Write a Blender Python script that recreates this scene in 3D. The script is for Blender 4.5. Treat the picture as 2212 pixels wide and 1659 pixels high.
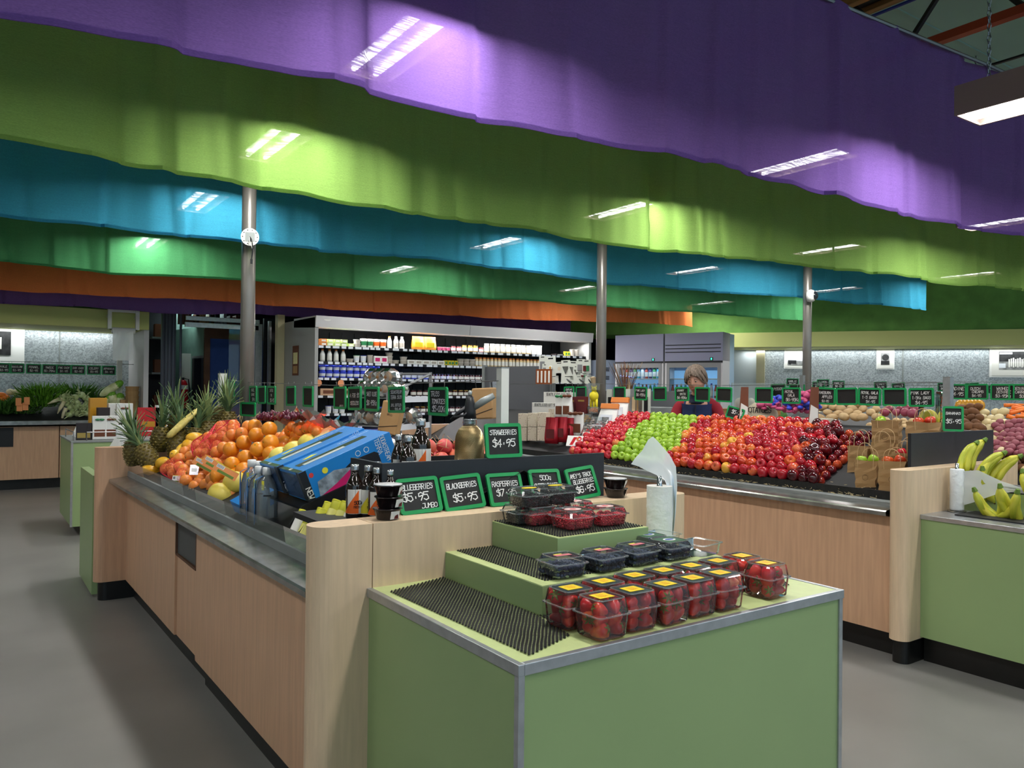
import bpy, bmesh, math, random
from mathutils import Vector, Matrix
from math import pi, sin, cos, radians, sqrt, hypot, atan2
S = bpy.context.scene
for o in list(bpy.data.objects): bpy.data.objects.remove(o)
COL = S.collection
# ------------------------------------------------------------------ camera
FOC, CH = 1700.0, 1.5
CAMROT = Matrix.Rotation(-radians(34.7), 3, 'Z') @ Matrix.Rotation(pi/2 + 12.5/1700, 3, 'X') @ Matrix.Rotation(0.0105, 3, 'Z')
cd = bpy.data.cameras.new('camera'); cam = bpy.data.objects.new('camera', cd); COL.objects.link(cam)
cam.matrix_world = Matrix.Translation((0, 0, CH)) @ CAMROT.to_4x4()
cd.sensor_width = 36; cd.sensor_fit = 'HORIZONTAL'; cd.lens = FOC/2212*36; cd.clip_start = .05; cd.clip_end = 100
S.camera = cam
S.cycles.transparent_max_bounces = 32; S.cycles.max_bounces = 10
# ------------------------------------------------------------------ view, world
S.view_settings.view_transform = 'Standard'; S.view_settings.look = 'None'
S.view_settings.exposure = 0.0; S.view_settings.gamma = 1; S.view_settings.use_curve_mapping = False
W = bpy.data.worlds.new('world'); S.world = W; W.use_nodes = True
W.node_tree.nodes['Background'].inputs[0].default_value = (.55, .82, 1, 1)
W.node_tree.nodes['Background'].inputs[1].default_value = .8
# ------------------------------------------------------------------ lights: ceiling fluorescents, soffit strips, fridge lighting
LIGHTC = (1, .985, .95)
def area(x, y, z, sx, sy, power, color=LIGHTC, rot=(0, 0, 0), spread=pi):
    l = bpy.data.lights.new('area', 'AREA'); l.shape = 'RECTANGLE'; l.size = sx; l.size_y = sy; l.energy = power; l.color = color; l.spread = spread
    o = bpy.data.objects.new('area_light', l); o.location = (x, y, z); o.rotation_euler = rot; COL.objects.link(o); return o
FIX = []
for k in range(-2, 4):
    fx = 1.66 + 3.13*k
    for (y0, y1) in ((-3.6, -2.75), (-1.7, -.85), (-.15, .7), (1.42, 2.27), (3.02, 3.78), (4.84, 5.62), (6.78, 7.62), (9.2, 10.04)):
        if k == -2 and y0 < 0: continue
        FIX.append((fx, y0, y1))
FIXP = 28
for fx, y0, y1 in FIX:
    area(fx, (y0+y1)/2, 3.118, .2, y1-y0-.06, FIXP*(.45 if y0 < 0 else 1)*((.3 if y0 < 8 else .7) if fx < 0 else 1))
# ------------------------------------------------------------------ pixel helpers (photo frame 2212x1659) -> points of the room
def ray(px, py): return CAMROT @ Vector(((px-1106)/FOC, -(py-829.5)/FOC, -1))
OO = Vector((0, 0, CH))
def PX(px, py, x): d = ray(px, py); return OO + d*(x/d.x)
def PY(px, py, y): d = ray(px, py); return OO + d*(y/d.y)
def PZ(px, py, z): d = ray(px, py); return OO + d*((z-CH)/d.z)
def PT(px, py, t): return OO + ray(px, py)*t
def PP(px, py, p0, n):
    d = ray(px, py); p0 = Vector(p0); n = Vector(n); return OO + d*((p0-OO).dot(n)/d.dot(n))
# ------------------------------------------------------------------ materials
def lin(c):
    if isinstance(c, str):
        c = [int(c[i:i+2], 16)/255 for i in (0, 2, 4)]
    return tuple(((x/12.92) if x <= .04045 else ((x+.055)/1.055)**2.4) for x in c)
MATS = {}
def mat(name, col, rough=.5, metal=0, noise=0, nscale=8, stretch=(1, 1, 1), spec=.5, bump=0, bscale=40, trans=0, coat=0, emit=0, alpha=1, col2=None, ior=1.45, sss=0):
    if name in MATS: return MATS[name]
    m = bpy.data.materials.new(name); m.use_nodes = True; nt = m.node_tree; b = nt.nodes['Principled BSDF']
    c = lin(col); b.inputs['Base Color'].default_value = (*c, 1)
    b.inputs['Roughness'].default_value = rough; b.inputs['Metallic'].default_value = metal
    b.inputs['Specular IOR Level'].default_value = spec; b.inputs['IOR'].default_value = ior
    if trans: b.inputs['Transmission Weight'].default_value = trans
    if coat: b.inputs['Coat Weight'].default_value = coat; b.inputs['Coat Roughness'].default_value = .1
    if emit: b.inputs['Emission Color'].default_value = (*c, 1); b.inputs['Emission Strength'].default_value = emit
    if alpha < 1: b.inputs['Alpha'].default_value = alpha
    if sss: b.inputs['Subsurface Weight'].default_value = sss; b.inputs['Subsurface Radius'].default_value = (.02, .01, .005)
    if noise or bump or col2:
        tc = nt.nodes.new('ShaderNodeTexCoord'); mp = nt.nodes.new('ShaderNodeMapping'); mp.inputs['Scale'].default_value = stretch
        nt.links.new(tc.outputs['Object'], mp.inputs[0])
        if noise or col2:
            n = nt.nodes.new('ShaderNodeTexNoise'); n.inputs['Scale'].default_value = nscale; n.inputs['Detail'].default_value = 5
            nt.links.new(mp.outputs[0], n.inputs['Vector'])
            r = nt.nodes.new('ShaderNodeValToRGB')
            c2 = lin(col2) if col2 else tuple(max(0, x*(1-noise)) for x in c)
            c1 = c if col2 else tuple(min(1, x*(1+noise*.6)) for x in c)
            r.color_ramp.elements[0].position = .35; r.color_ramp.elements[0].color = (*c2, 1)
            r.color_ramp.elements[1].position = .65; r.color_ramp.elements[1].color = (*c1, 1)
            nt.links.new(n.outputs[0], r.inputs[0]); nt.links.new(r.outputs[0], b.inputs['Base Color'])
        if bump:
            n2 = nt.nodes.new('ShaderNodeTexNoise'); n2.inputs['Scale'].default_value = bscale; nt.links.new(mp.outputs[0], n2.inputs['Vector'])
            bp = nt.nodes.new('ShaderNodeBump'); bp.inputs['Strength'].default_value = bump; bp.inputs['Distance'].default_value = .01
            nt.links.new(n2.outputs[0], bp.inputs['Height']); nt.links.new(bp.outputs[0], b.inputs['Normal'])
    MATS[name] = m; return m
def cloth(name, col, thru=.035, tl=.5):
    m = bpy.data.materials.new(name); m.use_nodes = True; nt = m.node_tree; nt.nodes.clear(); N = nt.nodes.new; L = nt.links.new
    out = N('ShaderNodeOutputMaterial'); d = N('ShaderNodeBsdfDiffuse'); t = N('ShaderNodeBsdfTranslucent'); mx = N('ShaderNodeMixShader'); mx.inputs[0].default_value = tl
    tr = N('ShaderNodeBsdfTransparent'); mx2 = N('ShaderNodeMixShader')
    tc = N('ShaderNodeTexCoord'); mp = N('ShaderNodeMapping'); mp.inputs['Scale'].default_value = (6, 6, 160)
    n = N('ShaderNodeTexNoise'); n.inputs['Scale'].default_value = 1.2; n.inputs['Detail'].default_value = 6; L(tc.outputs['Object'], mp.inputs[0]); L(mp.outputs[0], n.inputs['Vector'])
    r = N('ShaderNodeMapRange'); r.inputs['From Min'].default_value = .42; r.inputs['From Max'].default_value = .68; r.inputs['To Min'].default_value = thru*.25; r.inputs['To Max'].default_value = thru*2.2
    L(n.outputs[0], r.inputs['Value']); L(r.outputs[0], mx2.inputs[0])
    mp3 = N('ShaderNodeMapping'); mp3.inputs['Scale'].default_value = (90, 90, 700); n3 = N('ShaderNodeTexNoise'); n3.inputs['Scale'].default_value = 1
    L(tc.outputs['Object'], mp3.inputs[0]); L(mp3.outputs[0], n3.inputs['Vector'])
    rr = N('ShaderNodeValToRGB'); c = lin(col)
    rr.color_ramp.elements[0].position = .3; rr.color_ramp.elements[0].color = (*[x*.82 for x in c], 1); rr.color_ramp.elements[1].position = .7; rr.color_ramp.elements[1].color = (*[min(1, x*1.12) for x in c], 1)
    L(n3.outputs[0], rr.inputs[0]); L(rr.outputs[0], d.inputs[0]); L(rr.outputs[0], t.inputs[0])
    L(d.outputs[0], mx.inputs[1]); L(t.outputs[0], mx.inputs[2]); L(mx.outputs[0], mx2.inputs[1]); L(tr.outputs[0], mx2.inputs[2]); L(mx2.outputs[0], out.inputs[0])
    MATS[name] = m; return m
def glassmat(name, col=(.9, .95, .93), a=.12, rough=.05):
    """thin clear sheet: mostly transparent with a glossy skin"""
    m = bpy.data.materials.new(name); m.use_nodes = True; nt = m.node_tree; nt.nodes.clear(); N = nt.nodes.new; L = nt.links.new
    out = N('ShaderNodeOutputMaterial'); tr = N('ShaderNodeBsdfTransparent'); tr.inputs[0].default_value = (*lin(col), 1)
    g = N('ShaderNodeBsdfGlossy'); g.inputs['Roughness'].default_value = rough; df = N('ShaderNodeBsdfDiffuse'); df.inputs[0].default_value = (.75, .78, .78, 1)
    fr = N('ShaderNodeFresnel'); fr.inputs[0].default_value = 1.5; m1 = N('ShaderNodeMixShader'); m2 = N('ShaderNodeMixShader'); m1.inputs[0].default_value = a
    L(tr.outputs[0], m1.inputs[1]); L(df.outputs[0], m1.inputs[2]); L(fr.outputs[0], m2.inputs[0]); L(m1.outputs[0], m2.inputs[1]); L(g.outputs[0], m2.inputs[2]); L(m2.outputs[0], out.inputs[0])
    MATS[name] = m; return m
def galv():
    m = bpy.data.materials.new('galvanised'); m.use_nodes = True; nt = m.node_tree; b = nt.nodes['Principled BSDF']; N = nt.nodes.new; L = nt.links.new
    tc = N('ShaderNodeTexCoord'); v = N('ShaderNodeTexVoronoi'); v.inputs['Scale'].default_value = 55; n = N('ShaderNodeTexNoise'); n.inputs['Scale'].default_value = 3; n.inputs['Detail'].default_value = 8
    L(tc.outputs['Object'], v.inputs['Vector']); L(tc.outputs['Object'], n.inputs['Vector'])
    r = N('ShaderNodeValToRGB'); r.color_ramp.elements[0].color = (.16, .18, .19, 1); r.color_ramp.elements[1].color = (.46, .50, .52, 1)
    mx = N('ShaderNodeMath'); mx.operation = 'MULTIPLY_ADD'; mx.inputs[1].default_value = .8; sp = N('ShaderNodeSeparateColor'); L(v.outputs['Color'], sp.inputs[0]); L(sp.outputs[0], mx.inputs[0]); 
    m2 = N('ShaderNodeMath'); m2.operation = 'MULTIPLY'; m2.inputs[1].default_value = .6; L(n.outputs[0], m2.inputs[0]); L(m2.outputs[0], mx.inputs[2]); L(mx.outputs[0], r.inputs[0]); L(r.outputs[0], b.inputs['Base Color'])
    b.inputs['Metallic'].default_value = .55; b.inputs['Roughness'].default_value = .42; MATS['galvanised'] = m; return m
M = lambda k: MATS[k]
mat('wood', 'C8A080', .42, noise=.09, nscale=5, stretch=(9, 9, .7), spec=.4)  # toned darker to hold the shade on the counter fronts
mat('wood_lit', 'D6BC9C', .42, noise=.08, nscale=5, stretch=(9, 9, .7), spec=.4)  # paler copy of the wood, light on the near end panels put into colour
mat('floor', '82807C', .34, noise=.14, nscale=1.1, spec=.45, bump=.03, bscale=3)
mat('kick', '141414', .35, noise=.4, nscale=6)
mat('green_lam', '8FA672', .38, noise=.03, nscale=2); mat('green_top', 'BECB8C', .4, noise=.04, nscale=30)
mat('alu', 'B4B8BC', .33, metal=.75, noise=.1, nscale=30); mat('steel', 'A0A09C', .27, metal=.85, noise=.28, nscale=14); mat('steel_dull', '8C9190', .5, metal=.4, noise=.08)
mat('black', '15161A', .45); mat('black_board', '20242B', .5, noise=.08, nscale=30); mat('mat_black', '1A1A1C', .6)
mat('pole', '86827C', .3, metal=.45, noise=.04); mat('white', 'E8E8E6', .5); mat('offwhite', 'D8D8D2', .5); mat('fridge_white', 'C9C6C8', .45)
mat('sign_green', '14904E', .4); mat('chalkboard', '191919', .6, noise=.25, nscale=30); mat('chalk', 'F2F2F0', .9); mat('wire', '909090', .35, metal=.9)
mat('olive', 'C4C87C', .6); mat('olive_cloth', '6A9A48', .8, noise=.15, nscale=4); mat('ceil', '93B0A0', .8, noise=.05, nscale=2); mat('timber', '9A6B3C', .6, noise=.3, stretch=(1, .1, 1), nscale=20)
mat('beam', '1E1714', .6); mat('redpipe', '9C3A1E', .5); mat('blue_cable', '1E2C7A', .5); mat('lamp_box', '8F7A70', .5)
mat('tube', 'FFFFFF', emit=26); mat('reflector', 'F4F4F4', .4)
mat('dark_wall', '24242A', .8); mat('blue_wall', '2A4A92', .7, noise=.06); mat('mint_wall', '8FB0A4', .7, noise=.1); mat('brown_wood', '5C3B26', .6, noise=.2)
galv()
cloth('cl_purple', '8A68B6'); cloth('cl_lime', '98C064'); cloth('cl_blue', '45A4C4'); cloth('cl_green', '58A66C'); cloth('cl_orange', 'E8844C', .015, .4); cloth('cl_purple2', '8A68B0', .01, .35)
glassmat('clear', (.96, .97, .97), .07); glassmat('clear2', (.97, .98, .98), .015, .03); glassmat('bagfilm', (.92, .94, .95), .12, .12)
# ------------------------------------------------------------------ mesh builder
class MB:
    def __init__(s): s.v = []; s.f = []; s.m = []; s.cur = 0; s.T = None
    def mi(s, i): s.cur = i; return s
    def add(s, vs, fs):
        b = len(s.v)
        for p in vs:
            p = Vector(p)
            if s.T is not None: p = s.T @ p
            s.v.append(tuple(p))
        for f in fs: s.f.append([i+b for i in f]); s.m.append(s.cur)
        return s
    def box(s, x0, x1, y0, y1, z0, z1):
        vs = [(x, y, z) for x in (x0, x1) for y in (y0, y1) for z in (z0, z1)]
        return s.add(vs, [(0, 1, 3, 2), (4, 6, 7, 5), (0, 4, 5, 1), (2, 3, 7, 6), (0, 2, 6, 4), (1, 5, 7, 3)])
    def prism(s, pts, z0, z1):
        n = len(pts); vs = [(x, y, z0) for x, y in pts]+[(x, y, z1) for x, y in pts]
        return s.add(vs, [tuple(range(n))[::-1], tuple(range(n, 2*n))]+[(i, (i+1) % n, n+(i+1) % n, n+i) for i in range(n)])
    def lathe(s, prof, n=12, c=(0, 0, 0), sx=1, sy=1, cap=True):
        vs = []; fs = []; k = len(prof)
        for r, z in prof:
            for j in range(n):
                a = 2*pi*j/n; vs.append((c[0]+r*sx*cos(a), c[1]+r*sy*sin(a), c[2]+z))
        for i in range(k-1):
            for j in range(n):
                j2 = (j+1) % n; fs.append((i*n+j, i*n+j2, (i+1)*n+j2, (i+1)*n+j))
        if cap: fs.append(tuple(range(n))[::-1]); fs.append(tuple(range((k-1)*n, k*n)))
        return s.add(vs, fs)
    def ell(s, c, rx, ry, rz, n=10, k=6):
        prof = [(max(.02, sin(pi*i/k)), -cos(pi*i/k)) for i in range(k+1)]
        vs = []; fs = []
        for r, z in prof:
            for j in range(n): a = 2*pi*j/n; vs.append((c[0]+rx*r*cos(a), c[1]+ry*r*sin(a), c[2]+rz*z))
        for i in range(k):
            for j in range(n): j2 = (j+1) % n; fs.append((i*n+j, i*n+j2, (i+1)*n+j2, (i+1)*n+j))
        return s.add(vs, fs)
    def tube(s, pts, r, n=6, cap=True):
        pts = [Vector(p) for p in pts]; rr = r if isinstance(r, (list, tuple)) else [r]*len(pts); vs = []; fs = []
        up = None
        for i, p in enumerate(pts):
            d = (pts[min(i+1, len(pts)-1)]-pts[max(i-1, 0)])
            if d.length < 1e-9: d = Vector((0, 0, 1))
            d.normalize()
            if up is None: up = Vector((0, 0, 1)) if abs(d.z) < .9 else Vector((1, 0, 0))
            a = d.cross(up)
            if a.length < 1e-6: a = d.cross(Vector((0, 1, 0)))
            a.normalize(); up = a.cross(d).normalized()
            for j in range(n): t = 2*pi*j/n; vs.append(p+a*(rr[i]*cos(t))+up*(rr[i]*sin(t)))
        for i in range(len(pts)-1):
            for j in range(n): j2 = (j+1) % n; fs.append((i*n+j, i*n+j2, (i+1)*n+j2, (i+1)*n+j))
        if cap: fs.append(tuple(range(n))[::-1]); fs.append(tuple(range((len(pts)-1)*n, len(pts)*n)))
        return s.add(vs, fs)
    def quad(s, a, b, c, d): return s.add([a, b, c, d], [(0, 1, 2, 3)])
    def slab(s, a, b, c, d, th):
        a, b, c, d = map(Vector, (a, b, c, d)); n = (b-a).cross(d-a).normalized()*th
        return s.add([a, b, c, d, a+n, b+n, c+n, d+n], [(3, 2, 1, 0), (4, 5, 6, 7), (0, 1, 5, 4), (1, 2, 6, 5), (2, 3, 7, 6), (3, 0, 4, 7)])
    def mesh(s, name, mats, smooth=False):
        me = bpy.data.meshes.new(name); me.from_pydata(s.v, [], s.f)
        for m in (mats if isinstance(mats, (list, tuple)) else [mats]): me.materials.append(MATS[m] if isinstance(m, str) else m)
        me.polygons.foreach_set('material_index', s.m)
        if smooth: me.polygons.foreach_set('use_smooth', [True]*len(s.f))
        bm = bmesh.new(); bm.from_mesh(me); bmesh.ops.recalc_face_normals(bm, faces=bm.faces) if len(s.f) < 4000 else None; bm.to_mesh(me); bm.free()
        me.update(); return me
    def build(s, name, mats, parent=None, smooth=False, bevel=0, auto=False):
        me = s.mesh(name, mats, smooth); o = bpy.data.objects.new(name, me); COL.objects.link(o)
        if parent is not None: o.parent = parent
        if bevel:
            b = o.modifiers.new('bevel', 'BEVEL'); b.width = bevel; b.segments = 2; b.limit_method = 'ANGLE'
        return o
def mo(name, me, parent=None, loc=(0, 0, 0), rot=(0, 0, 0), sc=None):
    o = bpy.data.objects.new(name, me); COL.objects.link(o); o.parent = parent; o.location = loc; o.rotation_euler = rot
    if sc is not None: o.scale = sc if isinstance(sc, (tuple, list)) else (sc,)*3
    return o
def tag(o, label, cat, group=None):
    o['label'] = label; o['category'] = cat
    if group: o['group'] = group
    return o
def thing(name, label, cat, loc=(0, 0, 0), rz=0, group=None):
    o = bpy.data.objects.new(name, None); COL.objects.link(o); o.location = loc; o.rotation_euler = (0, 0, rz) if not isinstance(rz, (tuple, list)) else rz
    o.empty_display_size = .05; return tag(o, label, cat, group)
def struct(o): o['kind'] = 'structure'; return o
def stuff(o): o['kind'] = 'stuff'; return o
def dup(root, loc, rz=None, label=None, group=None, sc=None):
    r = root.copy(); COL.objects.link(r); r.location = loc
    if rz is not None: r.rotation_euler = (0, 0, rz) if not isinstance(rz, (tuple, list)) else rz
    if sc: r.scale = (sc, sc, sc)
    if label: r['label'] = label
    if group: r['group'] = group
    for ch in KIDS.get(root.name, list(root.children)):
        c = ch.copy(); COL.objects.link(c); c.parent = r
        for g in list(ch.children): d = g.copy(); COL.objects.link(d); d.parent = c
    return r
KIDS = {}
ORD = ['first', 'second', 'third', 'fourth', 'fifth', 'sixth', 'seventh', 'eighth', 'ninth', 'tenth', 'eleventh', 'twelfth', 'thirteenth', 'fourteenth', 'fifteenth', 'sixteenth', 'seventeenth', 'eighteenth', 'nineteenth', 'twentieth']
def ordn(i): return ORD[i] if i < 20 else ('twenty-'+ORD[i-20] if i < 29 else ('thirtieth' if i == 29 else 'thirty-'+ORD[i-30]))
R = random.Random(7)
def noise1(x, seed=0):
    def h(i): return (sin(i*127.1+seed*311.7)*43758.5453) % 1
    i = math.floor(x); f = x-i; f = f*f*(3-2*f); return h(i)*(1-f)+h(i+1)*f
# stroke lettering: polylines on a 4 x 6 grid, a thin ribbon mesh
SF = {'A': ['0026', '2640', '1232'], 'B': ['0006', '0636', '36453313', '3342413000'], 'C': ['4526050120', '2041'], 'D': ['0006', '0626444220', '2000'], 'E': ['46060040', '0333'], 'F': ['460600', '0333'], 'G': ['452605012041', '4143', '4323'], 'H': ['0006', '4046', '0343'], 'I': ['2026'], 'J': ['4641200001', '1646'], 'K': ['0006', '4603', '1440'], 'L': ['060040'], 'M': ['0006234640'], 'N': ['00064046'], 'O': ['260501204145', '4526'], 'P': ['0006', '0636454403', '0303'], 'Q': ['260501204145', '4526', '2240'], 'R': ['0006', '063645443303', '2340'], 'S': ['45260504434120', '2001'], 'T': ['2026', '0646'], 'U': ['060120', '204146'], 'V': ['062046'], 'W': ['0610233046'], 'X': ['0640', '4600'], 'Y': ['0623', '4623', '2320'], 'Z': ['06460040'],
      '0': ['260501204145', '4526'], '1': ['152620'], '2': ['0526454400', '0040'], '3': ['05264544', '442344', '23424120', '2001'], '4': ['30360242', '0242'], '5': ['460604', '0434', '34424120', '2001'], '6': ['4526050120', '2041', '4143', '43230303'], '7': ['064610'], '8': ['26052345', '4526', '2301204123'], '9': ['4526050313', '134445', '4420'], '$': ['45260504434120', '2001', '3027'], '.': ['2223'], "'": ['2624'], ' ': [], '-': ['1333'], '&': ['4006', '0615', '3101'], 'g': ['33130120', '203033', '333-'], '/': ['0046']}
SF['g'] = ['341403021131', '343020']
def text_strokes(txt, h, w=None, jit=0, seed=1):
    rr = random.Random(seed+len(txt)); cw = (w or h*.62); segs = []
    for i, ch in enumerate(txt):
        for st in SF.get(ch, SF.get(ch.upper(), [])):
            pts = [(int(st[j]), int(st[j+1])) for j in range(0, len(st)-1, 2)]
            j1 = [(rr.uniform(-jit, jit), rr.uniform(-jit, jit)) for _ in pts]
            segs.append([(i*cw*1.18+(p[0]/4)*cw+q[0]*h, p[1]/6*h+q[1]*h) for p, q in zip(pts, j1)])
    return segs, (len(txt)*cw*1.18-cw*.18)
def text_mesh(mb, txt, h, cx, cz, w=None, th=.1, jit=0, seed=1, fit=None, off=0, slant=0, align='c'):
    """write into mb in the local XZ plane facing -Y (at y=off)"""
    cw = w or h*.62
    if fit and len(txt)*cw*1.18 > fit: cw = fit/(len(txt)*1.18)
    segs, W_ = text_strokes(txt, h, cw, jit, seed); t = h*th/2
    x0 = cx-W_/2 if align == 'c' else cx
    for sg in segs:
        for a, b in zip(sg, sg[1:]):
            ax, az, bx, bz = a[0]+a[1]*slant, a[1], b[0]+b[1]*slant, b[1]
            d = hypot(bx-ax, bz-az)
            if d < 1e-6: continue
            ux, uz = (bx-ax)/d*t, (bz-az)/d*t; nx, nz = -uz, ux
            q = [(ax-ux+nx, az-uz+nz), (ax-ux-nx, az-uz-nz), (bx+ux-nx, bz+uz-nz), (bx+ux+nx, bz+uz+nz)]
            mb.add([(x0+x, off, cz-h/2+z) for x, z in q], [(0, 1, 2, 3)])
    return mb
# ================================================================== SHELL
def plane_obj(name, a, b, c, d, m): return struct(MB().quad(a, b, c, d).build(name, m))
struct(MB().box(-9, 19, -7, 17, -.1, 0).build('floor', 'floor'))
cl = struct(MB().box(-9, 19, -7, 17, 4.75, 4.85).build('ceiling', 'ceil'))
for i in range(-2, 12):
    struct(MB().box(-9, 19, 1.2*i-.006, 1.2*i+.006, 4.735, 4.75).build('ceiling_batten', 'ceil', cl))
for i in range(0, 8):
    struct(MB().box(2.4*i-.006, 2.4*i+.006, -7, 17, 4.737, 4.75).build('ceiling_batten', 'ceil', cl))
struct(MB().box(-9.1, -9, -7, 17, 0, 4.8).build('wall_left', 'offwhite'))
struct(MB().box(19, 19.1, -7, 17, 0, 4.8).build('wall_right', 'offwhite'))
struct(MB().box(-9, 19, 16.9, 17, 0, 4.8).build('wall_back', 'dark_wall'))
# trusses
def truss(x, label, ya=-6, yb=16.5):
    t = thing('roof_truss', label, 'truss', (x, 0, 0), 0, 'roof trusses')
    for dz, nm, m_, w, h in ((4.62, 'top_chord', 'beam', .07, .1),): MB().box(-w, w, ya, yb, dz, dz+h).build(nm, m_, t)
    for s_ in (-1, 1): MB().box(s_*.11-.035, s_*.11+.035, ya, yb, 4.58, 4.72).build('timber_batten', 'timber', t)
    MB().box(-.035, .035, ya, yb, 4.08, 4.14).build('bottom_chord', 'redpipe', t)
    y = ya; up = True
    w_me = None
    while y < yb-.5:
        a, b = (4.12, 4.63) if up else (4.63, 4.12)
        MB().tube([(0, y, a), (0, y+.42, b)], .022, 5).build('web', 'beam', t); y += .42; up = not up
    return t
for x_, lb in ((5.85, 'dark roof truss with red bottom bar above the purple curtain'), (.6, 'roof truss hidden above the lime curtain on the left'), (11.1, 'far roof truss above the right end of the curtains')):
    truss(x_, lb)
for x_, z_, nm in ((5.45, 4.3, 'blue'), (6.3, 4.0, 'dark')):
    tag(MB().tube([(x_, -6, z_), (x_, 0, z_-.03), (x_, 8, z_)], .012, 5).build('ceiling_cable', 'blue_cable' if nm == 'blue' else 'black'), nm+' cable strung under the pale green ceiling', 'cable')
# --- light fittings
hb = MB().box(-.15, .15, 0, 1, .02, .14).box(-.15, -.135, 0, 1, -.03, .02).box(.135, .15, 0, 1, -.03, .02).box(-.15, .15, 0, .012, -.03, .02).box(-.15, .15, .988, 1, -.03, .02).mesh('housing', 'lamp_box')
rf = MB().box(-.135, .135, .012, .988, .016, .02).mesh('reflector', 'reflector')
tb = MB().tube([(0, .03, 0), (0, .97, 0)], .014, 8).mesh('tube', 'tube', True)
link = MB().tube([(.012*cos(a*pi/4), 0, .02*sin(a*pi/4)) for a in range(9)], .004, 4, False).mesh('chain', 'wire')
cid = MB()
for q in range(42):
    rot = Matrix.Rotation(pi/2*(q % 2), 4, 'Z'); cid.T = Matrix.Translation((0, 0, q*.036)) @ rot
    cid.tube([(.010*cos(a*pi/3), 0, .023*sin(a*pi/3)) for a in range(7)], .0035, 4, False)
cm = cid.mesh('chain', 'wire')
NMX = ['far left outer', 'left', 'middle', 'right of middle', 'right', 'far right']
for i, (fx, y0, y1) in enumerate(FIX):
    nb = {-3.6: 'well behind the camera', -1.7: 'behind the camera', -.15: 'overhead beside the camera', 1.42: 'in front of the purple curtain', 3.02: 'between purple and lime curtains', 4.84: 'between lime and blue curtains', 6.78: 'between blue and green curtains', 9.2: 'between green and orange curtains'}[y0]
    t = thing('ceiling_light', 'fluorescent box light %s, %s row' % (nb, NMX[round((fx-1.66)/3.13)+2]), 'light', (fx, y0, 3.13), 0, 'fluorescent ceiling lights'); t.scale = (1, y1-y0, 1)
    mo('housing', hb, t); mo('reflector', rf, t)
    for s_ in (-.06, .06): mo('tube', tb, t, (s_, 0, -.002))
    for s_ in (.14, .86): mo('chain', cm, t, (0, s_, .16), sc=(1, 1/(y1-y0), 1))
# --- cloth banners
def banner(name, m_, label, path, zh, zt, x0, x1, seed, amp=.05):
    def yy(x):
        for (a, b), (c, d) in zip(path, path[1:]):
            if x <= c: return b+(d-b)*max(0, (x-a)/(c-a))
        return path[-1][1]
    nx = int((x1-x0)/.022); nz = 12; vs = []; fs = []
    rr = random.Random(seed); tucks = []
    x = x0
    while x < x1: x += rr.uniform(.25, 1.1); tucks.append((x, rr.uniform(.02, .07)*rr.choice((1, .6, -.6)), rr.uniform(.02, .1)))
    for i in range(nx+1):
        x = x0+(x1-x0)*i/nx
        near = [q for q in tucks if -1.2 < q[0]-x < .7]
        hem = zh+.05*(noise1(x*.8, seed+20)-.5)+.022*(noise1(x*3, seed+21)-.5)
        for k in range(nz+1):
            t = k/nz; z = hem+(zt-hem)*t
            v = amp*(noise1(x*1.1, seed)-.5)*1.6+amp*.6*(noise1(x*3.3, seed+3)-.5)+(abs(noise1(x*4.2+.2*sin(t*3), seed+9)*2-1)**.7-.4)*amp*(.9+.35*t)+(noise1(x*13, seed+5)-.5)*amp*.35*(.3+t)
            for tx, ta, tw in near:
                d = x-tx-.5*ta*(1-t)
                if d > -.06: v += ta*1.15*(math.tanh(d/.010)+1)/2*math.exp(-max(0, d)/(tw*4+.15))
            if t > .93: v *= .5
            vs.append((x, yy(x)+v, z))
    for i in range(nx):
        for k in range(nz): a = i*(nz+1)+k; fs.append((a, a+nz+1, a+nz+2, a+1))
    mb = MB(); mb.add(vs, fs); o = mb.build(name, m_, smooth=True); tag(o, label, 'curtain')
    hv = MB(); hs = []; hf = []
    for i in range(nx+1):
        p = vs[i*(nz+1)]; q = vs[i*(nz+1)+1]; f = .022/(q[2]-p[2]) if q[2] > p[2] else .1
        for (yo) in (-.003, .003): hs.append((p[0], p[1]+yo, p[2]-.001)); hs.append((p[0], p[1]+(q[1]-p[1])*f+yo, p[2]+.022))
    for i in range(nx):
        a = i*4; hf += [(a, a+4, a+5, a+1), (a+2, a+3, a+7, a+6), (a, a+2, a+6, a+4)]
    hv.add(hs, hf); hv.build('hem', m_, o)
    MB().tube([(x, yy(x), zt-.01) for x in [x0+(x1-x0)*i/20 for i in range(21)]], .012, 6).build('hanging_wire', 'wire', o)
    return o
ZT = 3.84
banner('cloth_banner', 'cl_purple', 'large purple cloth banner hanging nearest the camera across the top right', [(-6, 2.9), (1, 2.88), (1.93, 2.83), (3.8, 2.79), (6.36, 2.63), (11, 2.6)], 2.665, ZT, -4, 11.3, 1, .06)
banner('cloth_banner', 'cl_lime', 'lime green cloth banner behind the nearest purple one', [(-6, 4.5), (.1, 4.5), (1.3, 4.66), (4.1, 4.68), (9.8, 4.05), (11.5, 4.0)], 2.68, ZT, -5, 11.3, 2, .07)
banner('cloth_banner', 'cl_blue', 'turquoise blue cloth banner behind the lime one', [(-6, 6.6), (5.8, 6.6), (10.4, 5.85), (11.4, 5.8)], 2.7, ZT, -6, 11.24, 3, .07)
banner('cloth_banner', 'cl_green', 'mid green cloth banner between the blue and the orange one', [(-6, 9.4), (.25, 9.27), (4, 8.82), (7.5, 8.62), (11.5, 7.8)], 2.7, ZT, -7, 11.4, 4, .07)
banner('cloth_banner', 'cl_orange', 'orange cloth banner above the dairy fridge', [(-6, 12), (.3, 11.85), (5.1, 11.3), (10.7, 10), (11.4, 9.9)], 2.7, ZT, -8, 10.9, 5, .07)
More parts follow.
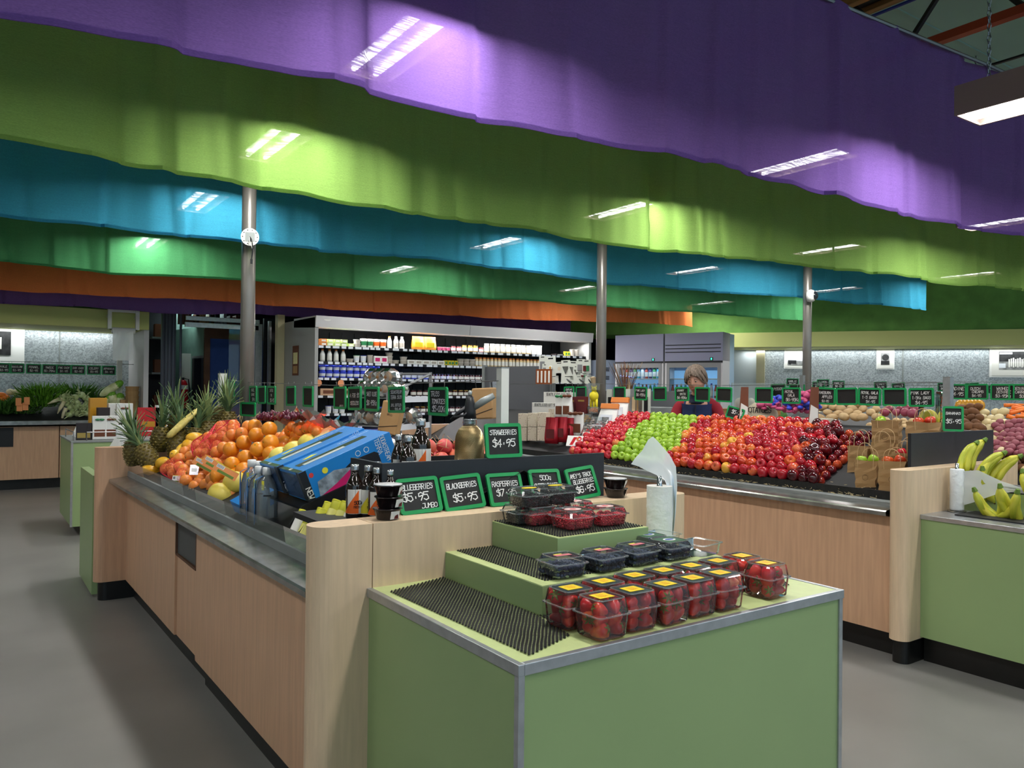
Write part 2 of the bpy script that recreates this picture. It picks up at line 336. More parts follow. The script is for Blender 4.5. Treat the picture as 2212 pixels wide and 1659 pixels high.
banner('cloth_banner', 'cl_purple2', 'farthest dark purple cloth banner just above the dairy fridge', [(-6, 12.7), (2.3, 12.6), (4.2, 12.1), (9.5, 11.9)], 2.6, ZT, -8, 9.6, 6, .07)
# --- poles
def pole(x, y, label): 
    t = thing('steel_pole', label, 'pole', (x, y, 0), 0, 'round steel poles')
    MB().tube([(0, 0, .02), (0, 0, 4.62)], .052, 20).build('shaft', 'pole', t, True)
    MB().box(-.12, .12, -.12, .12, 0, .02).build('base_plate', 'pole', t); return t
P1 = pole(1.73, 6.0, 'grey steel pole behind the pineapples, round plate on it')
P2 = pole(5.345, 6.12, 'grey steel pole at the back of the first apples')
P3 = pole(8.5, 5.9, 'farthest grey steel pole with a dome camera')
# round plate on pole 1
c = PY(540, 512, 5.9); t = thing('speaker_back_plate', 'round perforated metal plate with loose wires on the left pole', 'plate', c)
dn = (Vector((0, 0, c.z))-c).normalized(); t.rotation_euler = dn.to_track_quat('Z', 'Y').to_euler()
r_ = .065
MB().lathe([(.03, 0), (r_, 0), (r_, .006), (.03, .006)], 24, cap=False).build('disc', 'offwhite', t)
MB().box(-.034, .034, -.034, .034, -.01, .008).build('centre_box', 'steel_dull', t)
for q in range(10): a = q*pi/5; MB().tube([(.052*cos(a), .052*sin(a), .005), (.052*cos(a), .052*sin(a), .009)], .004, 6).build('hole', 'black', t)
MB().tube([(0, 0, .01), (.01, -.02, .03), (.018, -.05, .03), (.02, -.11, .02), (.012, -.17, .015)], .004, 5).build('loose_wire', 'black', t)
MB().tube([(0, 0, .01), (-.005, -.03, .03), (.01, -.07, .028), (.022, -.1, .02)], .003, 5).build('loose_wire', 'offwhite', t)
MB().box(.004, .02, -.20, -.165, .01, .02).build('plug', 'black', t)
# dome camera on pole 3
c = PX(1752, 639, 8.45); t = thing('dome_camera', 'small white dome security camera on the farthest pole', 'camera', c, (0, radians(90), radians(-70)))
MB().lathe([(.02, -.04), (.07, -.04), (.078, 0), (.07, .03), (.05, .045)], 20).build('housing', 'white', t, True)
MB().ell((0, 0, .03), .055, .055, .055, 16, 8).build('dome', mat('dome_dark', '20242A', .08, spec=.8), t, True)
# --- left back display bay : galvanised wall, soffit
struct(MB().box(-9, 2.27, 14.35, 14.45, 0, 4.75).build('wall_back_left', 'galvanised'))
for q in range(-6, 2): struct(MB().box(q*1.2-.01, q*1.2+.01, 14.343, 14.35, .9, 2.5).build('trim_%d' % (q+7), 'steel_dull'))
so = struct(MB().box(-9, 2.26, 12.95, 14.35, 2.35, 2.62).build('trim_soffit_left', 'olive'))
struct(MB().box(-9, 2.27, 13.1, 14.36, 2.62, 3.9).build('wall_upper_left', 'olive_cloth'))
struct(MB().box(2.2, 2.27, 13.0, 14.4, 0, 2.35).build('wall_end_left', 'fridge_white'))
area(-2.5, 14.1, 2.33, 9, .08, 34, (.95, 1, 1), (radians(25), 0, 0))
# --- right angled wall
RA = PZ(1570, 750, 2.35); RB = PZ(2212, 745, 2.35); rd = (RB-RA); rd.z = 0; rl = rd.length; rd.normalize(); rn = Vector((rd.y, -rd.x, 0))   # rn points away from or to camera
if rn.dot(-RA) < 0: rn = -rn
def RW(s, d, z): p = Vector((RA.x, RA.y, 0))+rd*s+rn*d; p.z = z; return p
def rbox(mb, s0, s1, d0, d1, z0, z1):
    vs = [RW(s, d, z) for s in (s0, s1) for d in (d0, d1) for z in (z0, z1)]
    return mb.add(vs, [(0, 1, 3, 2), (4, 6, 7, 5), (0, 4, 5, 1), (2, 3, 7, 6), (0, 2, 6, 4), (1, 5, 7, 3)])
struct(rbox(MB(), .62, 12, -1.2, -1.1, 0, 2.4).build('wall_display_right', 'galvanised'))
struct(rbox(MB(), -.9, .55, -1.2, -1.08, 0, 2.4).build('wall_panel_right', mat('panel_white', 'C4CCD0', .4)))
struct(rbox(MB(), .5, .66, -1.2, -.95, 0, 2.4).build('trim_post_right', mat('cream', 'C8BE9A', .6)))
struct(rbox(MB(), -.35, 12, -1.1, 0, 2.35, 2.62).build('trim_soffit_right', 'olive'))
struct(rbox(MB(), -4.5, 12, -1.25, -.05, 2.62, 3.9).build('wall_upper_right', 'olive_cloth'))
for s_ in (3.15, 6.9): struct(rbox(MB(), s_-.012, s_+.012, -1.1, -1.09, .9, 2.35).build('trim_seam', 'steel_dull'))
p = RW(4.5, -.95, 2.33); area(p.x, p.y, p.z, 8.5, .08, 46, (.95, 1, 1), (0, 0, atan2(rd.y, rd.x)))
# --- dark store area behind
struct(MB().box(2.3, 3.55, 15.6, 15.7, 0, 3.2).build('wall_store_mint', 'mint_wall'))
# ================================================================== ISLANDS
def rounded(x0, x1, y0, y1, rl=0, rr_=0, n=7):
    """outline of a slab with rounded left end (rl) and right end (rr_)"""
    pts = []
    def arc(cx, cy, r, a0, a1):
        for i in range(n+1): a = radians(a0+(a1-a0)*i/n); pts.append((cx+r*cos(a), cy+r*sin(a)))
    if rl: arc(x0+rl, y1-rl, rl, 90, 180); arc(x0+rl, y0+rl, rl, 180, 270)
    else: pts += [(x0, y1), (x0, y0)]
    if rr_: arc(x1-rr_, y0+rr_, rr_, 270, 360); arc(x1-rr_, y1-rr_, rr_, 0, 90)
    else: pts += [(x1, y0), (x1, y1)]
    return pts
# ---- near island
isl = thing('produce_island', 'wood-panelled island counter holding pineapples, oranges and soda boxes', 'counter', (0, 0, 0))
def xf(y): return .975-(y-2.45)*.012
def xl(y): return .905-(y-2.45)*.022
MB().prism(rounded(.885, 1.075, 2.33, 2.46, .062), .13, 1.066).build('end_panel', 'wood_lit', isl)
MB().prism(rounded(1.078, 2.54, 2.33, 2.46, 0, .05), .13, 1.066).build('end_panel', 'wood_lit', isl)
MB().prism(rounded(.74, 2.5, 6.12, 6.25, .062, .05), .13, 1.066).build('end_panel', 'wood', isl)
def body(y0, y1, dx, z1=.84): return MB().prism([(xf(y0)+dx, y0), (2.45, y0), (2.45, y1), (xf(y1)+dx, y1)], .13, z1)
body(2.46, 4.14, 0).build('front_panel', 'wood', isl)
body(4.145, 4.62, .018).build('front_panel', 'wood', isl)
body(4.625, 6.12, .006).build('front_panel', 'wood', isl)
MB().prism([(xf(y)+.014 if i < 1 else xf(y)+.03, y) for i, y in ((0, 4.17), (1, 4.17), (1, 4.60), (0, 4.60))], .585, .80).build('shade_plate', mat('recess_shade', '4A4C4C', .5), isl)  # dark grey plate standing in for the shade inside the opening
MB().box(xf(4.17)+.004, xf(4.17)+.03, 4.16, 4.175, .58, .805).box(xf(4.6)+.004, xf(4.6)+.03, 4.6, 4.615, .58, .805).box(xf(4.4)+.004, xf(4.4)+.03, 4.16, 4.615, .572, .585).build('recess_frame', 'brown_wood', isl)
kk = MB().prism([(xf(2.5)+.05, 2.46), (2.4, 2.46), (2.4, 4.14), (xf(4.1)+.05, 4.14)], 0, .13).prism([(xf(4.14)+.07, 4.145), (2.4, 4.145), (2.4, 6.12), (xf(6)+.06, 6.12)], 0, .13).prism(rounded(.91, 2.5, 2.35, 2.45, .045), 0, .13).prism(rounded(.77, 2.5, 6.13, 6.24, .05), 0, .13)
kk.build('kick_board', 'kick', isl)
# steel ledge, riser strip and clear upstand, gently bowed
ys = [2.462+(6.118-2.462)*i/14 for i in range(15)]
def bow(y): return -.035*sin((y-2.46)/(6.12-2.46)*pi)*.6
def strip(mb, prof, th=0):
    for (a, b) in zip(ys, ys[1:]):
        for p, q in zip(prof, prof[1:]):
            mb.quad((xl(a)+p[0], a, p[1]), (xl(b)+p[0], b, p[1]), (xl(b)+q[0], b, q[1]), (xl(a)+q[0], a, q[1]))
    return mb
strip(MB(), [(.07, .815), (.0, .822), (-.002, .842), (.006, .848), (.115, .862)]).build('steel_ledge', 'steel', isl)
strip(MB(), [(.115, .862), (.118, .895), (.128, .9)]).build('riser_strip', 'steel_dull', isl)
strip(MB(), [(.122, .90), (.112, .968)]).build('clear_upstand', 'clear', isl)
strip(MB(), [(.13, .885), (.4, 1.0), (.86, 1.19), (1.5, .86)]).build('sloping_bed', 'mat_black', isl)
MB().box(1.19, 2.21, 2.505, 2.525, 1.0, 1.238).box(1.19, 1.205, 2.525, 2.78, 1.0, 1.238).build('black_upstand', 'black_board', isl)
MB().box(1.205, 2.21, 2.525, 2.86, 1.11, 1.125).build('inner_shelf', 'mat_black', isl)
MB().box(1.0, 1.185, 2.465, 2.86, 1.02, 1.04).build('inner_shelf', 'mat_black', isl)
# little green box shelf end seen behind the far end panel
MB().box(.742, .80, 6.27, 7.0, .02, .86).build('side_box', 'green_lam', isl)
# ---- green tiered table
tb_ = thing('tiered_table', 'green laminate display table with two raised steps holding berries', 'table', (0, 0, 0))
MB().box(1.066, 2.344, 1.497, 2.33, .06, .838).build('carcass', 'green_lam', tb_)
MB().box(1.1, 2.3, 1.55, 2.3, 0, .06).build('plinth', 'kick', tb_)
MB().box(1.075, 2.335, 1.506, 2.33, .838, .86).build('top', 'green_top', tb_)
for a in ((1.057, 1.075, 1.488, 2.33), (1.075, 2.353, 1.488, 1.506), (2.335, 2.353, 1.506, 2.33)): MB().box(*a, .834, .862).build('edge_trim', 'alu', tb_, bevel=.002)
for a in ((1.060, 1.078, 1.491, 1.509), (2.332, 2.350, 1.491, 1.509)): MB().box(*a, .06, .834).build('corner_trim', 'alu', tb_, bevel=.001)
def step(x0, x1, y0, y1, z0, z1, nm):
    o = MB().box(x0, x1, y0, y1, z0, z1).build(nm, 'green_lam', tb_, bevel=.001)
    MB().box(x0+.001, x1-.001, y0+.001, y1, z1, z1+.0015).build('step_top', 'green_top', o)
step(1.345, 2.10, 1.78, 2.33, .861, .945, 'lower_step')
step(1.535, 1.93, 1.955, 2.33, .947, 1.033, 'upper_step')
def netmat(poly, z, label, sp=.0095, tilt=(.62, .78), w=.0033, h=.0035):
    mb = MB(); d = Vector((*tilt, 0)).normalized(); n = Vector((-d.y, d.x, 0)); P = [Vector((*p, 0)) for p in poly]
    ss = [p.dot(n) for p in P]; s = min(ss)+sp/2
    def clip(s, n, d):
        ts = []
        for a, b in zip(P, P[1:]+P[:1]):
            u, v = a.dot(n)-s, b.dot(n)-s
            if (u < 0) != (v < 0): ts.append((a+(b-a)*(u/(u-v))).dot(d))
        return sorted(ts)
    k = 0
    while s < max(ss):
        t = clip(s, n, d)
        if len(t) == 2:
            L_ = t[1]-t[0]; m_ = max(1, int(L_/.05)); prev = None
            for i in range(m_+1):
                tt = t[0]+L_*i/m_; p = n*(s+.0012*(i % 2))+d*tt
                if prev is not None:
                    a, b = prev, p; off = n*w
                    mb.add([a-off+Vector((0, 0, z)), b-off+Vector((0, 0, z)), b+off+Vector((0, 0, z)), a+off+Vector((0, 0, z)), (a+Vector((0, 0, z+h))), (b+Vector((0, 0, z+h)))], [(0, 1, 5, 4), (3, 4, 5, 2), (0, 4, 3), (1, 2, 5)])
                prev = p
        s += sp; k += 1
    ss = [p.dot(d) for p in P]; s = min(ss)+sp/2
    while s < max(ss):
        t = clip(s, d, n)
        if len(t) == 2:
            a = n*t[0]+d*s; b = n*t[1]+d*s; off = d*w*.5; zz = Vector((0, 0, z+h*.3))
            mb.add([a-off+zz, b-off+zz, b+off+zz, a+off+zz], [(0, 1, 2, 3)])
        s += sp
    o = mb.build('non_slip_mat', 'mat_black'); return tag(o, label, 'mat')
q = [PZ(848, 1268, .862), PZ(965, 1250, .862), PZ(1178, 1322, .862), PZ(1265, 1372, .862), PZ(1118, 1403, .862)]
netmat([(1.10, 2.25), (1.335, 2.325), (1.335, 1.79), (1.30, 1.60), (1.12, 1.53)], .8625, 'black ribbed mat on the table top left of the steps')
netmat([(1.34, 1.785), (1.98, 1.785), (1.93, 1.66), (1.32, 1.64)], .8625, 'black ribbed mat under the strawberry punnets')
netmat([(2.02, 1.77), (2.31, 1.70), (2.25, 1.62), (1.98, 1.66)], .8625, 'small black ribbed mat at the right end of the table')
netmat([(1.40, 2.325), (1.535, 2.325), (1.535, 2.03), (2.10, 2.02), (2.10, 1.82), (1.37, 1.82)][:0] or [(1.385, 2.325), (1.535, 2.325), (1.53, 1.82), (1.385, 1.82)], (.9475), 'black ribbed mat on the lower step, left part', .0085)
netmat([(1.533, 1.952), (2.07, 1.952), (2.07, 1.82), (1.533, 1.82)], (.9475), 'black ribbed mat on the lower step under blueberries', .0085)
netmat([(1.54, 2.325), (1.925, 2.325), (1.92, 1.97), (1.55, 1.965)], 1.0355, 'black ribbed mat on the top step under raspberries', .0085)
# ---- apple island
ap = thing('apple_island', 'long wood-panelled counter carrying the sloping bank of apples', 'counter', (0, 0, 0))
def slabx(mb, x0, x1, y0, y1, z0, z1): return mb.box(x0, x1, y0, y1, z0, z1)
MB().box(4.33, 5.32, 2.44, 4.9, .14, .80).build('front_panel', 'wood', ap)
MB().box(4.33, 5.32, 4.905, 6.4, .14, .80).build('front_panel', 'wood', ap)
MB().box(4.33, 5.32, 6.47, 8.4, .14, .80).build('front_panel', 'wood', ap)
MB().box(4.36, 5.32, 6.4, 6.47, .14, .80).build('alu_joint', 'alu', ap)
MB().box(4.40, 5.25, 2.46, 8.35, 0, .14).build('kick_board', 'kick', ap)
MB().add([(4.25, y, z) if 0 else (x, y, z) for y in (2.44, 8.4) for x, z in ((4.34, .80), (4.255, .812), (4.25, .835), (4.262, .842), (4.40, .862), (4.40, .80))], [(0, 6, 7, 1), (1, 7, 8, 2), (2, 8, 9, 3), (3, 9, 10, 4), (4, 10, 11, 5)]).build('steel_ledge', 'steel', ap)
MB().box(4.36, 4.46, 2.45, 8.38, .842, .875).build('riser_strip', 'steel_dull', ap)
MB().add([(x, y, z) for y in (2.45, 8.38) for x, z in ((4.46, .87), (5.26, 1.27), (5.32, 1.27), (5.32, .8), (4.46, .8))], [(0, 1, 6, 5), (1, 2, 7, 6), (2, 3, 8, 7), (0, 5, 9, 4), (0, 4, 3, 2, 1), (5, 6, 7, 8, 9)]).build('sloping_bed', 'mat_black', ap)
MB().box(4.462, 4.475, 2.45, 8.38, .875, .925).build('straw_lip', mat('straw_lip', '1A1917', .7, noise=.5, nscale=30), ap)
MB().prism(rounded(4.255, 5.6, 2.325, 2.44, .055), .13, 1.075).build('end_panel', 'wood_lit', ap)
MB().prism(rounded(4.28, 5.5, 2.335, 2.43, .045), 0, .13).build('end_panel_foot', 'kick', ap)
MB().prism(rounded(4.22, 5.32, 8.4, 8.52, .06), .13, 1.07).build('end_panel', 'wood', ap)
MB().box(4.52, 5.53, 2.442, 2.462, .95, 1.27).build('black_upstand', 'black_board', ap)
# banana table
bt = thing('banana_table', 'green laminate table with bananas, right of the apple counter', 'table', (0, 0, 0))
MB().box(4.41, 5.3, .6, 2.324, .14, .80).build('carcass', 'green_lam', bt)
MB().box(4.45, 5.3, .6, 2.324, 0, .14).build('kick_board', 'kick', bt)
MB().box(4.40, 5.3, .6, 2.324, .80, .826).build('top', 'alu', bt, bevel=.002)
MB().box(4.80, 5.25, .7, 2.28, .826, .95).build('upper_step', 'green_lam', bt)
tag(MB().box(4.53, 4.77, .7, 2.2, .827, .833).build('black_liner', 'mat_black'), 'black liner mat under the lower bananas', 'mat')
tag(MB().box(4.80, 5.22, .7, 2.3, .951, .957).build('black_liner', 'mat_black'), 'black liner mat under the upper bananas', 'mat')
# island of potatoes behind
pi_ = thing('potato_island', 'counter behind the apples heaped with potatoes and carrots', 'counter', (0, 0, 0))
MB().box(6.2, 7.4, .2, 5.2, .14, .84).build('front_panel', 'wood', pi_)
MB().box(6.25, 7.35, .25, 5.15, 0, .14).build('kick_board', 'kick', pi_)
MB().add([(x, y, z) for y in (.2, 5.2) for x, z in ((6.2, .84), (6.2, .93), (7.35, 1.3), (7.4, 1.3), (7.4, .84))], [(0, 1, 6, 5), (1, 2, 7, 6), (2, 3, 8, 7), (3, 4, 9, 8), (0, 4, 3, 2, 1), (5, 6, 7, 8, 9)]).build('sloping_bed', 'mat_black', pi_)
# left wall counter
lc = thing('wall_counter', 'long wood counter with vegetables against the left back wall', 'counter', (0, 0, 0))
for i in range(-6, 2):
    a = i*1.27-.15; MB().box(a+.004, a+1.262, 13.2, 14.3, .15, .9).build('front_panel', 'wood', lc)
MB().box(-8, 2.2, 13.3, 14.3, 0, .15).build('kick_board', 'kick', lc)
MB().box(-8, 2.2, 13.06, 14.34, .93, .985).build('steel_top', 'steel', lc)
MB().box(-.65, .55, 13.19, 13.22, .62, .89).build('recess_shade', 'black', lc)  # black slab on the panel, painted shade of a recess
MB().add([(x, y, z) for x in (-8, 2.15) for y, z in ((13.2, .985), (14.3, 1.32), (14.3, .985))], [(0, 1, 4, 3), (0, 2, 1), (3, 4, 5)]).build('sloping_bed', 'mat_black', lc)
# small green box left
gb = thing('green_pedestal', 'small pale green pedestal on castors with chocolate packets on it', 'pedestal', (0, 0, 0))
MB().box(.86, 2.0, 8.86, 10.0, .1, .93).build('carcass', 'green_lam', gb)
for a in ((.85, .87, 8.85, 8.87),): MB().box(*a, .1, .93).build('corner_trim', 'alu', gb)
MB().box(.85, 2.01, 8.85, 10.01, .93, .945).build('top', 'steel_dull', gb)
for cx, cy in ((.98, 9.0), (1.85, 9.0), (.98, 9.8), (1.85, 9.8)): MB().lathe([(.035, -.02), (.035, .02)], 12).build('castor', 'black', gb).location = (cx, cy, .036)
for c_ in gb.children:
    if c_.name.startswith('castor'): c_.rotation_euler = (pi/2, 0, 0)
MB().box(.96, 1.9, 8.98, 9.85, .06, .1).build('castor_plate', 'black', gb)
for yy_ in (9.0, 9.25):
    pass
MB().tube([(.88, 9.7, .945), (.88, 9.7, 1.03), (.88, 8.95, 1.03), (.88, 8.95, .945)], .006, 6).build('guard_rail', 'wire', gb)
MB().tube([(.99, 8.88, .945), (.99, 8.88, 1.03), (1.95, 8.88, 1.03), (1.95, 8.88, .945)], .006, 6).build('guard_rail', 'wire', gb)
# right wall counter
rc = thing('wall_counter', 'counter of vegetables along the right galvanised wall', 'counter', (0, 0, 0))
rbox(MB(), .7, 11, -1.05, -.1, .15, .9).build('front_panel', 'wood', rc); rbox(MB(), .75, 11, -1.05, -.15, 0, .15).build('kick_board', 'kick', rc)
rbox(MB(), .65, 11.1, -1.08, .02, .9, .94).build('steel_top', 'steel', rc)
# ================================================================== CHALKBOARD SIGNS
def rrect(w, h, r, n=3):
    pts = []
    for cx, cz, a0 in ((w/2-r, h/2-r, 0), (-w/2+r, h/2-r, 90), (-w/2+r, -h/2+r, 180), (w/2-r, -h/2+r, 270)):
        for i in range(n+1): a = radians(a0+90*i/n); pts.append((cx+r*cos(a), cz+r*sin(a)))
    return pts
FRM = {}
def frame_mesh(w, h, b):
    k = (round(w, 3), round(h, 3), b)
    if k in FRM: return FRM[k]
    o = rrect(w, h, .012); i = rrect(w-2*b, h-2*b, .004); n = len(o); mb = MB(); y0, y1 = -.005, .004
    vs = [(x, y0, z) for x, z in o]+[(x, y0, z) for x, z in i]+[(x, y1, z) for x, z in o]+[(x, y1, z) for x, z in i]; fs = []
    for j in range(n):
        k2 = (j+1) % n; fs += [(j, k2, n+k2, n+j), (j, 2*n+j, 2*n+k2, k2), (n+j, n+k2, 3*n+k2, 3*n+j), (2*n+j, 3*n+j, 3*n+k2, 2*n+k2)]
    mb.add(vs, fs); fm = mb.mesh('frame', 'sign_green')
    bm = MB().prism([(-w/2+b, -.001), (w/2-b, -.001), (w/2-b, .003), (-w/2+b, .003)], -h/2+b, h/2-b).mesh('slate', 'chalkboard')
    hk = MB().tube([(0, 0, h/2-.002), (.004, 0, h/2+.014), (0, 0, h/2+.026), (-.006, 0, h/2+.022)], .0016, 4).mesh('hook', 'wire')
    FRM[k] = (fm, bm, hk); return FRM[k]
def sign(label, loc, lines=(), w=.165, h=.125, rz=-pi/2, tilt=0, roll=0, hang=True, group=None, b=.013, jit=.02):
    """lines: (text, height/h, cx/w, cz/h)"""
    t = thing('chalkboard_sign', label, 'sign', loc, (tilt, roll, rz), group)
    fm, bm, hk = frame_mesh(w, h, b); mo('frame', fm, t); mo('slate', bm, t)
    if lines:
        mb = MB()
        for q, (tx, th, cx, cz) in enumerate(lines): text_mesh(mb, tx, th*h, cx*w, cz*h, th=.13, jit=jit, seed=len(label)+q, fit=w*.74, off=-.0022, slant=.08)
        mb.build('chalk_writing', 'chalk', t)
    if hang:
        for sx in (-.32*w, .32*w): mo('hook', hk, t, (sx, 0, 0))
    return t
# berries signs leaning on the wood top in front of the black upstand
for (pl, pr, py_, lab, lines) in (
    (868, 962, 1108, 'green framed chalkboard reading BLUEBERRIES $5.95 JUMBO', [('BLUEBERRIES', .15, -.02, .24), ('$5.95', .22, -.1, -.03), ('JUMBO', .13, .2, -.30)]),
    (964, 1055, 1098, 'green framed chalkboard reading BLACKBERRIES $5.95', [('BLACKBERRIES', .15, 0, .2), ('$5.95', .22, .03, -.15)]),
    (1064, 1142, 1089, 'green framed chalkboard reading RASPBERRIES $7.95 behind blackberry punnets', [('RASPERRIES', .15, 0, .17), ('$7.95', .2, 0, -.1)]),
    (1156, 1226, 1080, 'green framed chalkboard reading 500g CHERRY PUNNET', [('500g', .15, .02, .24), ('CHERRY PUNNET', .13, 0, .0)]),
    (1238, 1302, 1071, "green framed chalkboard reading AMEY'S TRACK BLUEBERRIES $6.95", [("AMEY'S TRACK", .13, 0, .24), ('BLUEBERRIES', .13, .06, .05), ('$6.95', .2, .03, -.2)])):
    a = PY(pl, py_, 2.415); b_ = PY(pr, py_-4, 2.415); w_ = (b_.x-a.x)*.96
    hh = {868: .128, 964: .128, 1064: .125, 1156: .13, 1238: .13}[pl]
    sign(lab, ((a.x+b_.x)/2, 2.452, 1.07+hh/2*cos(.42)-.002), lines, w_, hh, rz=0, tilt=-.36, roll={868: .03, 964: .05, 1064: 0, 1156: -.02, 1238: .09}[pl]*-1, hang=False, b=.0135)
a = PY(1052, 988, 2.5); b_ = PY(1130, 984, 2.5)
sign('green framed chalkboard reading STRAWBERRIES $4.95 on the black board', ((a.x+b_.x)/2, 2.515, 1.238+.066), [('STRAWBERRIES', .14, 0, .24), ('$4.95', .22, 0, -.07)], b_.x-a.x, .132, rz=0, tilt=-.12, hang=False, b=.0135)
a = PX(2058, 915, 4.6)
sign('green chalkboard reading BANANAS $5.95 on the right black board', (5.01, 2.445, 1.349), [('BANANAS', .1, 0, .22), ('$5.95', .16, .02, -.1)], .115, .155, rz=-pi/2+.5, tilt=-.08, hang=False, b=.013)
# wires
def wire(label, pts, posts):
    t = thing('sign_wire', label, 'wire', (0, 0, 0)); MB().tube(pts, .0022, 5).build('cable', 'wire', t)
    return t
def post(label, x, y, z0, z1, w=.022, m_='offwhite', w2=None):
    t = thing('sign_post', label, 'post', (x, y, z0))
    MB().box(-w, w, -(w2 or w), (w2 or w), 0, z1-z0).build('shaft', m_, t); MB().box(-w-.001, w+.001, -(w2 or w)-.001, (w2 or w)+.001, z1-z0, z1-z0+.004).build('cap', 'steel_dull', t); return t
post('white square post at the near end of the island wire', 1.755, 2.60, 1.126, 1.585, .018, 'offwhite')
post('white square post at the pineapple end of the wire', 1.60, 6.18, 1.07, 1.60, .028, 'offwhite')
wire('thin wire with small chalkboards running above the oranges', [(1.735, 2.6, 1.535), (1.73, 4.3, 1.515), (1.73, 5.94, 1.535), (1.62, 6.18, 1.555)], ())
post('grey post between apple bags and bananas', 5.2, 2.57, 1.1, 1.61, .023, 'alu')
post('grey post at the gift set end of the sign wire', 5.2, 7.9, 1.27, 1.60, .034, 'alu')
wire('thin wire with small chalkboards above the apples', [(5.2, 2.62, 1.575), (5.2, 4.3, 1.555), (5.26, 6.06, 1.57)], ())
wire('thin wire beyond the pole above the gift sets', [(5.26, 6.18, 1.57), (5.2, 7.9, 1.565)], ())
def wsign(px, x, zc, label, lines=(), w=.165, h=.125, **k):
    p = PX(px, 850, x); return sign(label, (p.x-.004, p.y, zc), lines, w, h, roll=R.uniform(-.03, .03), **k)
g1 = 'chalkboards hanging above the oranges'
c = PX(490, 852, 1.73)
sign('half turned chalkboard hanging left of the steel pole', (1.67, 6.13, 1.465), [('PINE', .16, 0, .2), ('$4', .2, 0, -.15)], .13, .17, rz=-pi/2-.2, roll=.1, group=g1)
for px, lab, ln in ((548, 'chalkboard with three chalk words hanging just right of the steel pole', [('NAVEL', .16, 0, .26), ('ORANGE', .14, 0, 0), ('$4kg', .18, .1, -.27)]),
                    (567, 'blank chalkboard squeezed between two written ones by the pole', []), (588, 'third chalkboard right of the steel pole, reading price', [('SATSU', .15, 0, .26), ('MA', .14, 0, 0), ('$6.95', .18, .1, -.27)]),
                    (630, 'blank chalkboard hanging in front of the grey fridge side', []), (667, 'blank chalkboard hanging at the left edge of the fridge', []),
                    (736, 'chalkboard with a faint word at its bottom corner', [('APPLES', .09, .15, -.36)]), (768, 'chalkboard reading 4 for $5 in front of the fridge', [('4 FOR $5', .17, 0, .12), ('SEEDLESS', .15, 0, -.2)]),
                    (805, 'chalkboard reading SWEET GLOBE $8.95', [('SWEET GLOBE', .16, 0, .2), ('$8.95kg', .2, 0, -.16)]), (858, 'chalkboard reading SODASTREAM TERRA $109', [('SODASTREAM', .13, 0, .3), ('TERRA $109', .13, 0, .1), ('2x1L BOTTLES', .1, 0, -.2), ('$26.95', .12, .12, -.37)]),
                    (948, 'chalkboard reading TRUSS TOMATOES $5.00', [('TRUSS', .17, -.15, .26), ('TOMATOES', .16, .03, .0), ('$5.00kg', .2, .08, -.26)])):
    wsign(px, 1.73, 1.445, lab, ln, .17, .128, group=g1)
sign('blank landscape chalkboard leaning below the hanging ones by the pole', (1.66, 5.72, 1.34), [], .2, .1, rz=-pi/2+.25, hang=False)
g2 = 'chalkboards hanging above the apples'
for px, lab, ln in ((1230, 'farthest small chalkboard with price, above the gift sets', [('EGGPLANT', .15, 0, .25), ('$4.95', .18, 0, 0), ('$3.00', .18, 0, -.26)]), (1256, 'blank chalkboard just left of the middle pole', []),
                    (1339, 'blank chalkboard just right of the middle pole', []), (1385, 'chalkboard reading PINK LADY $6.95', [('PINK LADY', .15, -.05, .22), ('$6.95kg', .2, 0, -.1)]), (1426, 'blank chalkboard between PINK LADY and GRANNY SMITH ones', []),
                    (1474, 'chalkboard reading GRANNY SMITH $4.95', [('GRANNY', .15, -.1, .26), ('SMITH', .15, .05, .0), ('$4.95kg', .18, 0, -.26)]), (1518, "blank chalkboard in front of the woman's shoulder, right of her face", []), (1565, 'blank chalkboard right of the woman', []),
                    (1651, 'blank chalkboard above the red apples left of ROYAL GALA', []), (1710, 'chalkboard reading ROYAL GALA $6.95', [('ROYAL', .17, -.1, .25), ('GALA', .17, 0, .02), ('$6.95kg', .19, .08, -.25)]),
                    (1784, 'chalkboard reading BRAEBURN APPLES', [('BRAEBURN', .15, -.08, .2), ('APPLES', .15, .08, -.04), ('$3.95', .13, 0, -.3)]), (1830, 'blank chalkboard right of BRAEBURN one', []),
                    (1879, 'chalkboard reading ROYAL GALA 1.5kg BAGS', [('ROYAL GALA', .15, 0, .22), ('1.5 BAGS', .15, 0, -.04), ('$4.95', .15, .05, -.28)]), (1933, 'blank chalkboard above the brown paper bags', []),
                    (1991, 'chalkboard reading PINK LADY 1.5kg BAGS beside the grey post', [('PINK LADY', .15, -.05, .24), ('1.5kg BAGS', .15, 0, -.02), ('$4.95', .18, 0, -.28)])):
    wsign(px, 5.2, 1.478, lab, ln, .165 if px < 1800 else .168, .125, group=g2)
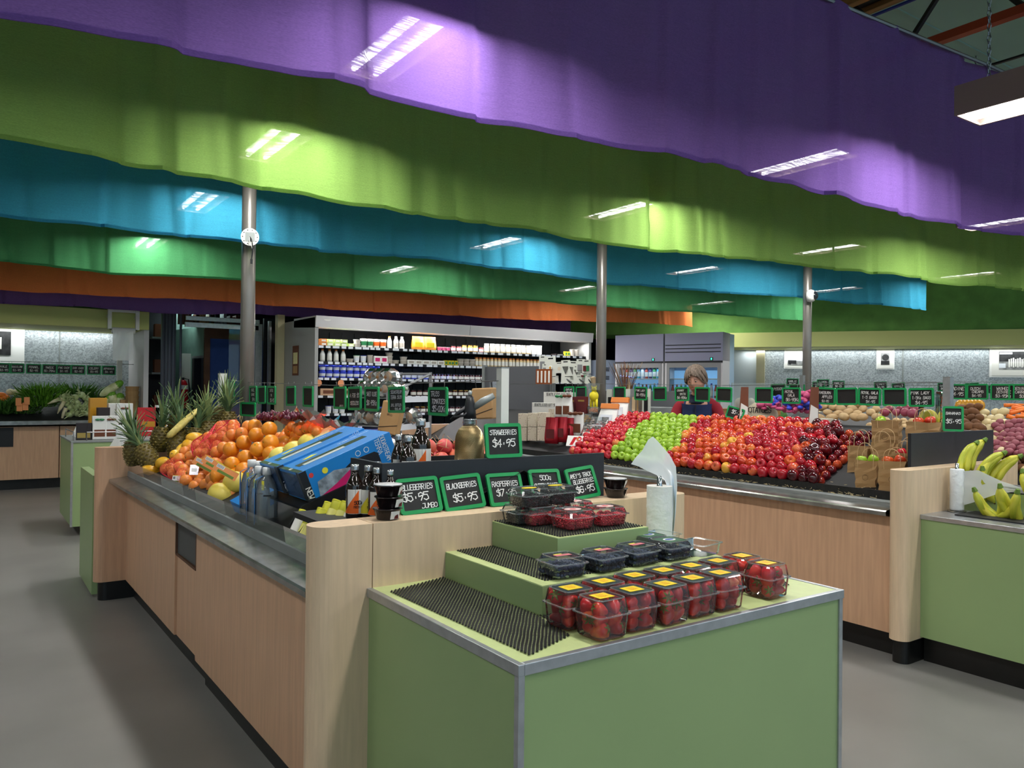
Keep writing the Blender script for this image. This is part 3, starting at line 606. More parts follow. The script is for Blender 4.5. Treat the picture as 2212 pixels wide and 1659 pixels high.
# island behind: wire and signs
post('thin grey post at the near end of the potato island', 7.2, .6, 1.3, 1.64, .02, 'alu'); post('short dark post at the far end of the potato island', 7.2, 5.05, 1.3, 1.68, .02, 'steel_dull')
wire('thin wire above the potatoes', [(7.2, .6, 1.61), (7.2, 5.05, 1.61)], ())
g3 = 'chalkboards hanging above the potatoes'
for i, (px, ln) in enumerate(((1682, [('POTATO', .2, 0, .1)]), (1722, [('WASHED', .2, 0, .1)]), (2068, [('NADINE', .2, 0, .2), ('$4.95', .22, 0, -.15)]), (2110, [('DUTCH', .16, -.05, .2), ('CREAMS', .16, .05, 0), ('$4.95', .16, 0, -.25)]), (2166, [('WASHED', .16, 0, .22), ('DESIREE', .16, .05, 0), ('$3.95kg', .18, .03, -.25)]), (2206, [('DESIREE', .16, 0, .22), ('CARROTS', .16, .05, 0), ('$3', .18, .03, -.25)]))):
    wsign(px, 7.2, 1.525, '%s small chalkboard hanging above the potato heaps, counted from the left' % ordn(i), ln, .19, .135, group=g3)
# right wall signs, tilted on clips
g4 = 'chalkboards along the right wall'
for i, (px, py_) in enumerate(((1712, 826), (1768, 833), (1778, 828), (1811, 831), (1902, 833), (1941, 836), (2040, 836), (2100, 836), (2147, 841), (2205, 842))):
    d = ray(px, py_); q = OO; # intersect plane through counter front
    n = Vector((rn.x, rn.y, 0)); p0 = RW(0, -.5, 0); t_ = (p0-OO).dot(n)/d.dot(n); p = OO+d*t_
    p = PP(px, py_, RW(0, -.55, 0), rn)
    sign('%s small chalkboard along the right wall counter, counted from the left' % ordn(i), p, [(R.choice(['LEEKS', 'CHILLI', 'GARLIC', 'LIMES', 'HERBS']), .22, 0, .15), ('$%d.95' % R.randint(1, 9), .22, 0, -.2)], .22, .15, rz=atan2(-rn.x, rn.y)+pi if 0 else atan2(rn.y, rn.x)+pi/2, roll=R.uniform(-.15, .15), group=g4, hang=False)
t = thing('sign_wire', 'thin wire along the right wall carrying small chalkboards', 'wire'); MB().tube([RW(.8, -.54, 1.66), RW(11, -.54, 1.66)], .004, 5).build('cable', 'wire', t)
for s_ in (1.0, 5.0, 8.5):
    MB().tube([RW(s_, -.54, .94), RW(s_, -.54, 1.68)], .012, 6).build('stand', 'alu', t)
# left wall signs
g5 = 'chalkboards along the left wall'
for i, (px, w1, w2) in enumerate(((8, 'KALE', '$3.95'), (36, 'BROCCOLINI', '$3.95'), (73, 'FENNEL', '$2.95'), (107, 'SWEDE', '$3.75kg'), (138, 'PAK CHOY', '$1.95'), (169, 'BOK CHOY', '$2.95'), (203, 'CELERY', '$3.95'), (235, 'ASPARAGUS', '$4.95'))):
    p = PY(px, 800, 13.55); p.z = 1.735-.0*i
    sign('chalkboard reading %s on the left back wall' % w1, p, [(w1, .2, 0, .17), (w2, .2, 0, -.18)], .195, .145, rz=0, roll=R.uniform(-.02, .02), group=g5, b=.015)
t = thing('sign_wire', 'thin wire along the left back wall carrying chalkboards', 'wire'); MB().tube([(-8, 13.55, 1.835), (2.15, 13.55, 1.835)], .004, 5).build('cable', 'wire', t); MB().box(PY(257, 830, 13.55).x-.03, PY(257, 830, 13.55).x+.04, 13.52, 13.58, .985, 1.95).build('stand', 'offwhite', t)
# ================================================================== FRUIT
def fruitmat(name, c1, c2, c3=None, rough=.28, scale=9, spec=.5, lo=.35, hi=.65, bump=0, speck=None):
    """skin whose colour varies over the fruit and from one fruit to the next"""
    m = bpy.data.materials.new(name); m.use_nodes = True; nt = m.node_tree; b = nt.nodes['Principled BSDF']; N = nt.nodes.new; L = nt.links.new
    tc = N('ShaderNodeTexCoord'); oi = N('ShaderNodeObjectInfo'); add = N('ShaderNodeVectorMath'); add.operation = 'ADD'
    cmb = N('ShaderNodeCombineXYZ'); mu = N('ShaderNodeMath'); mu.operation = 'MULTIPLY'; mu.inputs[1].default_value = 40
    L(oi.outputs['Random'], mu.inputs[0]); L(mu.outputs[0], cmb.inputs[0]); L(mu.outputs[0], cmb.inputs[1]); L(tc.outputs['Object'], add.inputs[0]); L(cmb.outputs[0], add.inputs[1])
    n = N('ShaderNodeTexNoise'); n.inputs['Scale'].default_value = scale; n.inputs['Detail'].default_value = 3; L(add.outputs[0], n.inputs['Vector'])
    r = N('ShaderNodeValToRGB'); r.color_ramp.elements[0].position = lo; r.color_ramp.elements[0].color = (*lin(c1), 1); r.color_ramp.elements[1].position = hi; r.color_ramp.elements[1].color = (*lin(c2), 1)
    if c3: e = r.color_ramp.elements.new(min(.97, hi+.12)); e.color = (*lin(c3), 1)
    sh = N('ShaderNodeMath'); sh.operation = 'MULTIPLY_ADD'; sh.inputs[1].default_value = .16; L(oi.outputs['Random'], sh.inputs[0]); 
    s2 = N('ShaderNodeMath'); s2.operation = 'SUBTRACT'; s2.inputs[1].default_value = .08; L(n.outputs[0], s2.inputs[0]); L(s2.outputs[0], sh.inputs[2]); L(sh.outputs[0], r.inputs[0]); L(r.outputs[0], b.inputs['Base Color'])
    b.inputs['Roughness'].default_value = rough; b.inputs['Specular IOR Level'].default_value = spec
    if bump:
        n2 = N('ShaderNodeTexNoise'); n2.inputs['Scale'].default_value = 260; L(tc.outputs['Object'], n2.inputs['Vector']); bp = N('ShaderNodeBump'); bp.inputs['Strength'].default_value = bump; bp.inputs['Distance'].default_value = .002
        L(n2.outputs[0], bp.inputs['Height']); L(bp.outputs[0], b.inputs['Normal'])
    MATS[name] = m; return m
fruitmat('orange_skin', 'DC8414', 'E89420', 'E8A030', .38, 7, bump=.25); fruitmat('orange_net', 'DC7A2C', 'E48A38', 'E89450', .4, 7, bump=.2)
fruitmat('yellow_skin', 'E0A31A', 'E6B93A', 'D8B040', .35, 6); fruitmat('pomelo_skin', 'D9C34A', 'E2D066', None, .45, 6, bump=.2)
fruitmat('apple_pink', 'B01424', 'C22230', 'D88A4A', .22, 8, lo=.4, hi=.6); fruitmat('apple_green', '7FA51E', '98BC30', 'A8C84A', .25, 6)
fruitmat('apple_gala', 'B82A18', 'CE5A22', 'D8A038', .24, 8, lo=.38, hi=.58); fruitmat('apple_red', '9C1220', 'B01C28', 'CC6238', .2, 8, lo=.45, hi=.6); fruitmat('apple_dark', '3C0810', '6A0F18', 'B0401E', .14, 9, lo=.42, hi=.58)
fruitmat('potato', 'B49468', 'C8AC7E', None, .7, 20, lo=.3, hi=.7); fruitmat('potato_brown', '5E3A1E', '744A26', None, .8, 20); fruitmat('potato_white', 'D4C08E', 'DECFA2', None, .5, 12); fruitmat('potato_red', '823C4A', '96505A', None, .6, 14)
fruitmat('carrot', 'E8701A', 'F0842A', None, .5, 9); fruitmat('onion_red', '7A2434', '98445A', None, .4, 9)
mat('stem', '4E3A22', .8); mat('stem_green', '5E7A2C', .7)
def apple_mesh(name, m_, r=.0385, el=1.0):
    mb = MB(); prof = [(.001, -.030), (.010, -.034), (.022, -.033), (.031, -.022), (.037, -.006), (.0385, .008), (.036, .021), (.029, .030), (.018, .034), (.009, .030), (.001, .021)]
    prof = [(a*r/.0385, b*r/.0385*el) for a, b in prof]
    mb.lathe(prof, 14, cap=False); body_ = mb.mesh(name, m_, True)
    st = MB().tube([(0, 0, .018*el), (.002, 0, .030*el), (.005, .001, .041*el)], .0013, 4).mesh('stem', 'stem'); return body_, st
def ball_mesh(name, m_, r, fz=1, n=14, k=9, navel=True):
    mb = MB(); prof = [(max(.001, r*sin(pi*i/k)), -r*fz*cos(pi*i/k)) for i in range(k+1)]
    if navel: prof[-1] = (.001, r*fz*.93); prof[0] = (.001, -r*fz*.95)
    mb.lathe(prof, n, cap=False); me = mb.mesh(name, m_, True)
    bt_ = MB().lathe([(.0035, r*fz*.925), (.0045, r*fz*.945), (.002, r*fz*.955)], 6).mesh('navel', 'stem_green'); return me, bt_
def place(name, label, cat, body_, partn, part, p, group, sc=1, up=None, tiltmax=pi):
    o = bpy.data.objects.new(name, body_); COL.objects.link(o); o.location = p
    o.rotation_euler = (R.uniform(-tiltmax, tiltmax), R.uniform(-tiltmax, tiltmax), R.uniform(0, 6.28)); o.scale = (sc,)*3
    tag(o, label, cat, group)
    if part: mo(partn, part, o)
    return o
# ---- apples on the bank. plane of the bed: x 4.46..5.26, z .87..1.27
BD = Vector((.8, 0, .4)).normalized(); BN = Vector((-.4, 0, .8)).normalized()
def bed(s, y, h): return Vector((4.47, y, .875))+BD*s+BN*h
var = {k: apple_mesh('apple', 'apple_'+k, r, e) for k, r, e in (('pink', .037, 1), ('green', .0385, .95), ('gala', .0395, .97), ('red', .0395, 1), ('dark', .041, 1.02))}
VN = {'pink': ('bright red apple with yellow blush', 'left bank'), 'green': ('green apple', 'green bank'), 'gala': ('orange red streaked apple', 'bank right of the green apples'), 'red': ('deep red apple', 'middle red bank'), 'dark': ('very dark red apple', 'bank beside the paper bags')}
def kind(y, s):
    yy_ = y+.1*(noise1(s*9, 3)-.5)
    # boundaries read at the bottom (s=0) and the top (s=.8)
    if yy_ > 4.97+.2*s: return 'pink'
    if yy_ > 4.34+.32*s: return 'green'
    if yy_ > 3.7+.35*s: return 'gala'
    if yy_ > 3.19+.39*s: return 'red'
    return 'dark'
rows = 11; cnt = {}
for rw in range(rows):
    s = .05+rw*.0705; ya, yb = (2.97+.02*rw, 5.5+.018*rw)
    n = int((yb-ya)/.079); L_ = []
    for i in range(n):
        y = yb-(i+.5*(rw % 2))*.079
        s_ = s+R.uniform(-.008, .008)
        hump = .025+.05*abs(sin((y-3.1)*2.1))*sin(min(1, s/.5)*pi*.9)
        kd = kind(y, s)
        if y < 2.96+.25*s: continue
        if kd == 'red' and R.random() < .22: kd = 'gala'
        if kd == 'dark' and R.random() < .2: kd = 'red'
        if kd == 'gala' and R.random() < .25: kd = 'red'
        kk = (kd, rw); cnt[kk] = cnt.get(kk, 0)+1
        look, bank = VN[kd]; b_, st = var[kd]
        p = bed(s_, y+R.uniform(-.006, .006), .032+hump+R.uniform(-.004, .006))
        place('apple', '%s, %s row up, %s of its kind from left' % (look.replace(' with yellow blush', '').replace(' streaked', ''), ordn(rw), ordn(cnt[kk]-1)), 'apple', b_, 'stem', st, p, {'pink': 'bright red apples in the left bank', 'green': 'green apples', 'gala': 'orange red streaked apples', 'red': 'deep red apples', 'dark': 'very dark red apples'}[kd], R.uniform(.92, 1.06), tiltmax=1.3)
# a lower course fills the gaps under the top one
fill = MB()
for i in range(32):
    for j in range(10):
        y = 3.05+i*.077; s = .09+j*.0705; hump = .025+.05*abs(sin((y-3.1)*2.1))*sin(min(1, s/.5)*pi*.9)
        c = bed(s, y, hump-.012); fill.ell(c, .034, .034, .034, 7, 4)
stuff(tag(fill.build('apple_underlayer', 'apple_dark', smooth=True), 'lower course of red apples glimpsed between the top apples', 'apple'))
yg = apple_mesh('apple', 'yellow_skin', .035, .9)
place('apple', 'single yellow fruit on top of the deep red apples', 'apple', yg[0], 'stem', yg[1], PX(1642, 906, 5.12), 'odd apples')
# straw on the lip
sm = MB()
for i in range(260):
    y = R.uniform(2.6, 5.4); x = R.uniform(4.40, 4.5); z = .93+R.uniform(-.03, .01) if x > 4.46 else .885; a = R.uniform(0, 6.28); l = R.uniform(.015, .045)
    sm.tube([(x, y, z), (x+l*.3*cos(a), y+l*sin(a), z+R.uniform(-.006, .012))], .0012, 3, False)
stuff(tag(sm.build('straw', mat('straw', 'CDB98A', .8)), 'loose pale straw along the front of the apple bank', 'straw'))
# ---- oranges : bed of the near island
def PB(px, py, lift=0): return PP(px, py, (1.08, 0, .90+lift), Vector((-.5, 0, 1)).normalized())
om, on = ball_mesh('orange', 'orange_skin', .044); onet, _ = ball_mesh('orange', 'orange_net', .037)
def crop(cx, cy): return 250+cx/4.337, 820+cy/4.337
loose = [(1440, 465, .19), (1315, 520, .17), (1200, 590, .15), (1450, 590, .13), (1335, 655, .12), (1080, 655, .14), (1215, 730, .10), (1090, 795, .10), (1450, 695, .08), (1700, 535, .07), (1810, 540, .06), (1585, 600, .06), (1690, 605, .05), (1570, 655, .05), (1645, 475, .08), (1200, 850, .05), (1110, 900, .04), (960, 900, .05), (1340, 745, .04), (1560, 705, .03), (1270, 790, .04), (1180, 520, .15), (1300, 440, .17)]
for i, (cx, cy, l) in enumerate(loose):
    p = PB(*crop(cx, cy), l+.03)
    place('orange', '%s loose orange of the pyramid, counted from its top right' % ordn(i), 'orange', om, 'navel', on, p, 'loose oranges', R.uniform(.95, 1.05), tiltmax=2.2)
# oranges in the pink nets, heaped left of the pyramid; back rows follow the heap
net = []
for (cx, cy, l) in ((985, 440, .20), (1105, 430, .21), (1100, 470, .19), (990, 485, .19), (1000, 540, .17), (880, 590, .14), (870, 545, .17), (760, 615, .12), (780, 690, .12), (950, 620, .14), (945, 680, .13), (850, 690, .11), (1090, 520, .18), (1180, 500, .18), (700, 720, .08), (600, 745, .08), (560, 770, .06), (470, 840, .04), (540, 880, .03), (600, 820, .06), (620, 900, .03), (660, 950, .02), (850, 990, .0), (900, 930, .03), (740, 1000, .0), (1010, 640, .14), (820, 640, .13), (1060, 560, .16), (640, 850, .05), (720, 880, .04), (800, 930, .02), (700, 800, .06), (800, 800, .07), (880, 840, .06), (520, 830, .05), (980, 860, .05), (930, 560, .17), (1240, 440, .19), (850, 760, .09), (930, 790, .08), (780, 960, .01), (590, 960, .0), (1000, 960, .01), (700, 640, .1), (650, 680, .1)):
    net.append((cx, cy, l))
NETP = []
for i, (cx, cy, l) in enumerate(net):
    p = PB(*crop(cx, cy), l+.025); NETP.append(p)
    place('orange', '%s netted orange of the heap beside the pineapples' % ordn(i), 'orange', onet, 'navel', on, p, 'oranges in pink nets', R.uniform(.92, 1.06), tiltmax=2.2)
# under layer
fill = MB()
for i in range(14):
    for j in range(9):
        y = 4.2+i*.083; x = 1.13+j*.075; b_ = .9+(x-1.08)*.5+.11*sin(max(0, min(1, (y-3.3)/2))*pi)*sin((x-1.0)/.9*pi)*.8
        if y > 4.9 and x > 1.4: continue
        fill.ell((x, y, b_-.02), .039, .039, .039, 8, 5)
stuff(tag(fill.build('orange_underlayer', 'orange_net', smooth=True), 'lower course of oranges glimpsed under the top ones', 'orange'))
# pink mesh nets over oranges (open crossed threads)
glassmat('net_pink', 'F04060', .0, .3)
def netmesh(name, label, pts, r, m_, seed):
    """thread net draped around a clump of spheres: closed hull grown from the centres"""
    bm = bmesh.new()
    for p in pts:
        for q in range(14):
            z = 1-2*(q+.5)/14; a = q*2.4; rr = sqrt(1-z*z); bm.verts.new((p.x+rr*cos(a)*r, p.y+rr*sin(a)*r, p.z+z*r))
    res = bmesh.ops.convex_hull(bm, input=bm.verts)
    for v in [v for v in bm.verts if not v.link_faces]: bm.verts.remove(v)
    bmesh.ops.triangulate(bm, faces=bm.faces); bmesh.ops.subdivide_edges(bm, edges=[e for e in bm.edges if e.calc_length() > .03], cuts=2, use_grid_fill=True); bmesh.ops.subdivide_edges(bm, edges=[e for e in bm.edges if e.calc_length() > .016], cuts=1, use_grid_fill=True)
    me = bpy.data.meshes.new(name); bm.to_mesh(me); bm.free(); me.materials.append(MATS[m_])
    o = bpy.data.objects.new(name, me); COL.objects.link(o)
    w = o.modifiers.new('threads', 'WIREFRAME'); w.thickness = .0014; w.use_replace = True; w.use_even_offset = False
    return tag(o, label, 'net')
mat('thread_pink', 'E8364E', .6)
netmesh('orange_net', 'pink mesh net around the upper heap of oranges', NETP[0:5]+NETP[26:28]+[NETP[36]], .04, 'thread_pink', 1)
netmesh('orange_net', 'pink mesh net around oranges in the middle of the heap', [NETP[i] for i in (5, 6, 7, 8, 9, 10, 11, 26)], .04, 'thread_pink', 2)
netmesh('orange_net', 'pink mesh net around the lowest oranges beside the mangoes', [NETP[i] for i in (16, 17, 18, 19, 20, 21)], .04, 'thread_pink', 3)
# net labels : two green and yellow printed tags with bar code, one silver tag
def card(name, label, cat, c, w, h, nrm, m_, extra=None, up=(0, 0, 1), group=None, th=.001):
    t = thing(name, label, cat, c, 0, group); q = (-Vector(nrm)).to_track_quat('Y', 'Z'); t.rotation_euler = q.to_euler()
    MB().box(-w/2, w/2, 0, th, -h/2, h/2).build('card', m_, t)
    if extra: extra(t, w, h)
    return t
def barcode(t, w, h):
    mb = MB(); MB().box(-w*.42, -w*.1, -.0006, 0, 0, h*.4).build('printed_panel', 'white', t)
    for i in range(9): x = -w*.40+i*w*.032; mb.box(x, x+w*.014, -.0012, -.0006, h*.04, h*.36)
    mb.build('bar_code', 'black', t); MB().box(-w/2, w/2, -.0006, 0, h*.44, h*.5).build('border', 'yellow_card', t); MB().box(-w*.3, w*.4, -.0006, 0, -h*.45, -h*.15).build('printed_band', 'stem_green', t)
mat('yellow_card', 'E0CC3A', .5); mat('orange_card', 'D8874A', .5)
vd = (-.5, -.8, .35)
for (cx, cy, lb) in ((830, 800, 'net label with bar code on the left of the netted oranges'), (920, 790, 'net label with bar code next to the loose pyramid'), (1030, 860, 'folded net label hanging below the two others')):
    card('net_label', lb, 'label', PB(*crop(cx, cy), .16), .13, .045, vd, 'orange_card', barcode, group='printed net labels').rotation_euler.y += .5
card('net_label', 'silver label on the front net of oranges', 'label', PB(*crop(735, 845), .12), .05, .06, vd, mat('foil', 'C0C0C4', .2, metal=.8), lambda t, w, h: MB().box(-w*.3, w*.3, -.0006, 0, -h*.2, h*.15).build('printed_panel', 'white', t))
card('net_label', 'small yellow bordered bar code label low on the front net', 'label', PB(*crop(565, 935), .07), .045, .05, vd, 'white', barcode)
# mangoes / yellow ovals at the left front, pomelos right
ym = MB().ell((0, 0, 0), .062, .044, .04, 14, 9).mesh('mango', 'yellow_skin', True)
for i, (cx, cy, l) in enumerate(((745, 550, .14), (640, 650, .10), (575, 715, .08), (440, 780, .06), (330, 845, .04), (700, 600, .12), (620, 720, .07))):
    o = place('mango', '%s yellow mango, counted from the pole side' % ordn(i), 'mango', ym, '', None, PB(*crop(cx, cy), l+.03), 'yellow mangoes left of the oranges', 1, tiltmax=.4); mo('stem_scar', MB().ell((.06, 0, 0), .004, .004, .004, 6, 3).mesh('stem_scar', 'stem'), o)
pm = MB().ell((0, 0, 0), .068, .068, .062, 18, 11).mesh('pomelo', 'pomelo_skin', True)
for i, (cx, cy, l) in enumerate(((1120, 965, .02), (980, 1075, .0), (1680, 680, .06), (1820, 610, .07), (1550, 735, .05))):
    o = place('pomelo', ('pale yellow pomelo nearest the clear bottles', 'pale yellow pomelo at the front in clear film', 'pale yellow pomelo behind the blue boxes', 'pale yellow pomelo near the halved one', 'pale yellow pomelo beside the halved melon')[i], 'pomelo', pm, '', None, PB(*crop(cx, cy), l+.04), None, .95, tiltmax=.5)
    mo('stem_scar', MB().ell((0, 0, .062), .005, .005, .003, 6, 3).mesh('stem_scar', 'stem'), o)
# halved pomelos
mat('flesh', 'E6DDA0', .35, noise=.15, nscale=60); mat('pith', 'EDE6BE', .6)
for (cx, cy, l, lb, rx_) in ((1440, 750, .10, 'halved pomelo in film beside the loose oranges', (.3, -.9, -.3)), (1965, 525, .14, 'halved pomelo in film above the blue boxes', (.2, -.7, .2))):
    t = thing('halved_pomelo', lb, 'pomelo', PB(*crop(cx, cy), l), rx_)
    prof = [(max(.001, .066*sin(pi/2*i/6)), -.062*cos(pi/2*i/6)) for i in range(7)]
    MB().lathe(prof, 20, cap=False).build('rind', 'pomelo_skin', t, True); MB().lathe([(.001, .0), (.056, 0), (.066, -.002)], 20, cap=False).build('pith', 'pith', t); MB().lathe([(.001, .0015), (.055, .0012)], 20, cap=False).build('flesh', 'flesh', t)
# mandarins and grapes in the back with pink nets / red paper
mm, mn = ball_mesh('mandarin', 'orange_net', .03, .85)
for i, (px, py_) in enumerate(((652, 920), (662, 926), (670, 918), (640, 925), (677, 926), (648, 930), (630, 921), (684, 932))):
    place('mandarin', '%s mandarin in the red film near the grapes' % ordn(i), 'mandarin', mm, 'navel', mn, PB(px, py_, .17), 'mandarins behind the oranges', 1)
mat('grape', '5A1A30', .25, spec=.6); gm = MB().ell((0, 0, 0), .0115, .0115, .013, 8, 5).mesh('grape', 'grape', True)
for b_i in range(6):
    c = PB(572+b_i*16, 909-(b_i % 2)*4, .22); t = MB()
    for q in range(46): a = R.uniform(0, 6.28); rr = R.uniform(0, .055); t.ell((rr*cos(a), rr*sin(a), .012+R.uniform(0, .035)*(1-rr/.06)), .0115, .0115, .013, 7, 4)
    o = t.build('grape_bunch', 'grape', smooth=True); o.location = c; tag(o, '%s bunch of dark red grapes from the pole, behind the oranges' % ordn(b_i), 'grapes', 'dark grape bunches'); stuff(o)
glassmat('red_film', 'F0503A', .25, .15)
for i, (px, py_, l) in enumerate(((672, 905, .22), (618, 912, .2), (700, 918, .18), (745, 928, .13))):
    c = PB(px, py_, l); mb = MB(); n = 14; vs = [(0, 0, -.02)]
    for j in range(n): a = 2*pi*j/n; vs.append((.075*cos(a)*R.uniform(.8, 1.2), .075*sin(a)*R.uniform(.8, 1.2), .03+R.uniform(-.02, .035)))
    mb.add(vs, [(0, j+1, (j+1) % n+1) for j in range(n)]); o = mb.build('red_film', 'red_film'); o.location = c
    tag(o, ('crumpled red film around the grapes near the fridge side', 'crumpled red net film left of the grapes', 'red film folded over mandarins', 'red film piece by the halved pomelo')[i], 'film')
# ---- pineapples
mat('pine_leaf', '5E7A52', .5, noise=.25, nscale=14); mat('pine_leaf2', '8A9A62', .5, noise=.2, nscale=14); fruitmat('pine_skin', '4E4018', '6E5E22', 'A08A34', .5, 22); mat('pine_tip', 'B8A860', .6)
def pineapple(label, c, h=.17, lean=(0, 0), leaf='pine_leaf', group='pineapples', cr=1.0, r=.058):
    t = thing('pineapple', label, 'pineapple', c, (lean[0], lean[1], R.uniform(0, 6)), group)
    mb = MB(); K = 9; n = 11
    prof = [(r*(.55+.45*sin(pi*min(1, .12+.8*i/14))), h*i/14) for i in range(15)]
    MB().lathe(prof, 16).build('fruit', 'pine_skin', t, True)
    tp = MB()
    for i in range(K):
        z = h*(i+.5)/K; rr = r*(.55+.45*sin(pi*min(1, .12+.8*z/h)))
        for j in range(n):
            a = 2*pi*(j+.5*(i % 2))/n; ca, sa = cos(a), sin(a); w = .8*pi*rr/n; hz = h/K*.48
            ctr = Vector((ca*(rr+.005), sa*(rr+.005), z)); tx = Vector((-sa, ca, 0))*w; tz = Vector((0, 0, hz)); out_ = Vector((ca, sa, .25))*.006
            base = [ctr+tx-Vector((ca, sa, 0))*.004, ctr+tz-Vector((ca, sa, 0))*.004, ctr-tx-Vector((ca, sa, 0))*.004, ctr-tz-Vector((ca, sa, 0))*.004]
            tp.add(base+[ctr+out_*.6], [(0, 1, 4), (1, 2, 4), (2, 3, 4), (3, 0, 4)])
            tp.add([ctr+out_*.5+tx*.15, ctr+out_*1.6+tz*.5, ctr+out_*.5-tx*.15], [(0, 1, 2)])
    stuff(tp.build('eyes', 'pine_eye', t))
    for ring in range(5):
        m_ = 7 if ring < 4 else 4
        for j in range(m_):
            a = 2*pi*(j+.5*(ring % 2))/m_+R.uniform(-.15, .15); L_ = cr*(.09+.022*ring)*R.uniform(.85, 1.15); open_ = (1.1-.22*ring)
            pts = []; w0 = .011
            for q in range(6):
                f = q/5; rad = .012+L_*sin(open_*(.35+.65*f))*f; z = h-.005+ring*.014+L_*cos(open_*(.35+.65*f)*.8)*f; pts.append((rad, z, w0*(1-f**1.6)+.0006))
            vs = []; fs = []
            for rad, z, w in pts:
                ca, sa = cos(a), sin(a); vs += [(rad*ca-w*sa, rad*sa+w*ca, z+.004), (rad*ca, rad*sa, z-.001), (rad*ca+w*sa, rad*sa-w*ca, z+.004)]
            for q in range(5): b0 = q*3; fs += [(b0, b0+3, b0+4, b0+1), (b0+1, b0+4, b0+5, b0+2)]
            MB().add(vs, fs).build('leaf', leaf if (ring+j) % 4 else 'pine_leaf2', t)
    return t
fruitmat('pine_eye', '5A4E1E', '7E7030', 'B09C4A', .55, 30)
def PBB(px, py, x, z): return PX(px, py, x)
pn = []
for px, py_, xx, lb, le, hh in ((292, 1004, 5.92, 'leftmost pineapple, standing at the front corner', (-.1, -.15), .16), (332, 1010, 5.72, 'rounded front pineapple, eyes facing us, short crown', (.5, -.3), .16), (380, 985, 5.72, 'pineapple leaning back to the right behind the front two', (.1, .35), .17),
                           (343, 975, 5.98, 'pineapple with a spiky crown behind the leftmost one', (0, -.1), .16), (385, 945, 5.98, 'pineapple at the back, crown against the fire extinguisher', (0, -.1), .15), (450, 955, 5.72, 'pineapple with a wide pale crown in front of the blue wall', (0, .05), .14),
                           (492, 940, 5.84, 'pineapple next to the steel pole', (0, 0), .15), (470, 925, 6.02, 'rearmost pineapple half hidden beside the pole', (.1, -.2), .15), (418, 972, 5.68, 'pineapple behind the mangoes, mostly its crown showing', (0, .2), .14)):
    p2 = PY(px, py_, xx); p2.z = max(.885+max(0, p2.x-1.0)*.5, p2.z)
    pineapple(lb, p2, hh*1.08, le, cr=1.2, r=.064, leaf='pine_leaf' if 'pale' not in lb else 'pine_leaf2')
# peeled pineapple half with its crown, in film
c0 = PY(362, 945, 5.7); c1 = PY(430, 882, 5.7); t = thing('pineapple_half', 'long pale halved pineapple wrapped in film, leaning among crowns', 'pineapple', c0); d = c1-c0; t.rotation_euler = d.to_track_quat('Z', 'Y').to_euler(); L_ = d.length
MB().lathe([(.012, 0), (.032, .02), (.036, L_*.45), (.026, L_*.9), (.01, L_)], 12, sy=.7).build('flesh', mat('pine_flesh', 'E4D27A', .35, noise=.2, nscale=40), t, True)
for j in range(7):
    a = j*.9; MB().add([(.008*cos(a), .008*sin(a), L_-.01), (.02*cos(a)+.006, .02*sin(a), L_+.06), (.03*cos(a), .03*sin(a), L_+.15), (.02*cos(a)-.006, .02*sin(a), L_+.06)], [(0, 1, 2, 3)]).build('leaf', 'pine_leaf2', t)
# ---- bananas
fruitmat('banana_skin', 'A4AE2C', 'C6C03C', 'D8C84A', .42, 7, lo=.3, hi=.6)
def banana_mesh(L_=.19, bend=1.15, r=.0175):
    n = 11; pts = []; rs = []
    for i in range(n):
        f = i/(n-1); a = bend*(f-.5); Rr = L_/bend; pts.append((Rr*(cos(a)-cos(bend/2)), 0, Rr*sin(a)))
        rs.append(r*(.33 if i == 0 else .38 if i == n-1 else min(1, .42+1.5*min(f, 1-f)*2.2)))
    return MB().tube(pts, rs, 5).mesh('banana', 'banana_skin', True)
bme = [banana_mesh(.17, .9), banana_mesh(.19, 1.25), banana_mesh(.16, .7)]
bst = MB().tube([(0, 0, 0), (.002, 0, .03)], .0055, 5).mesh('stem', 'banana_skin'); btip = MB().ell((0, 0, 0), .006, .006, .004, 6, 3).mesh('tip', 'stem')
def hand(label, c, n, fan, rot, L=0, sc=1.0):
    t = thing('banana_bunch', label, 'bananas', c, rot, 'banana bunches'); t.scale = (sc,)*3
    MB().tube([(0, 0, .012), (0, 0, -.008)], [.008*1, .014], 7).build('crown', 'stem_green', t)
    for j in range(n):
        f = (j-(n-1)/2)*fan; m_ = bme[(j+L) % 3]; o = mo('banana', m_, t); o.rotation_euler = (0, .28+.12*(j % 2), f)
        Lh = .088; rm = Matrix.Rotation(f, 3, 'Z') @ Matrix.Rotation(.28+.12*(j % 2), 3, 'Y'); o.location = -(rm @ Vector((0, 0, Lh)))+Vector((0, 0, -.004))
        q = mo('tip', btip, o, (0, 0, -Lh)); 
    return t
BN_ = [((2105, 1058), 4.62, 5, .5, (.15, .35, 2.6)), ((2160, 1050), 4.62, 5, .45, (.1, .2, 3.1)), ((2198, 1062), 4.60, 5, .5, (-.2, .3, 3.4)), ((2122, 1012), 4.74, 4, .35, (0, .1, 3.0)), ((2110, 956), 4.9, 5, .38, (.1, -.75, 2.4)), ((2128, 950), 4.95, 4, .4, (.2, -.8, 2.2)), ((2170, 978), 4.86, 5, .33, (.2, -.95, 2.1)), ((2205, 985), 4.9, 4, .3, (0, -1.0, 2.0)), ((2209, 1018), 4.7, 4, .4, (.3, .1, 2.6))]
for i, ((px, py_), xx, n, fan, rot) in enumerate(BN_):
    hand('%s bunch of yellow green bananas, counted lower row first' % ordn(i), PX(px, py_, xx), n+1, fan*.85, rot, i, 1.18)
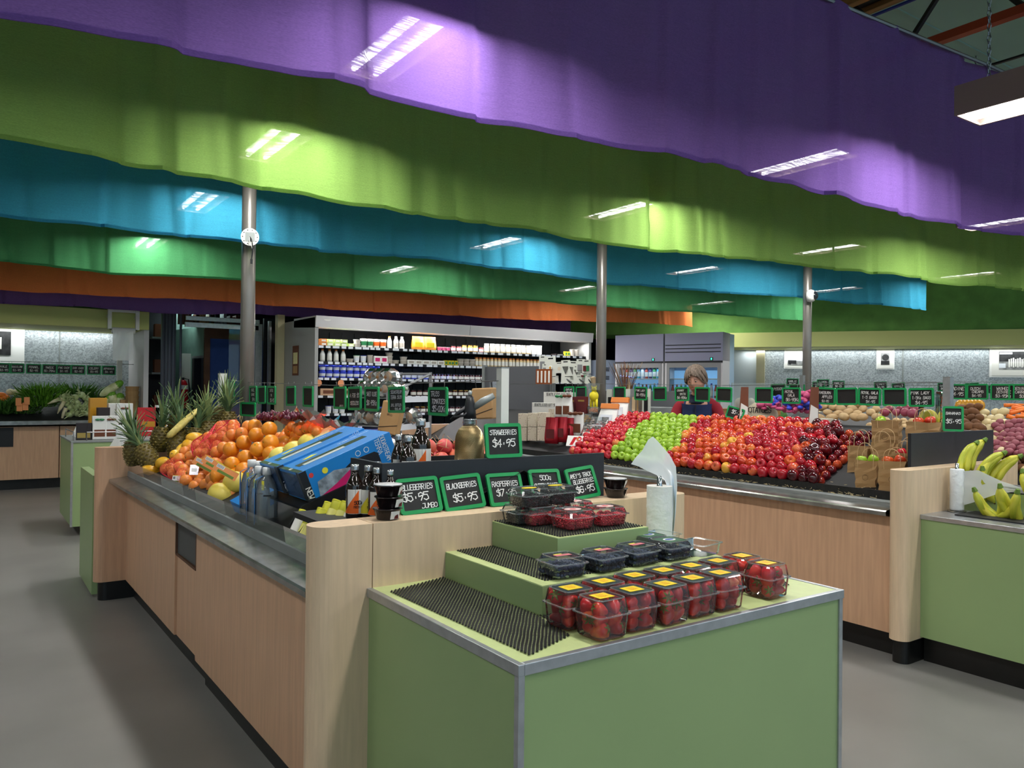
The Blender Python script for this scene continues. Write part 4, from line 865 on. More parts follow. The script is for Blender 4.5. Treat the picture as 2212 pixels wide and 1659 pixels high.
# ---- potatoes, carrots, pale and red ones on the rear island
def lump(name, m_, rx, ry, rz, seed):
    mb = MB(); mb.ell((0, 0, 0), rx, ry, rz, 12, 8); rr = random.Random(seed)
    mb.v = [(x*(1+.09*sin(x*60+seed)), y*(1+.08*cos(z*70+x*30+seed)), z*(1+.07*sin(y*80+seed))) for x, y, z in mb.v]; return mb.mesh(name, m_, True)
def heap(name, lab, cat, meshes, pxr, pyr, x0, group, step=(22, 13), jit=4, rot=True, sl=.0045, sc=1, n0=0):
    k = n0; y = pyr[1]; row = 0
    while y >= pyr[0]:
        x = pxr[0]+(row % 2)*step[0]/2
        while x <= pxr[1]:
            xx = x0+(pyr[1]-y)*sl*1.6; p = PX(x+R.uniform(-jit, jit), y+R.uniform(-2, 2), xx)
            o = bpy.data.objects.new(name, R.choice(meshes)); COL.objects.link(o); o.location = p; o.rotation_euler = (R.uniform(-.4, .4), R.uniform(-.4, .4), R.uniform(0, 3.1) if rot is True else rot); o.scale = (sc*R.uniform(.85, 1.12),)*3
            tag(o, lab % ordn(k), cat, group); k += 1; x += step[0]
        y -= step[1]; row += 1
    return k
pt = [lump('potato', 'potato', .055, .034, .032, q) for q in range(3)]
heap('potato', '%s washed long potato of the tan heap behind the apples', 'potato', pt, (1775, 1895), (868, 902), 6.35, 'tan potatoes behind the dark apples', (23, 10))
pb_ = [lump('potato', 'potato_brown', .05, .036, .034, q+5) for q in range(3)]
heap('potato', '%s brown unwashed potato right of the grey post', 'potato', pb_, (2066, 2118), (880, 935), 6.35, 'brown potatoes', (20, 11))
pw = [lump('potato', 'potato_white', .042, .038, .036, q+9) for q in range(3)]
heap('potato', '%s smooth cream potato of the pale heap', 'potato', pw, (2118, 2172), (888, 975), 6.3, 'cream potatoes', (21, 12))
heap('potato', '%s cream potato glimpsed beyond the paper bags', 'potato', pw, (1990, 2010), (885, 893), 6.6, 'cream potatoes beyond the bags', (18, 9))
pr_ = [lump('potato', 'potato_red', .036, .028, .026, q+14) for q in range(3)]
heap('potato', '%s small red skinned potato of the purple heap', 'potato', pr_, (2152, 2225), (905, 978), 6.22, 'small red potatoes', (15, 9.5))
heap('onion', '%s red onion seen above the paper bags', 'onion', [lump('onion', 'onion_red', .04, .04, .036, 3)], (1915, 1985), (884, 892), 6.5, 'red onions behind the bags', (18, 8))
cr_ = [MB().tube([(0, 0, 0), (.05, 0, 0), (.12, 0, .002), (.17, 0, 0)], [.016, .015, .010, .003], 8).mesh('carrot', 'carrot', True)]
heap('carrot', '%s orange carrot of the stack at the right edge', 'carrot', cr_, (2172, 2215), (874, 900), 6.9, 'carrots at the right edge', (22, 6), rot=-.9)
# fill under the heaps
for (x0, x1, y0, y1, m_, nm) in ((6.25, 7.2, 3.0, 4.2, 'potato', 'tan potatoes'), (6.25, 7.1, 2.55, 3.0, 'potato_brown', 'brown potatoes'), (6.22, 7.0, 2.15, 2.6, 'potato_white', 'cream potatoes'), (6.2, 6.9, 1.3, 2.15, 'potato_red', 'small red potatoes')):
    mb = MB()
    for i in range(int((x1-x0)/.075)):
        for j in range(int((y1-y0)/.075)):
            x = x0+i*.075; mb.ell((x+R.uniform(-.02, .02), y0+j*.075+R.uniform(-.02, .02), .93+(x-6.2)*.33+.03), .042, .036, .032, 8, 5)
    stuff(tag(mb.build('potato_underlayer', m_, smooth=True), 'lower courses of %s under the counted ones' % nm, 'potato'))
# ================================================================== BOXES, BOTTLES, PUNNETS ON THE NEAR ISLAND
mat('soda_blue', '1C7CC8', .35, coat=.3); mat('soda_dark', '23272E', .3); mat('win', '4A5444', .15, spec=.8); mat('pale_grey', 'B8BEB4', .4); mat('pink', 'C42068', .4); mat('cloud', '8C9AA8', .5, noise=.5, nscale=30); mat('lemon', 'D8D23A', .5); mat('red_p', 'C83A38', .5)
A21 = radians(21.5)
def soda(label, y0, wid, dx=0, dz=0):
    """local: x along the length (up the slope), z normal to the top face, y into the island; origin at the near top edge"""
    t = thing('soda_maker_box', label, 'box', (1.085+dx, y0, 1.16+dz), (0, -A21, 0)); L_, H_, w = .425, .125, wid
    MB().box(0, L_, 0, w, -H_, 0).build('carton', 'soda_blue', t, bevel=.0015)
    e = -.0008
    # near end: black band and dark folded window
    MB().box(e, 0, .035, w-.005, -H_+.005, -.012).build('end_window', mat('win_blue', '2C4468', .12, spec=.8), t)
    MB().box(e, .03, e, .034, -H_, -.002).build('black_corner', 'soda_dark', t)
    MB().add([(e*2, .05, -.02), (e*2, .1, -.06), (e*2, .052, -.02)], [(0, 1, 2)]).add([(e*2, .16, -.02), (e*2, .1, -.06), (e*2, .158, -.02)], [(0, 1, 2)]).add([(e*2, .1, -.06), (e*2, .12, -.12), (e*2, .102, -.06)], [(0, 1, 2)]).build('end_fold', 'black', t)
    # top print
    MB().box(0, .02, 0, w, 0, .0006).build('olive_band', 'win', t)
    for q in (.25, .75) if wid > .2 else (.5,):
        yc = w*.5
    MB().box(.04, .36, w*.40, w*.62, .0002, .0008).build('window_strip', 'win', t); MB().box(.06, .25, w*.34, w*.47, .0008, .0014).build('tube_print', 'pale_grey', t)
    tm = MB(); tm.T = Matrix.Translation((.335, w*.8, .0011)) @ Matrix.Rotation(0, 4, 'Z') @ Matrix.Rotation(-pi/2, 4, 'X')
    text_mesh(tm, 'SPARKLING WATER', .014, 0, 0, fit=.16); tm.build('top_lettering', 'white', t)
    MB().add([(.1, w*.72, .001), (.16, w*.78, .001), (.14, w*.88, .001), (.09, w*.8, .001)], [(0, 1, 2, 3)]).build('lemon_print', 'lemon', t)
    # side print (faces -y)
    mb = MB(); mb.T = Matrix.Translation((.372, -.0010, -.055)) @ Matrix.Rotation(pi/2, 4, 'Y')
    text_mesh(mb, 'SODASTREAM', .021, .0, .012, th=.09, fit=.112, seed=2); text_mesh(mb, 'TERRA', .021, -.018, -.016, th=.09, fit=.07); mb.build('side_lettering', 'white', t)
    MB().add([(.18, -.0008, -.125), (.19, -.0008, -.06), (.23, -.0008, -.045), (.33, -.0008, -.05), (.345, -.0008, -.062), (.345, -.0008, -.125)], [(0, 1, 2, 3, 4, 5)]).build('machine_print', 'soda_dark', t)
    MB().add([(.05, -.0009, -.125), (.06, -.0009, -.065), (.14, -.0009, -.05), (.24, -.0009, -.075), (.23, -.0009, -.125)], [(0, 1, 2, 3, 4)]).build('splash_print', 'cloud', t)
    MB().add([(.06, -.0012, -.125), (.13, -.0012, -.105), (.22, -.0012, -.07), (.25, -.0012, -.125)], [(0, 1, 2, 3)]).build('pink_print', 'pink', t)
    MB().lathe([(.001, 0), (.013, 0)], 12, cap=False).build('lemon_print', 'lemon', t).matrix_local = Matrix.Translation((.105, -.0012, -.035)) @ Matrix.Rotation(pi/2, 4, 'X')
    for cx in (.26, .30):
        r1 = MB().lathe([(.010, 0), (.012, 0)], 16, cap=False).build('badge_print', 'white', t); r1.matrix_local = Matrix.Translation((cx, -.0012, -.028)) @ Matrix.Rotation(pi/2, 4, 'X')
    r1 = MB().lathe([(.001, 0), (.010, 0)], 14, cap=False).build('badge_print', 'red_p', t); r1.matrix_local = Matrix.Translation((.045, -.0012, -.03)) @ Matrix.Rotation(pi/2, 4, 'X')
    tm = MB(); tm.T = Matrix.Translation((.016, -.0014, -.095)) @ Matrix.Rotation(pi/2, 4, 'Y'); text_mesh(tm, 'NEW', .022, 0, 0, th=.14, fit=.055); tm.build('new_lettering', 'white', t)
    tm = MB(); tm.T = Matrix.Translation((.011, w*.5, .0012)) @ Matrix.Rotation(-pi/2, 4, 'Z') @ Matrix.Rotation(-pi/2, 4, 'X'); text_mesh(tm, 'NEW', .011, 0, 0, th=.2); tm.build('new_lettering', 'white', t)
    return t
soda('blue soda maker carton with window, nearest the syrup bottles', 3.05, .235)
soda('blue soda maker carton behind the nearest one, beside the oranges', 3.29, .235, -.01, .005)
# small blue box lower left and white stand, black tray with curved lip
t = thing('display_tray', 'black curved plastic tray propping up the blue cartons', 'tray', (0, 0, 0))
MB().slab((1.05, 3.04, .96), (1.10, 3.04, 1.03), (1.5, 3.04, 1.19), (1.5, 3.04, .99), .012).build('side_wall', 'black', t)
MB().slab((1.10, 3.05, 1.02), (1.5, 3.05, 1.17), (1.5, 3.52, 1.17), (1.10, 3.52, 1.02), -.01).build('base', 'black', t)
cv = [(1.03, .915), (1.035, .95), (1.06, .985), (1.11, 1.005), (1.18, 1.015), (1.3, 1.08), (1.42, 1.14)]
mb = MB()
for (a, b), (c, d) in zip(cv, cv[1:]): mb.slab((a, 2.90, b), (c, 2.90, d), (c, 2.90, d-.06), (a, 2.90, b-.045), .014)
mb.build('curved_lip', 'black', t)
t = thing('blue_box', 'small blue box lying flat at the front, left of the clear bottles', 'box', (1.12, 3.72, .965), (.1, -.45, .1)); MB().box(-.08, .08, -.09, .09, -.03, .03).build('carton', 'soda_blue', t); MB().box(-.06, -.02, -.05, 0, .03, .031).build('red_print', 'red_p', t); MB().box(-.055, -.025, -.04, -.01, .031, .0315).build('logo_print', 'white', t)
# clear carbonating bottles with blue cards
mat('cap_white', 'E4E4E2', .4); mat('bottle_clear', 'C8D8DC', .08, trans=.0)
glassmat('pet', 'F0F8FA', .2, .08)
def clearbottle(label, p, rz):
    t = thing('clear_bottle', label, 'bottle', p, rz, 'clear drink bottles with blue cards')
    MB().lathe([(.042, 0), (.047, .01), (.047, .10), (.046, .14), (.036, .185), (.018, .205), (.016, .215)], 20, cap=False).build('bottle', 'pet', t, True)
    MB().lathe([(.019, .213), (.0195, .243), (.017, .245)], 16).build('cap', 'cap_white', t, True)
    MB().slab((-.050, -.03, .002), (-.050, .045, .002), (-.050, .032, .19), (-.050, -.016, .19), .0012).build('blue_card', 'soda_blue', t)
    MB().slab((-.050, -.016, .19), (-.050, .032, .19), (-.012, .02, .212), (-.012, -.01, .212), .0012).build('blue_card', 'soda_blue', t)
    MB().slab((-.0516, .0, .05), (-.0516, .02, .05), (-.0516, .02, .15), (-.0516, .0, .15), .0006).build('bottle_print', 'pale_grey', t)
    MB().slab((-.0516, -.016, .08), (-.0516, -.004, .06), (-.0516, -.004, .12), (-.0516, -.016, .14), .0006).build('hand_print', mat('skin_print', 'D8A888', .5), t)
    MB().slab((-.02, -.032, .15), (-.01, -.038, .15), (-.01, -.036, .19), (-.02, -.03, .19), .001).build('yellow_tag', 'lemon', t)
    MB().box(-.012, .02, -.0485, -.0475, .125, .131).build('mark', 'black', t)
    return t
for i, (px, py_, x_, lb) in enumerate(((577, 1016, 1.075, 'rightmost clear bottle, white cap, seen full side on'), (560, 1013, 1.065, 'clear bottle with white cap, second from the right'), (556, 1002, 1.10, 'clear bottle at the back of the row, white cap'), (544, 999, 1.07, 'leftmost clear bottle with blue card'))):
    p = PX(px, py_, x_); p.z -= .232; clearbottle(lb, p, -.35)
# amber syrup bottles
mat('amber', '1C0E08', .06, spec=.8, coat=.6); mat('cap_silver', 'BCBEC0', .25, metal=.9); mat('lab_orange', 'E4641A', .5); mat('lab_white', 'E0DED8', .5); mat('lab_yellow', 'E6D42A', .5)
def syrup(label, p, h=.2, r=.031, col='lab_orange', rz=0, col2='lab_white', big=False):
    t = thing('syrup_bottle', label, 'bottle', p, rz, 'dark syrup bottles with silver caps'); k = h/.2
    MB().lathe([(r*.92, 0), (r, .006*k), (r, .115*k), (r*.93, .13*k), (r*.6, .152*k), (r*.42, .165*k), (r*.40, .178*k)], 20).build('glass', 'amber', t, True)
    MB().lathe([(r*.46, .176*k), (r*.48, .182*k), (r*.46, .185*k), (r*.48, .189*k), (r*.46, .199*k), (r*.42, .2*k)], 18).build('cap', 'cap_silver', t, True)
    n = 18
    def band(nm, m_, z0, z1, a0, a1, rr=1.015, slant=0):
        mb = MB(); vs = []; m2 = 10
        for i in range(m2+1):
            a = a0+(a1-a0)*i/m2; vs += [(r*rr*cos(a), r*rr*sin(a), z0), (r*rr*cos(a), r*rr*sin(a), z1-slant*(1-i/m2))]
        mb.add(vs, [(2*i, 2*i+2, 2*i+3, 2*i+1) for i in range(m2)]).build(nm, m_, t, True)
    band('label', col2, .02*k, .11*k, pi, 2*pi+.6); band('label_colour', col, .022*k, .108*k, pi*.85, pi*1.42, 1.03, .085*k)
    mb = MB(); mb.T = Matrix.Rotation(-.25, 4, 'Z'); text_mesh(mb, 'SODA', .013*k, -.0, .062*k, th=.18, off=-r*1.06, fit=r*1.3); text_mesh(mb, 'PRESS CO', .008*k, 0, .046*k, th=.16, off=-r*1.06, fit=r*1.3); mb.build('label_lettering', 'black', t)
    return t
for px, py_, y_, col, lb in ((767, 1003, 2.60, 'lab_orange', 'dark syrup bottle, orange label, leftmost of the front group'), (796, 1005, 2.58, 'lab_yellow', 'dark syrup bottle with yellow label, second from the left'), (815, 997, 2.70, 'lab_orange', 'dark syrup bottle at the back of the front group'), (815, 1010, 2.53, 'lab_orange', 'dark syrup bottle with orange label behind the cup stack'), (838, 1000, 2.66, 'lab_white', 'dark syrup bottle nearest the black upstand, back row'), (842, 1014, 2.51, 'lab_white', 'short dark syrup bottle touching the black upstand')):
    p = PY(px, py_, y_); h_ = p.z-1.041; p.z = 1.041; syrup(lb, p, h_, .031, col, rz=.3)
for px, py_, y_, col, h_, r_, lb in ((861, 938, 2.64, 'lab_orange', 0, .027, 'dark syrup bottle, red and white label, on the inner shelf'), (882, 941, 2.58, 'lab_yellow', 0, .031, 'dark syrup bottle with yellow label on the inner shelf'), (909, 904, 2.72, 'lab_orange', 0, .041, 'big dark syrup bottle with orange label behind the others')):
    p = PY(px, py_, y_); h_ = p.z-1.127; p.z = 1.127; p.x = max(p.x, 1.25); syrup(lb, p, h_, r_, col, rz=.3)
# soda siphon in gold mesh
p = PY(1014, 985, 2.66); t = thing('soda_siphon', 'gold mesh soda siphon with black head beside the STRAWBERRIES board', 'siphon', (p.x, 2.66, 1.127), radians(-35))
mat('siphon_base', '86704A', .35, metal=.7); mat('gold_wire', 'CDB688', .35, metal=.85)
prof = [(.054, 0), (.0565, .01), (.0565, .16), (.054, .185), (.046, .208), (.033, .224), (.022, .23)]
MB().lathe(prof, 28).build('flask', 'siphon_base', t, True)
wm = MB()
def rad(z):
    for (a, b), (c, d) in zip(prof, prof[1:]):
        if z <= d: return a+(c-a)*(z-b)/max(1e-6, d-b)
    return prof[-1][0]
for sg in (1, -1):
    for j in range(60):
        pts = []
        for q in range(17):
            z = .228*q/16; a = 2*pi*j/60+sg*z*13; rr = rad(z)+.0013; pts.append((rr*cos(a), rr*sin(a), z))
        wm.tube(pts, .0011, 3, False)
stuff(wm.build('wire_mesh', 'gold_wire', t))
MB().lathe([(.027, .228), (.029, .24), (.027, .252), (.029, .256)], 20).build('collar', 'cap_silver', t, True)
MB().lathe([(.026, .256), (.024, .285), (.019, .32), (.013, .345)], 18).build('head', 'black', t, True)
MB().lathe([(.008, .345), (.0085, .366), (.006, .368)], 14).build('top_cap', 'cap_silver', t, True)
MB().tube([(.015, 0, .30), (.05, 0, .325), (.095, 0, .35)], [.012, .016, .012], 10).build('charger_holder', 'steel_dull', t, True)
MB().tube([(-.015, 0, .30), (-.05, 0, .275), (-.075, 0, .25)], [.010, .008, .006], 8).build('spout', 'black', t, True)
MB().tube([(.0, -.012, .29), (-.02, -.02, .27), (-.06, -.03, .262)], [.006, .005, .004], 6).build('lever', 'black', t, True)
# yellow drink cans lying in the tray
mat('can_yellow', 'DCD93C', .35, noise=.05); mat('can_label', 'E8E07A', .4)
for i, (px, py_, y_) in enumerate(((723, 1108, 2.74), (742, 1112, 2.70), (758, 1118, 2.66), (664, 1166, 2.66), (671, 1185, 2.60), (650, 1150, 2.72), (690, 1126, 2.78), (705, 1112, 2.84))):
    p = PX(px, py_-22, 1.075) if px < 680 else PY(px, py_, y_); p.z = max(p.z, .965); q = thing('drink_cup', '%s yellow drink cup lying in the tray behind the front panel' % ordn(i), 'cup', p, (0, radians(35), radians(15)), 'yellow drink cups'); q.scale = (1.15,)*3
    MB().lathe([(.018, -.05), (.026, .03), (.0265, .034)], 16).build('cup', 'can_yellow', q, True); MB().lathe([(.027, .033), (.027, .037), (.024, .038)], 16).build('lid', 'can_yellow', q); 
    MB().lathe([(.0205, -.04), (.0245, .005)], 16, cap=False).build('printed_band', ('can_label', 'can_label', 'lab_white')[i % 3], q, True)
# black bowls of cherries, stacked on the wood top
mat('bowl', '1A1214', .2, spec=.6); mat('lid_white', 'CFCFCF', .3)
def bowl(label, p, rz=0, lid=True):
    t = thing('black_bowl', label, 'bowl', p, rz, 'black dessert bowls with lids')
    MB().lathe([(.034, 0), (.036, .002), (.046, .034), (.050, .0345), (.050, .037), (.044, .037)], 22).build('bowl', 'bowl', t, True)
    if lid: MB().lathe([(.047, .037), (.048, .039), (.03, .0405), (.001, .041)], 22).build('lid', 'lid_white', t, True)
    MB().slab((-.014, -.0405, .004), (.018, -.0405, .004), (.018, -.047, .03), (-.014, -.047, .03), -.0008).build('label', 'lab_white', t)
    MB().slab((.0, -.0420, .005), (.016, -.0420, .005), (.012, -.0470, .02), (.002, -.0450, .015), -.0008).build('cherry_print', mat('cherry', '5A0E16', .4), t)
    return t
p = PY(838, 1120, 2.385)
for i in range(3): bowl(('bottom bowl of the stack of three beside the BLUEBERRIES board', 'middle bowl of the stack of three', 'top bowl of the stack of three, white rim up')[i], (p.x+(-.002, .004, -.001)[i], 2.385, 1.067+.0385*i), (.1, .35, .75)[i], i == 2)
p = PY(1330, 1068, 2.40)
for i in range(2): bowl(('lower bowl of the pair at the right end of the wood top', 'upper bowl of the pair, with clear lid')[i], (p.x-.004*i, 2.40, 1.067+.0385*i), (.8, .6)[i], i == 1)
# roll of produce bags on spindle with a sheet flying up
t = thing('bag_roll', 'white roll of produce bags on a chrome spindle behind the punnets', 'roll', (2.27, 2.24, .863)); p = PZ(1405, 1168, .863); t.location = (2.245, 2.215, .863)
mat('roll_white', 'D8DCDE', .45, bump=.5, bscale=35); mat('chrome', 'C8CACC', .08, metal=1)
MB().lathe([(.07, 0), (.07, .004)], 20).build('spindle_base', 'steel', t)
mb = MB(); vs = []; n = 36; K = 22
prof = [(.048, .006), (.050, .02), (.051, .2), (.050, .262), (.047, .266)]
for i in range(K+1):
    z = .006+.26*i/K
    for j in range(n):
        a = 2*pi*j/n; r_ = .050+(.0022*(noise1(j*.9+i*1.7, 5)-.5)*(1 if z < .14 else .2))+(.0015 if abs(z-.185) < .008 and (j % 2) else 0); vs.append((r_*cos(a), r_*sin(a), z))
mb.add(vs, [(i*n+j, i*n+(j+1) % n, (i+1)*n+(j+1) % n, (i+1)*n+j) for i in range(K) for j in range(n)]); mb.build('roll', 'roll_white', t, True)
MB().lathe([(.014, .2655), (.050, .2655)], 30, cap=False).build('roll_top', 'lab_white', t)
MB().lathe([(.0105, .0), (.0105, .302), (.009, .304)], 16).build('spindle', 'chrome', t, True)
sheetpts = []
cu, cv_ = Vector((.822, -.569, 0)), Vector((.569, .822, 0))
prof = [(.052, .02, .05), (.056, .02, .16), (.054, .02, .25), (.045, .022, .31), (.02, .03, .345), (-.01, .03, .37), (-.04, .02, .392), (-.07, .01, .405)]
vs = []; nw = 6
for i, (a, b, z) in enumerate(prof):
    wd = .028+.009*i
    for j in range(nw+1):
        f = j/nw-.5; vs.append(tuple(cu*(a+f*wd*(.7+.05*i)+.004*sin(j*2+i))+cv_*(b+f*wd*.5)+Vector((0, 0, z+.006*sin(j*1.7+i)+f*.05*i/3))))
glassmat('film_white', 'FFFFFF', .8, .3)
MB().add(vs, [(i*(nw+1)+j, i*(nw+1)+j+1, (i+1)*(nw+1)+j+1, (i+1)*(nw+1)+j) for i in range(len(prof)-1) for j in range(nw)]).build('loose_sheet', 'film_white', t, True)
# ---- punnets
glassmat('punnet', 'FEFFFE', .035, .06); glassmat('punnet_rim', 'F4FAF8', .22, .1)
def punnet_parts(w, d, hb, hl):
    base = MB(); a, b = w/2, d/2
    def ring(sx, sy, z, r=.012): return [(x*1.0, y*1.0, z) for x, y in rrect(2*sx, 2*sy, r, 2)]
    def loft(rings, cap0=True, cap1=False):
        m_ = MB(); n = len(rings[0]); vs = [p for r_ in rings for p in r_]; fs = [(i*n+j, i*n+(j+1) % n, (i+1)*n+(j+1) % n, (i+1)*n+j) for i in range(len(rings)-1) for j in range(n)]
        if cap0: fs.append(tuple(range(n))[::-1])
        if cap1: fs.append(tuple(range((len(rings)-1)*n, len(rings)*n)))
        return m_.add(vs, fs)
    bm_ = loft([ring(a*.80, b*.80, .0), ring(a*.84, b*.84, .003), ring(a*.92, b*.92, hb)]).mesh('tub', 'punnet', False)
    rim = loft([ring(a*.92, b*.92, hb), ring(a*1.02, b*1.02, hb), ring(a*1.02, b*1.02, hb+.003), ring(a*.92, b*.92, hb+.003)], False).mesh('rim', 'punnet_rim')
    lid = loft([ring(a*.92, b*.92, hb+.003), ring(a*.84, b*.84, hb+hl-.004), ring(a*.78, b*.78, hb+hl)], False, True).mesh('lid', 'punnet', False)
    ridge = loft([ring(a*.80, b*.80, hb+hl), ring(a*.80, b*.80, hb+hl+.0025), ring(a*.76, b*.76, hb+hl+.0025), ring(a*.76, b*.76, hb+hl)], False).mesh('lid_ridge', 'punnet_rim')
    return bm_, rim, lid, ridge
SP = punnet_parts(.116, .112, .058, .040); BP = punnet_parts(.122, .115, .038, .018); RP = punnet_parts(.128, .118, .036, .022)
mat('lab_y', 'E4C61A', .5); mat('lab_dark', '243238', .3, noise=.3, nscale=40); mat('lab_pink', 'C06A72', .5); mat('lab_blue', '2A4C9A', .5)
def punnet(label, loc, parts, kind_, rz=0, group=None, open_=False):
    t = thing('punnet', label, 'punnet', loc, rz, group)
    for nm, me in zip(('tub', 'rim', 'lid', 'lid_ridge'), parts): mo(nm, me, t)
    zt = {'s': .0985, 'b': .0565, 'r': .0585, 'k': .0585}[kind_[0]]
    if kind_ == 's':
        MB().box(-.040, .040, -.038, .038, zt, zt+.0006).build('label', 'lab_dark', t) if R.random() < .75 else None
        MB().box(-.026, .026, -.022, .022, zt+.0012, zt+.0018).build('label', 'lab_y', t)
        mb = MB(); mb.T = Matrix.Translation((0, 0, zt+.0022)) @ Matrix.Rotation(-pi/2, 4, 'X'); text_mesh(mb, 'FRESH', .007, 0, .008, fit=.036); text_mesh(mb, '500g', .009, 0, -.006, fit=.03); mb.build('label_print', 'lab_orange', t)
    elif kind_ == 'b':
        MB().box(-.028, .028, -.012, .008, zt+.001, zt+.0016).build('label', 'lab_pink', t); MB().box(-.022, .006, .008, .017, zt+.001, zt+.0016).build('label', 'lemon', t)
    elif kind_ == 'bb':
        MB().box(-.042, .042, -.038, .038, zt+.001, zt+.0014).build('label', mat('lab_green', '2E5A3C', .4), t); MB().lathe([(.001, zt+.0018), (.024, zt+.0018)], 18, sx=1, sy=.75, cap=False).build('label_oval', 'lab_white', t); MB().lathe([(.001, zt+.0022), (.019, zt+.0022)], 18, sy=.55, cap=False).build('label_oval', 'lab_blue', t)
    elif kind_ == 'r':
        MB().lathe([(.012, zt+.001), (.032, zt+.001)], 20, sy=.8, cap=False).build('label', mat('lab_rose', 'D8B8B4', .5), t); MB().lathe([(.001, zt+.0015), (.012, zt+.0015)], 14, sy=.8, cap=False).build('label_print', 'red_p', t)
    elif kind_ == 'k':
        MB().lathe([(.001, zt+.001), (.03, zt+.001)], 20, sy=.6, cap=False).build('label', 'lab_y', t)
    return t
# berries
fruitmat('strawberry', 'C01420', 'D8301E', 'E87030', .28, 24, lo=.4, hi=.62)
def berry_mesh():
    mb = MB(); mb.lathe([(.001, -.019), (.006, -.016), (.012, -.006), (.0155, .004), (.0145, .011), (.008, .015), (.001, .0145)], 9, cap=False); me = mb.mesh('strawberry', 'strawberry', True)
    cx = MB()
    for j in range(6): a = j*pi/3; cx.add([(0, 0, .0145), (.006*cos(a-.35), .006*sin(a-.35), .0165), (.014*cos(a), .014*sin(a), .013), (.006*cos(a+.35), .006*sin(a+.35), .0165)], [(0, 1, 2, 3)])
    return me, cx.mesh('calyx', 'stem_green')
SB, SC = berry_mesh()
mat('raspberry', 'D83040', .45, bump=.6, bscale=260); mat('blackberry', '160C14', .3, bump=.4, bscale=260); mat('blueberry', '303C58', .55, noise=.3, nscale=60)
RB_ = MB()
for i in range(5):
    for j in range(6): a = j*pi/3+i*.5; zz = -.008+i*.0042; rr = .0085*sin(pi*(.25+.5*(4-i)/5)); RB_.ell((rr*cos(a), rr*sin(a), zz), .0032, .0032, .0032, 5, 3)
RB_.ell((0, 0, 0), .0075, .0075, .010, 7, 4)
RM = RB_.mesh('raspberry', 'raspberry', True); KB = MB(); KB.v, KB.f, KB.m = RB_.v, RB_.f, RB_.m; KM = KB.mesh('blackberry', 'blackberry', True)
def fill_berries(pun, nm, me, part, n_, w, d, z0, dz, label, group, sc=1.0, pn='calyx'):
    L0 = Vector(pun.location); k = 0; nx_ = max(1, int(w/(.023*sc))); ny_ = max(1, int(d/(.023*sc)))
    spots = [(x, y, l) for l in range(n_) for x in range(nx_) for y in range(ny_)]
    for (x, y, l) in spots:
        px = (x-(nx_-1)/2)*(w/nx_)+R.uniform(-.003, .003); py = (y-(ny_-1)/2)*(d/ny_)+R.uniform(-.003, .003)
        if l < n_-1 and 0 < x < nx_-1 and 0 < y < ny_-1: continue
        c, s_ = cos(pun.rotation_euler.z), sin(pun.rotation_euler.z)
        o = bpy.data.objects.new(nm, me); COL.objects.link(o); o.location = L0+Vector((px*c-py*s_, px*s_+py*c, z0+l*dz)); o.rotation_euler = (R.uniform(-1.8, 1.8), R.uniform(-1.8, 1.8), R.uniform(0, 6)); o.scale = (sc*R.uniform(.9, 1.12),)*3
        tag(o, label, nm, group)
        if part: mo(pn, part, o)
PZs = .8655; ns = 0
for row, lst in (('front', ((1300, 1288), (1365, 1273), (1437, 1261), (1496, 1248), (1555, 1237), (1655, 1216))), ('back', ((1231, 1269), (1302, 1255), (1369, 1242), (1431, 1231), (1491, 1221), (1549, 1211), (1601, 1200)))):
    for i, (px, py_) in enumerate(lst):
        p = PZ(px, py_, .964); lb = '%s strawberry punnet with yellow label, %s in the %s row' % (('leftmost', ordn(i)+' from left')[i > 0].replace('leftmost', 'clear'), ordn(i), row)
        lb = 'clear strawberry punnet with yellow label, %s from the left in the %s row' % (ordn(i), row)
        t = punnet(lb, (p.x, p.y+(.0 if row == 'front' else -.003), PZs), SP, 's', R.uniform(-.06, .06), 'strawberry punnets')
        fill_berries(t, 'strawberry', SB, SC, 3, .092, .088, .019, .026, 'strawberry in the %s punnet from the left, %s row' % (ordn(i), row), 'strawberries in punnet %s of the %s row' % (ordn(i), row), 1.38)
# blueberries: too many and too small to count, one object per punnet
def bluefill(t, lab, m_='blueberry', n=150):
    mb = MB(); l = Vector(t.location)
    for i in range(11):
        for j in range(10):
            for q in ((0, 1) if i in (0, 10) or j in (0, 9) else (1,)):
                mb.ell((l.x+(i-5)*.0094+R.uniform(-.002, .002), l.y+(j-4.5)*.0095+R.uniform(-.002, .002), l.z+.008+q*.012+R.uniform(0, .004)+(.006 if q else 0)), .0065, .0065, .006, 6, 4)
    stuff(tag(mb.build('blueberries', m_, smooth=True), lab, 'blueberries'))
for i, (px, py_, k_) in enumerate(((1228, 1203, 'b'), (1316, 1191, 'b'), (1389, 1179, 'b'), (1460, 1169, 'bb'), (1400, 1155, 'bb'))):
    p = PZ(px, py_, 1.008); nm = ('first blueberry punnet on the lower step, pink label', 'second blueberry punnet on the lower step, pink label', 'third blueberry punnet on the lower step, pink label', 'blueberry punnet with green and blue label on the lower step', 'blueberry punnet with blue oval label against the bag roll')[i]
    t = punnet(nm, (max(p.x, 1.41), p.y+.03 if i < 4 else p.y, .951), BP, k_, R.uniform(-.08, .08), 'blueberry punnets'); bluefill(t, nm.replace('punnet', 'fill of the punnet', 1))
for px, py_, lb in ((1540, 1180, 'empty clear punnet lid sticking out past the lower step'), (1475, 1158, 'empty clear punnet lying behind the green labelled one')):
    p = PZ(px, py_, .98); t = thing('punnet', lb, 'punnet', (min(p.x, 2.05), p.y+.04, .951), .15, 'empty punnets')
    for nm, me in zip(('tub', 'rim'), BP[:2]): mo(nm, me, t)
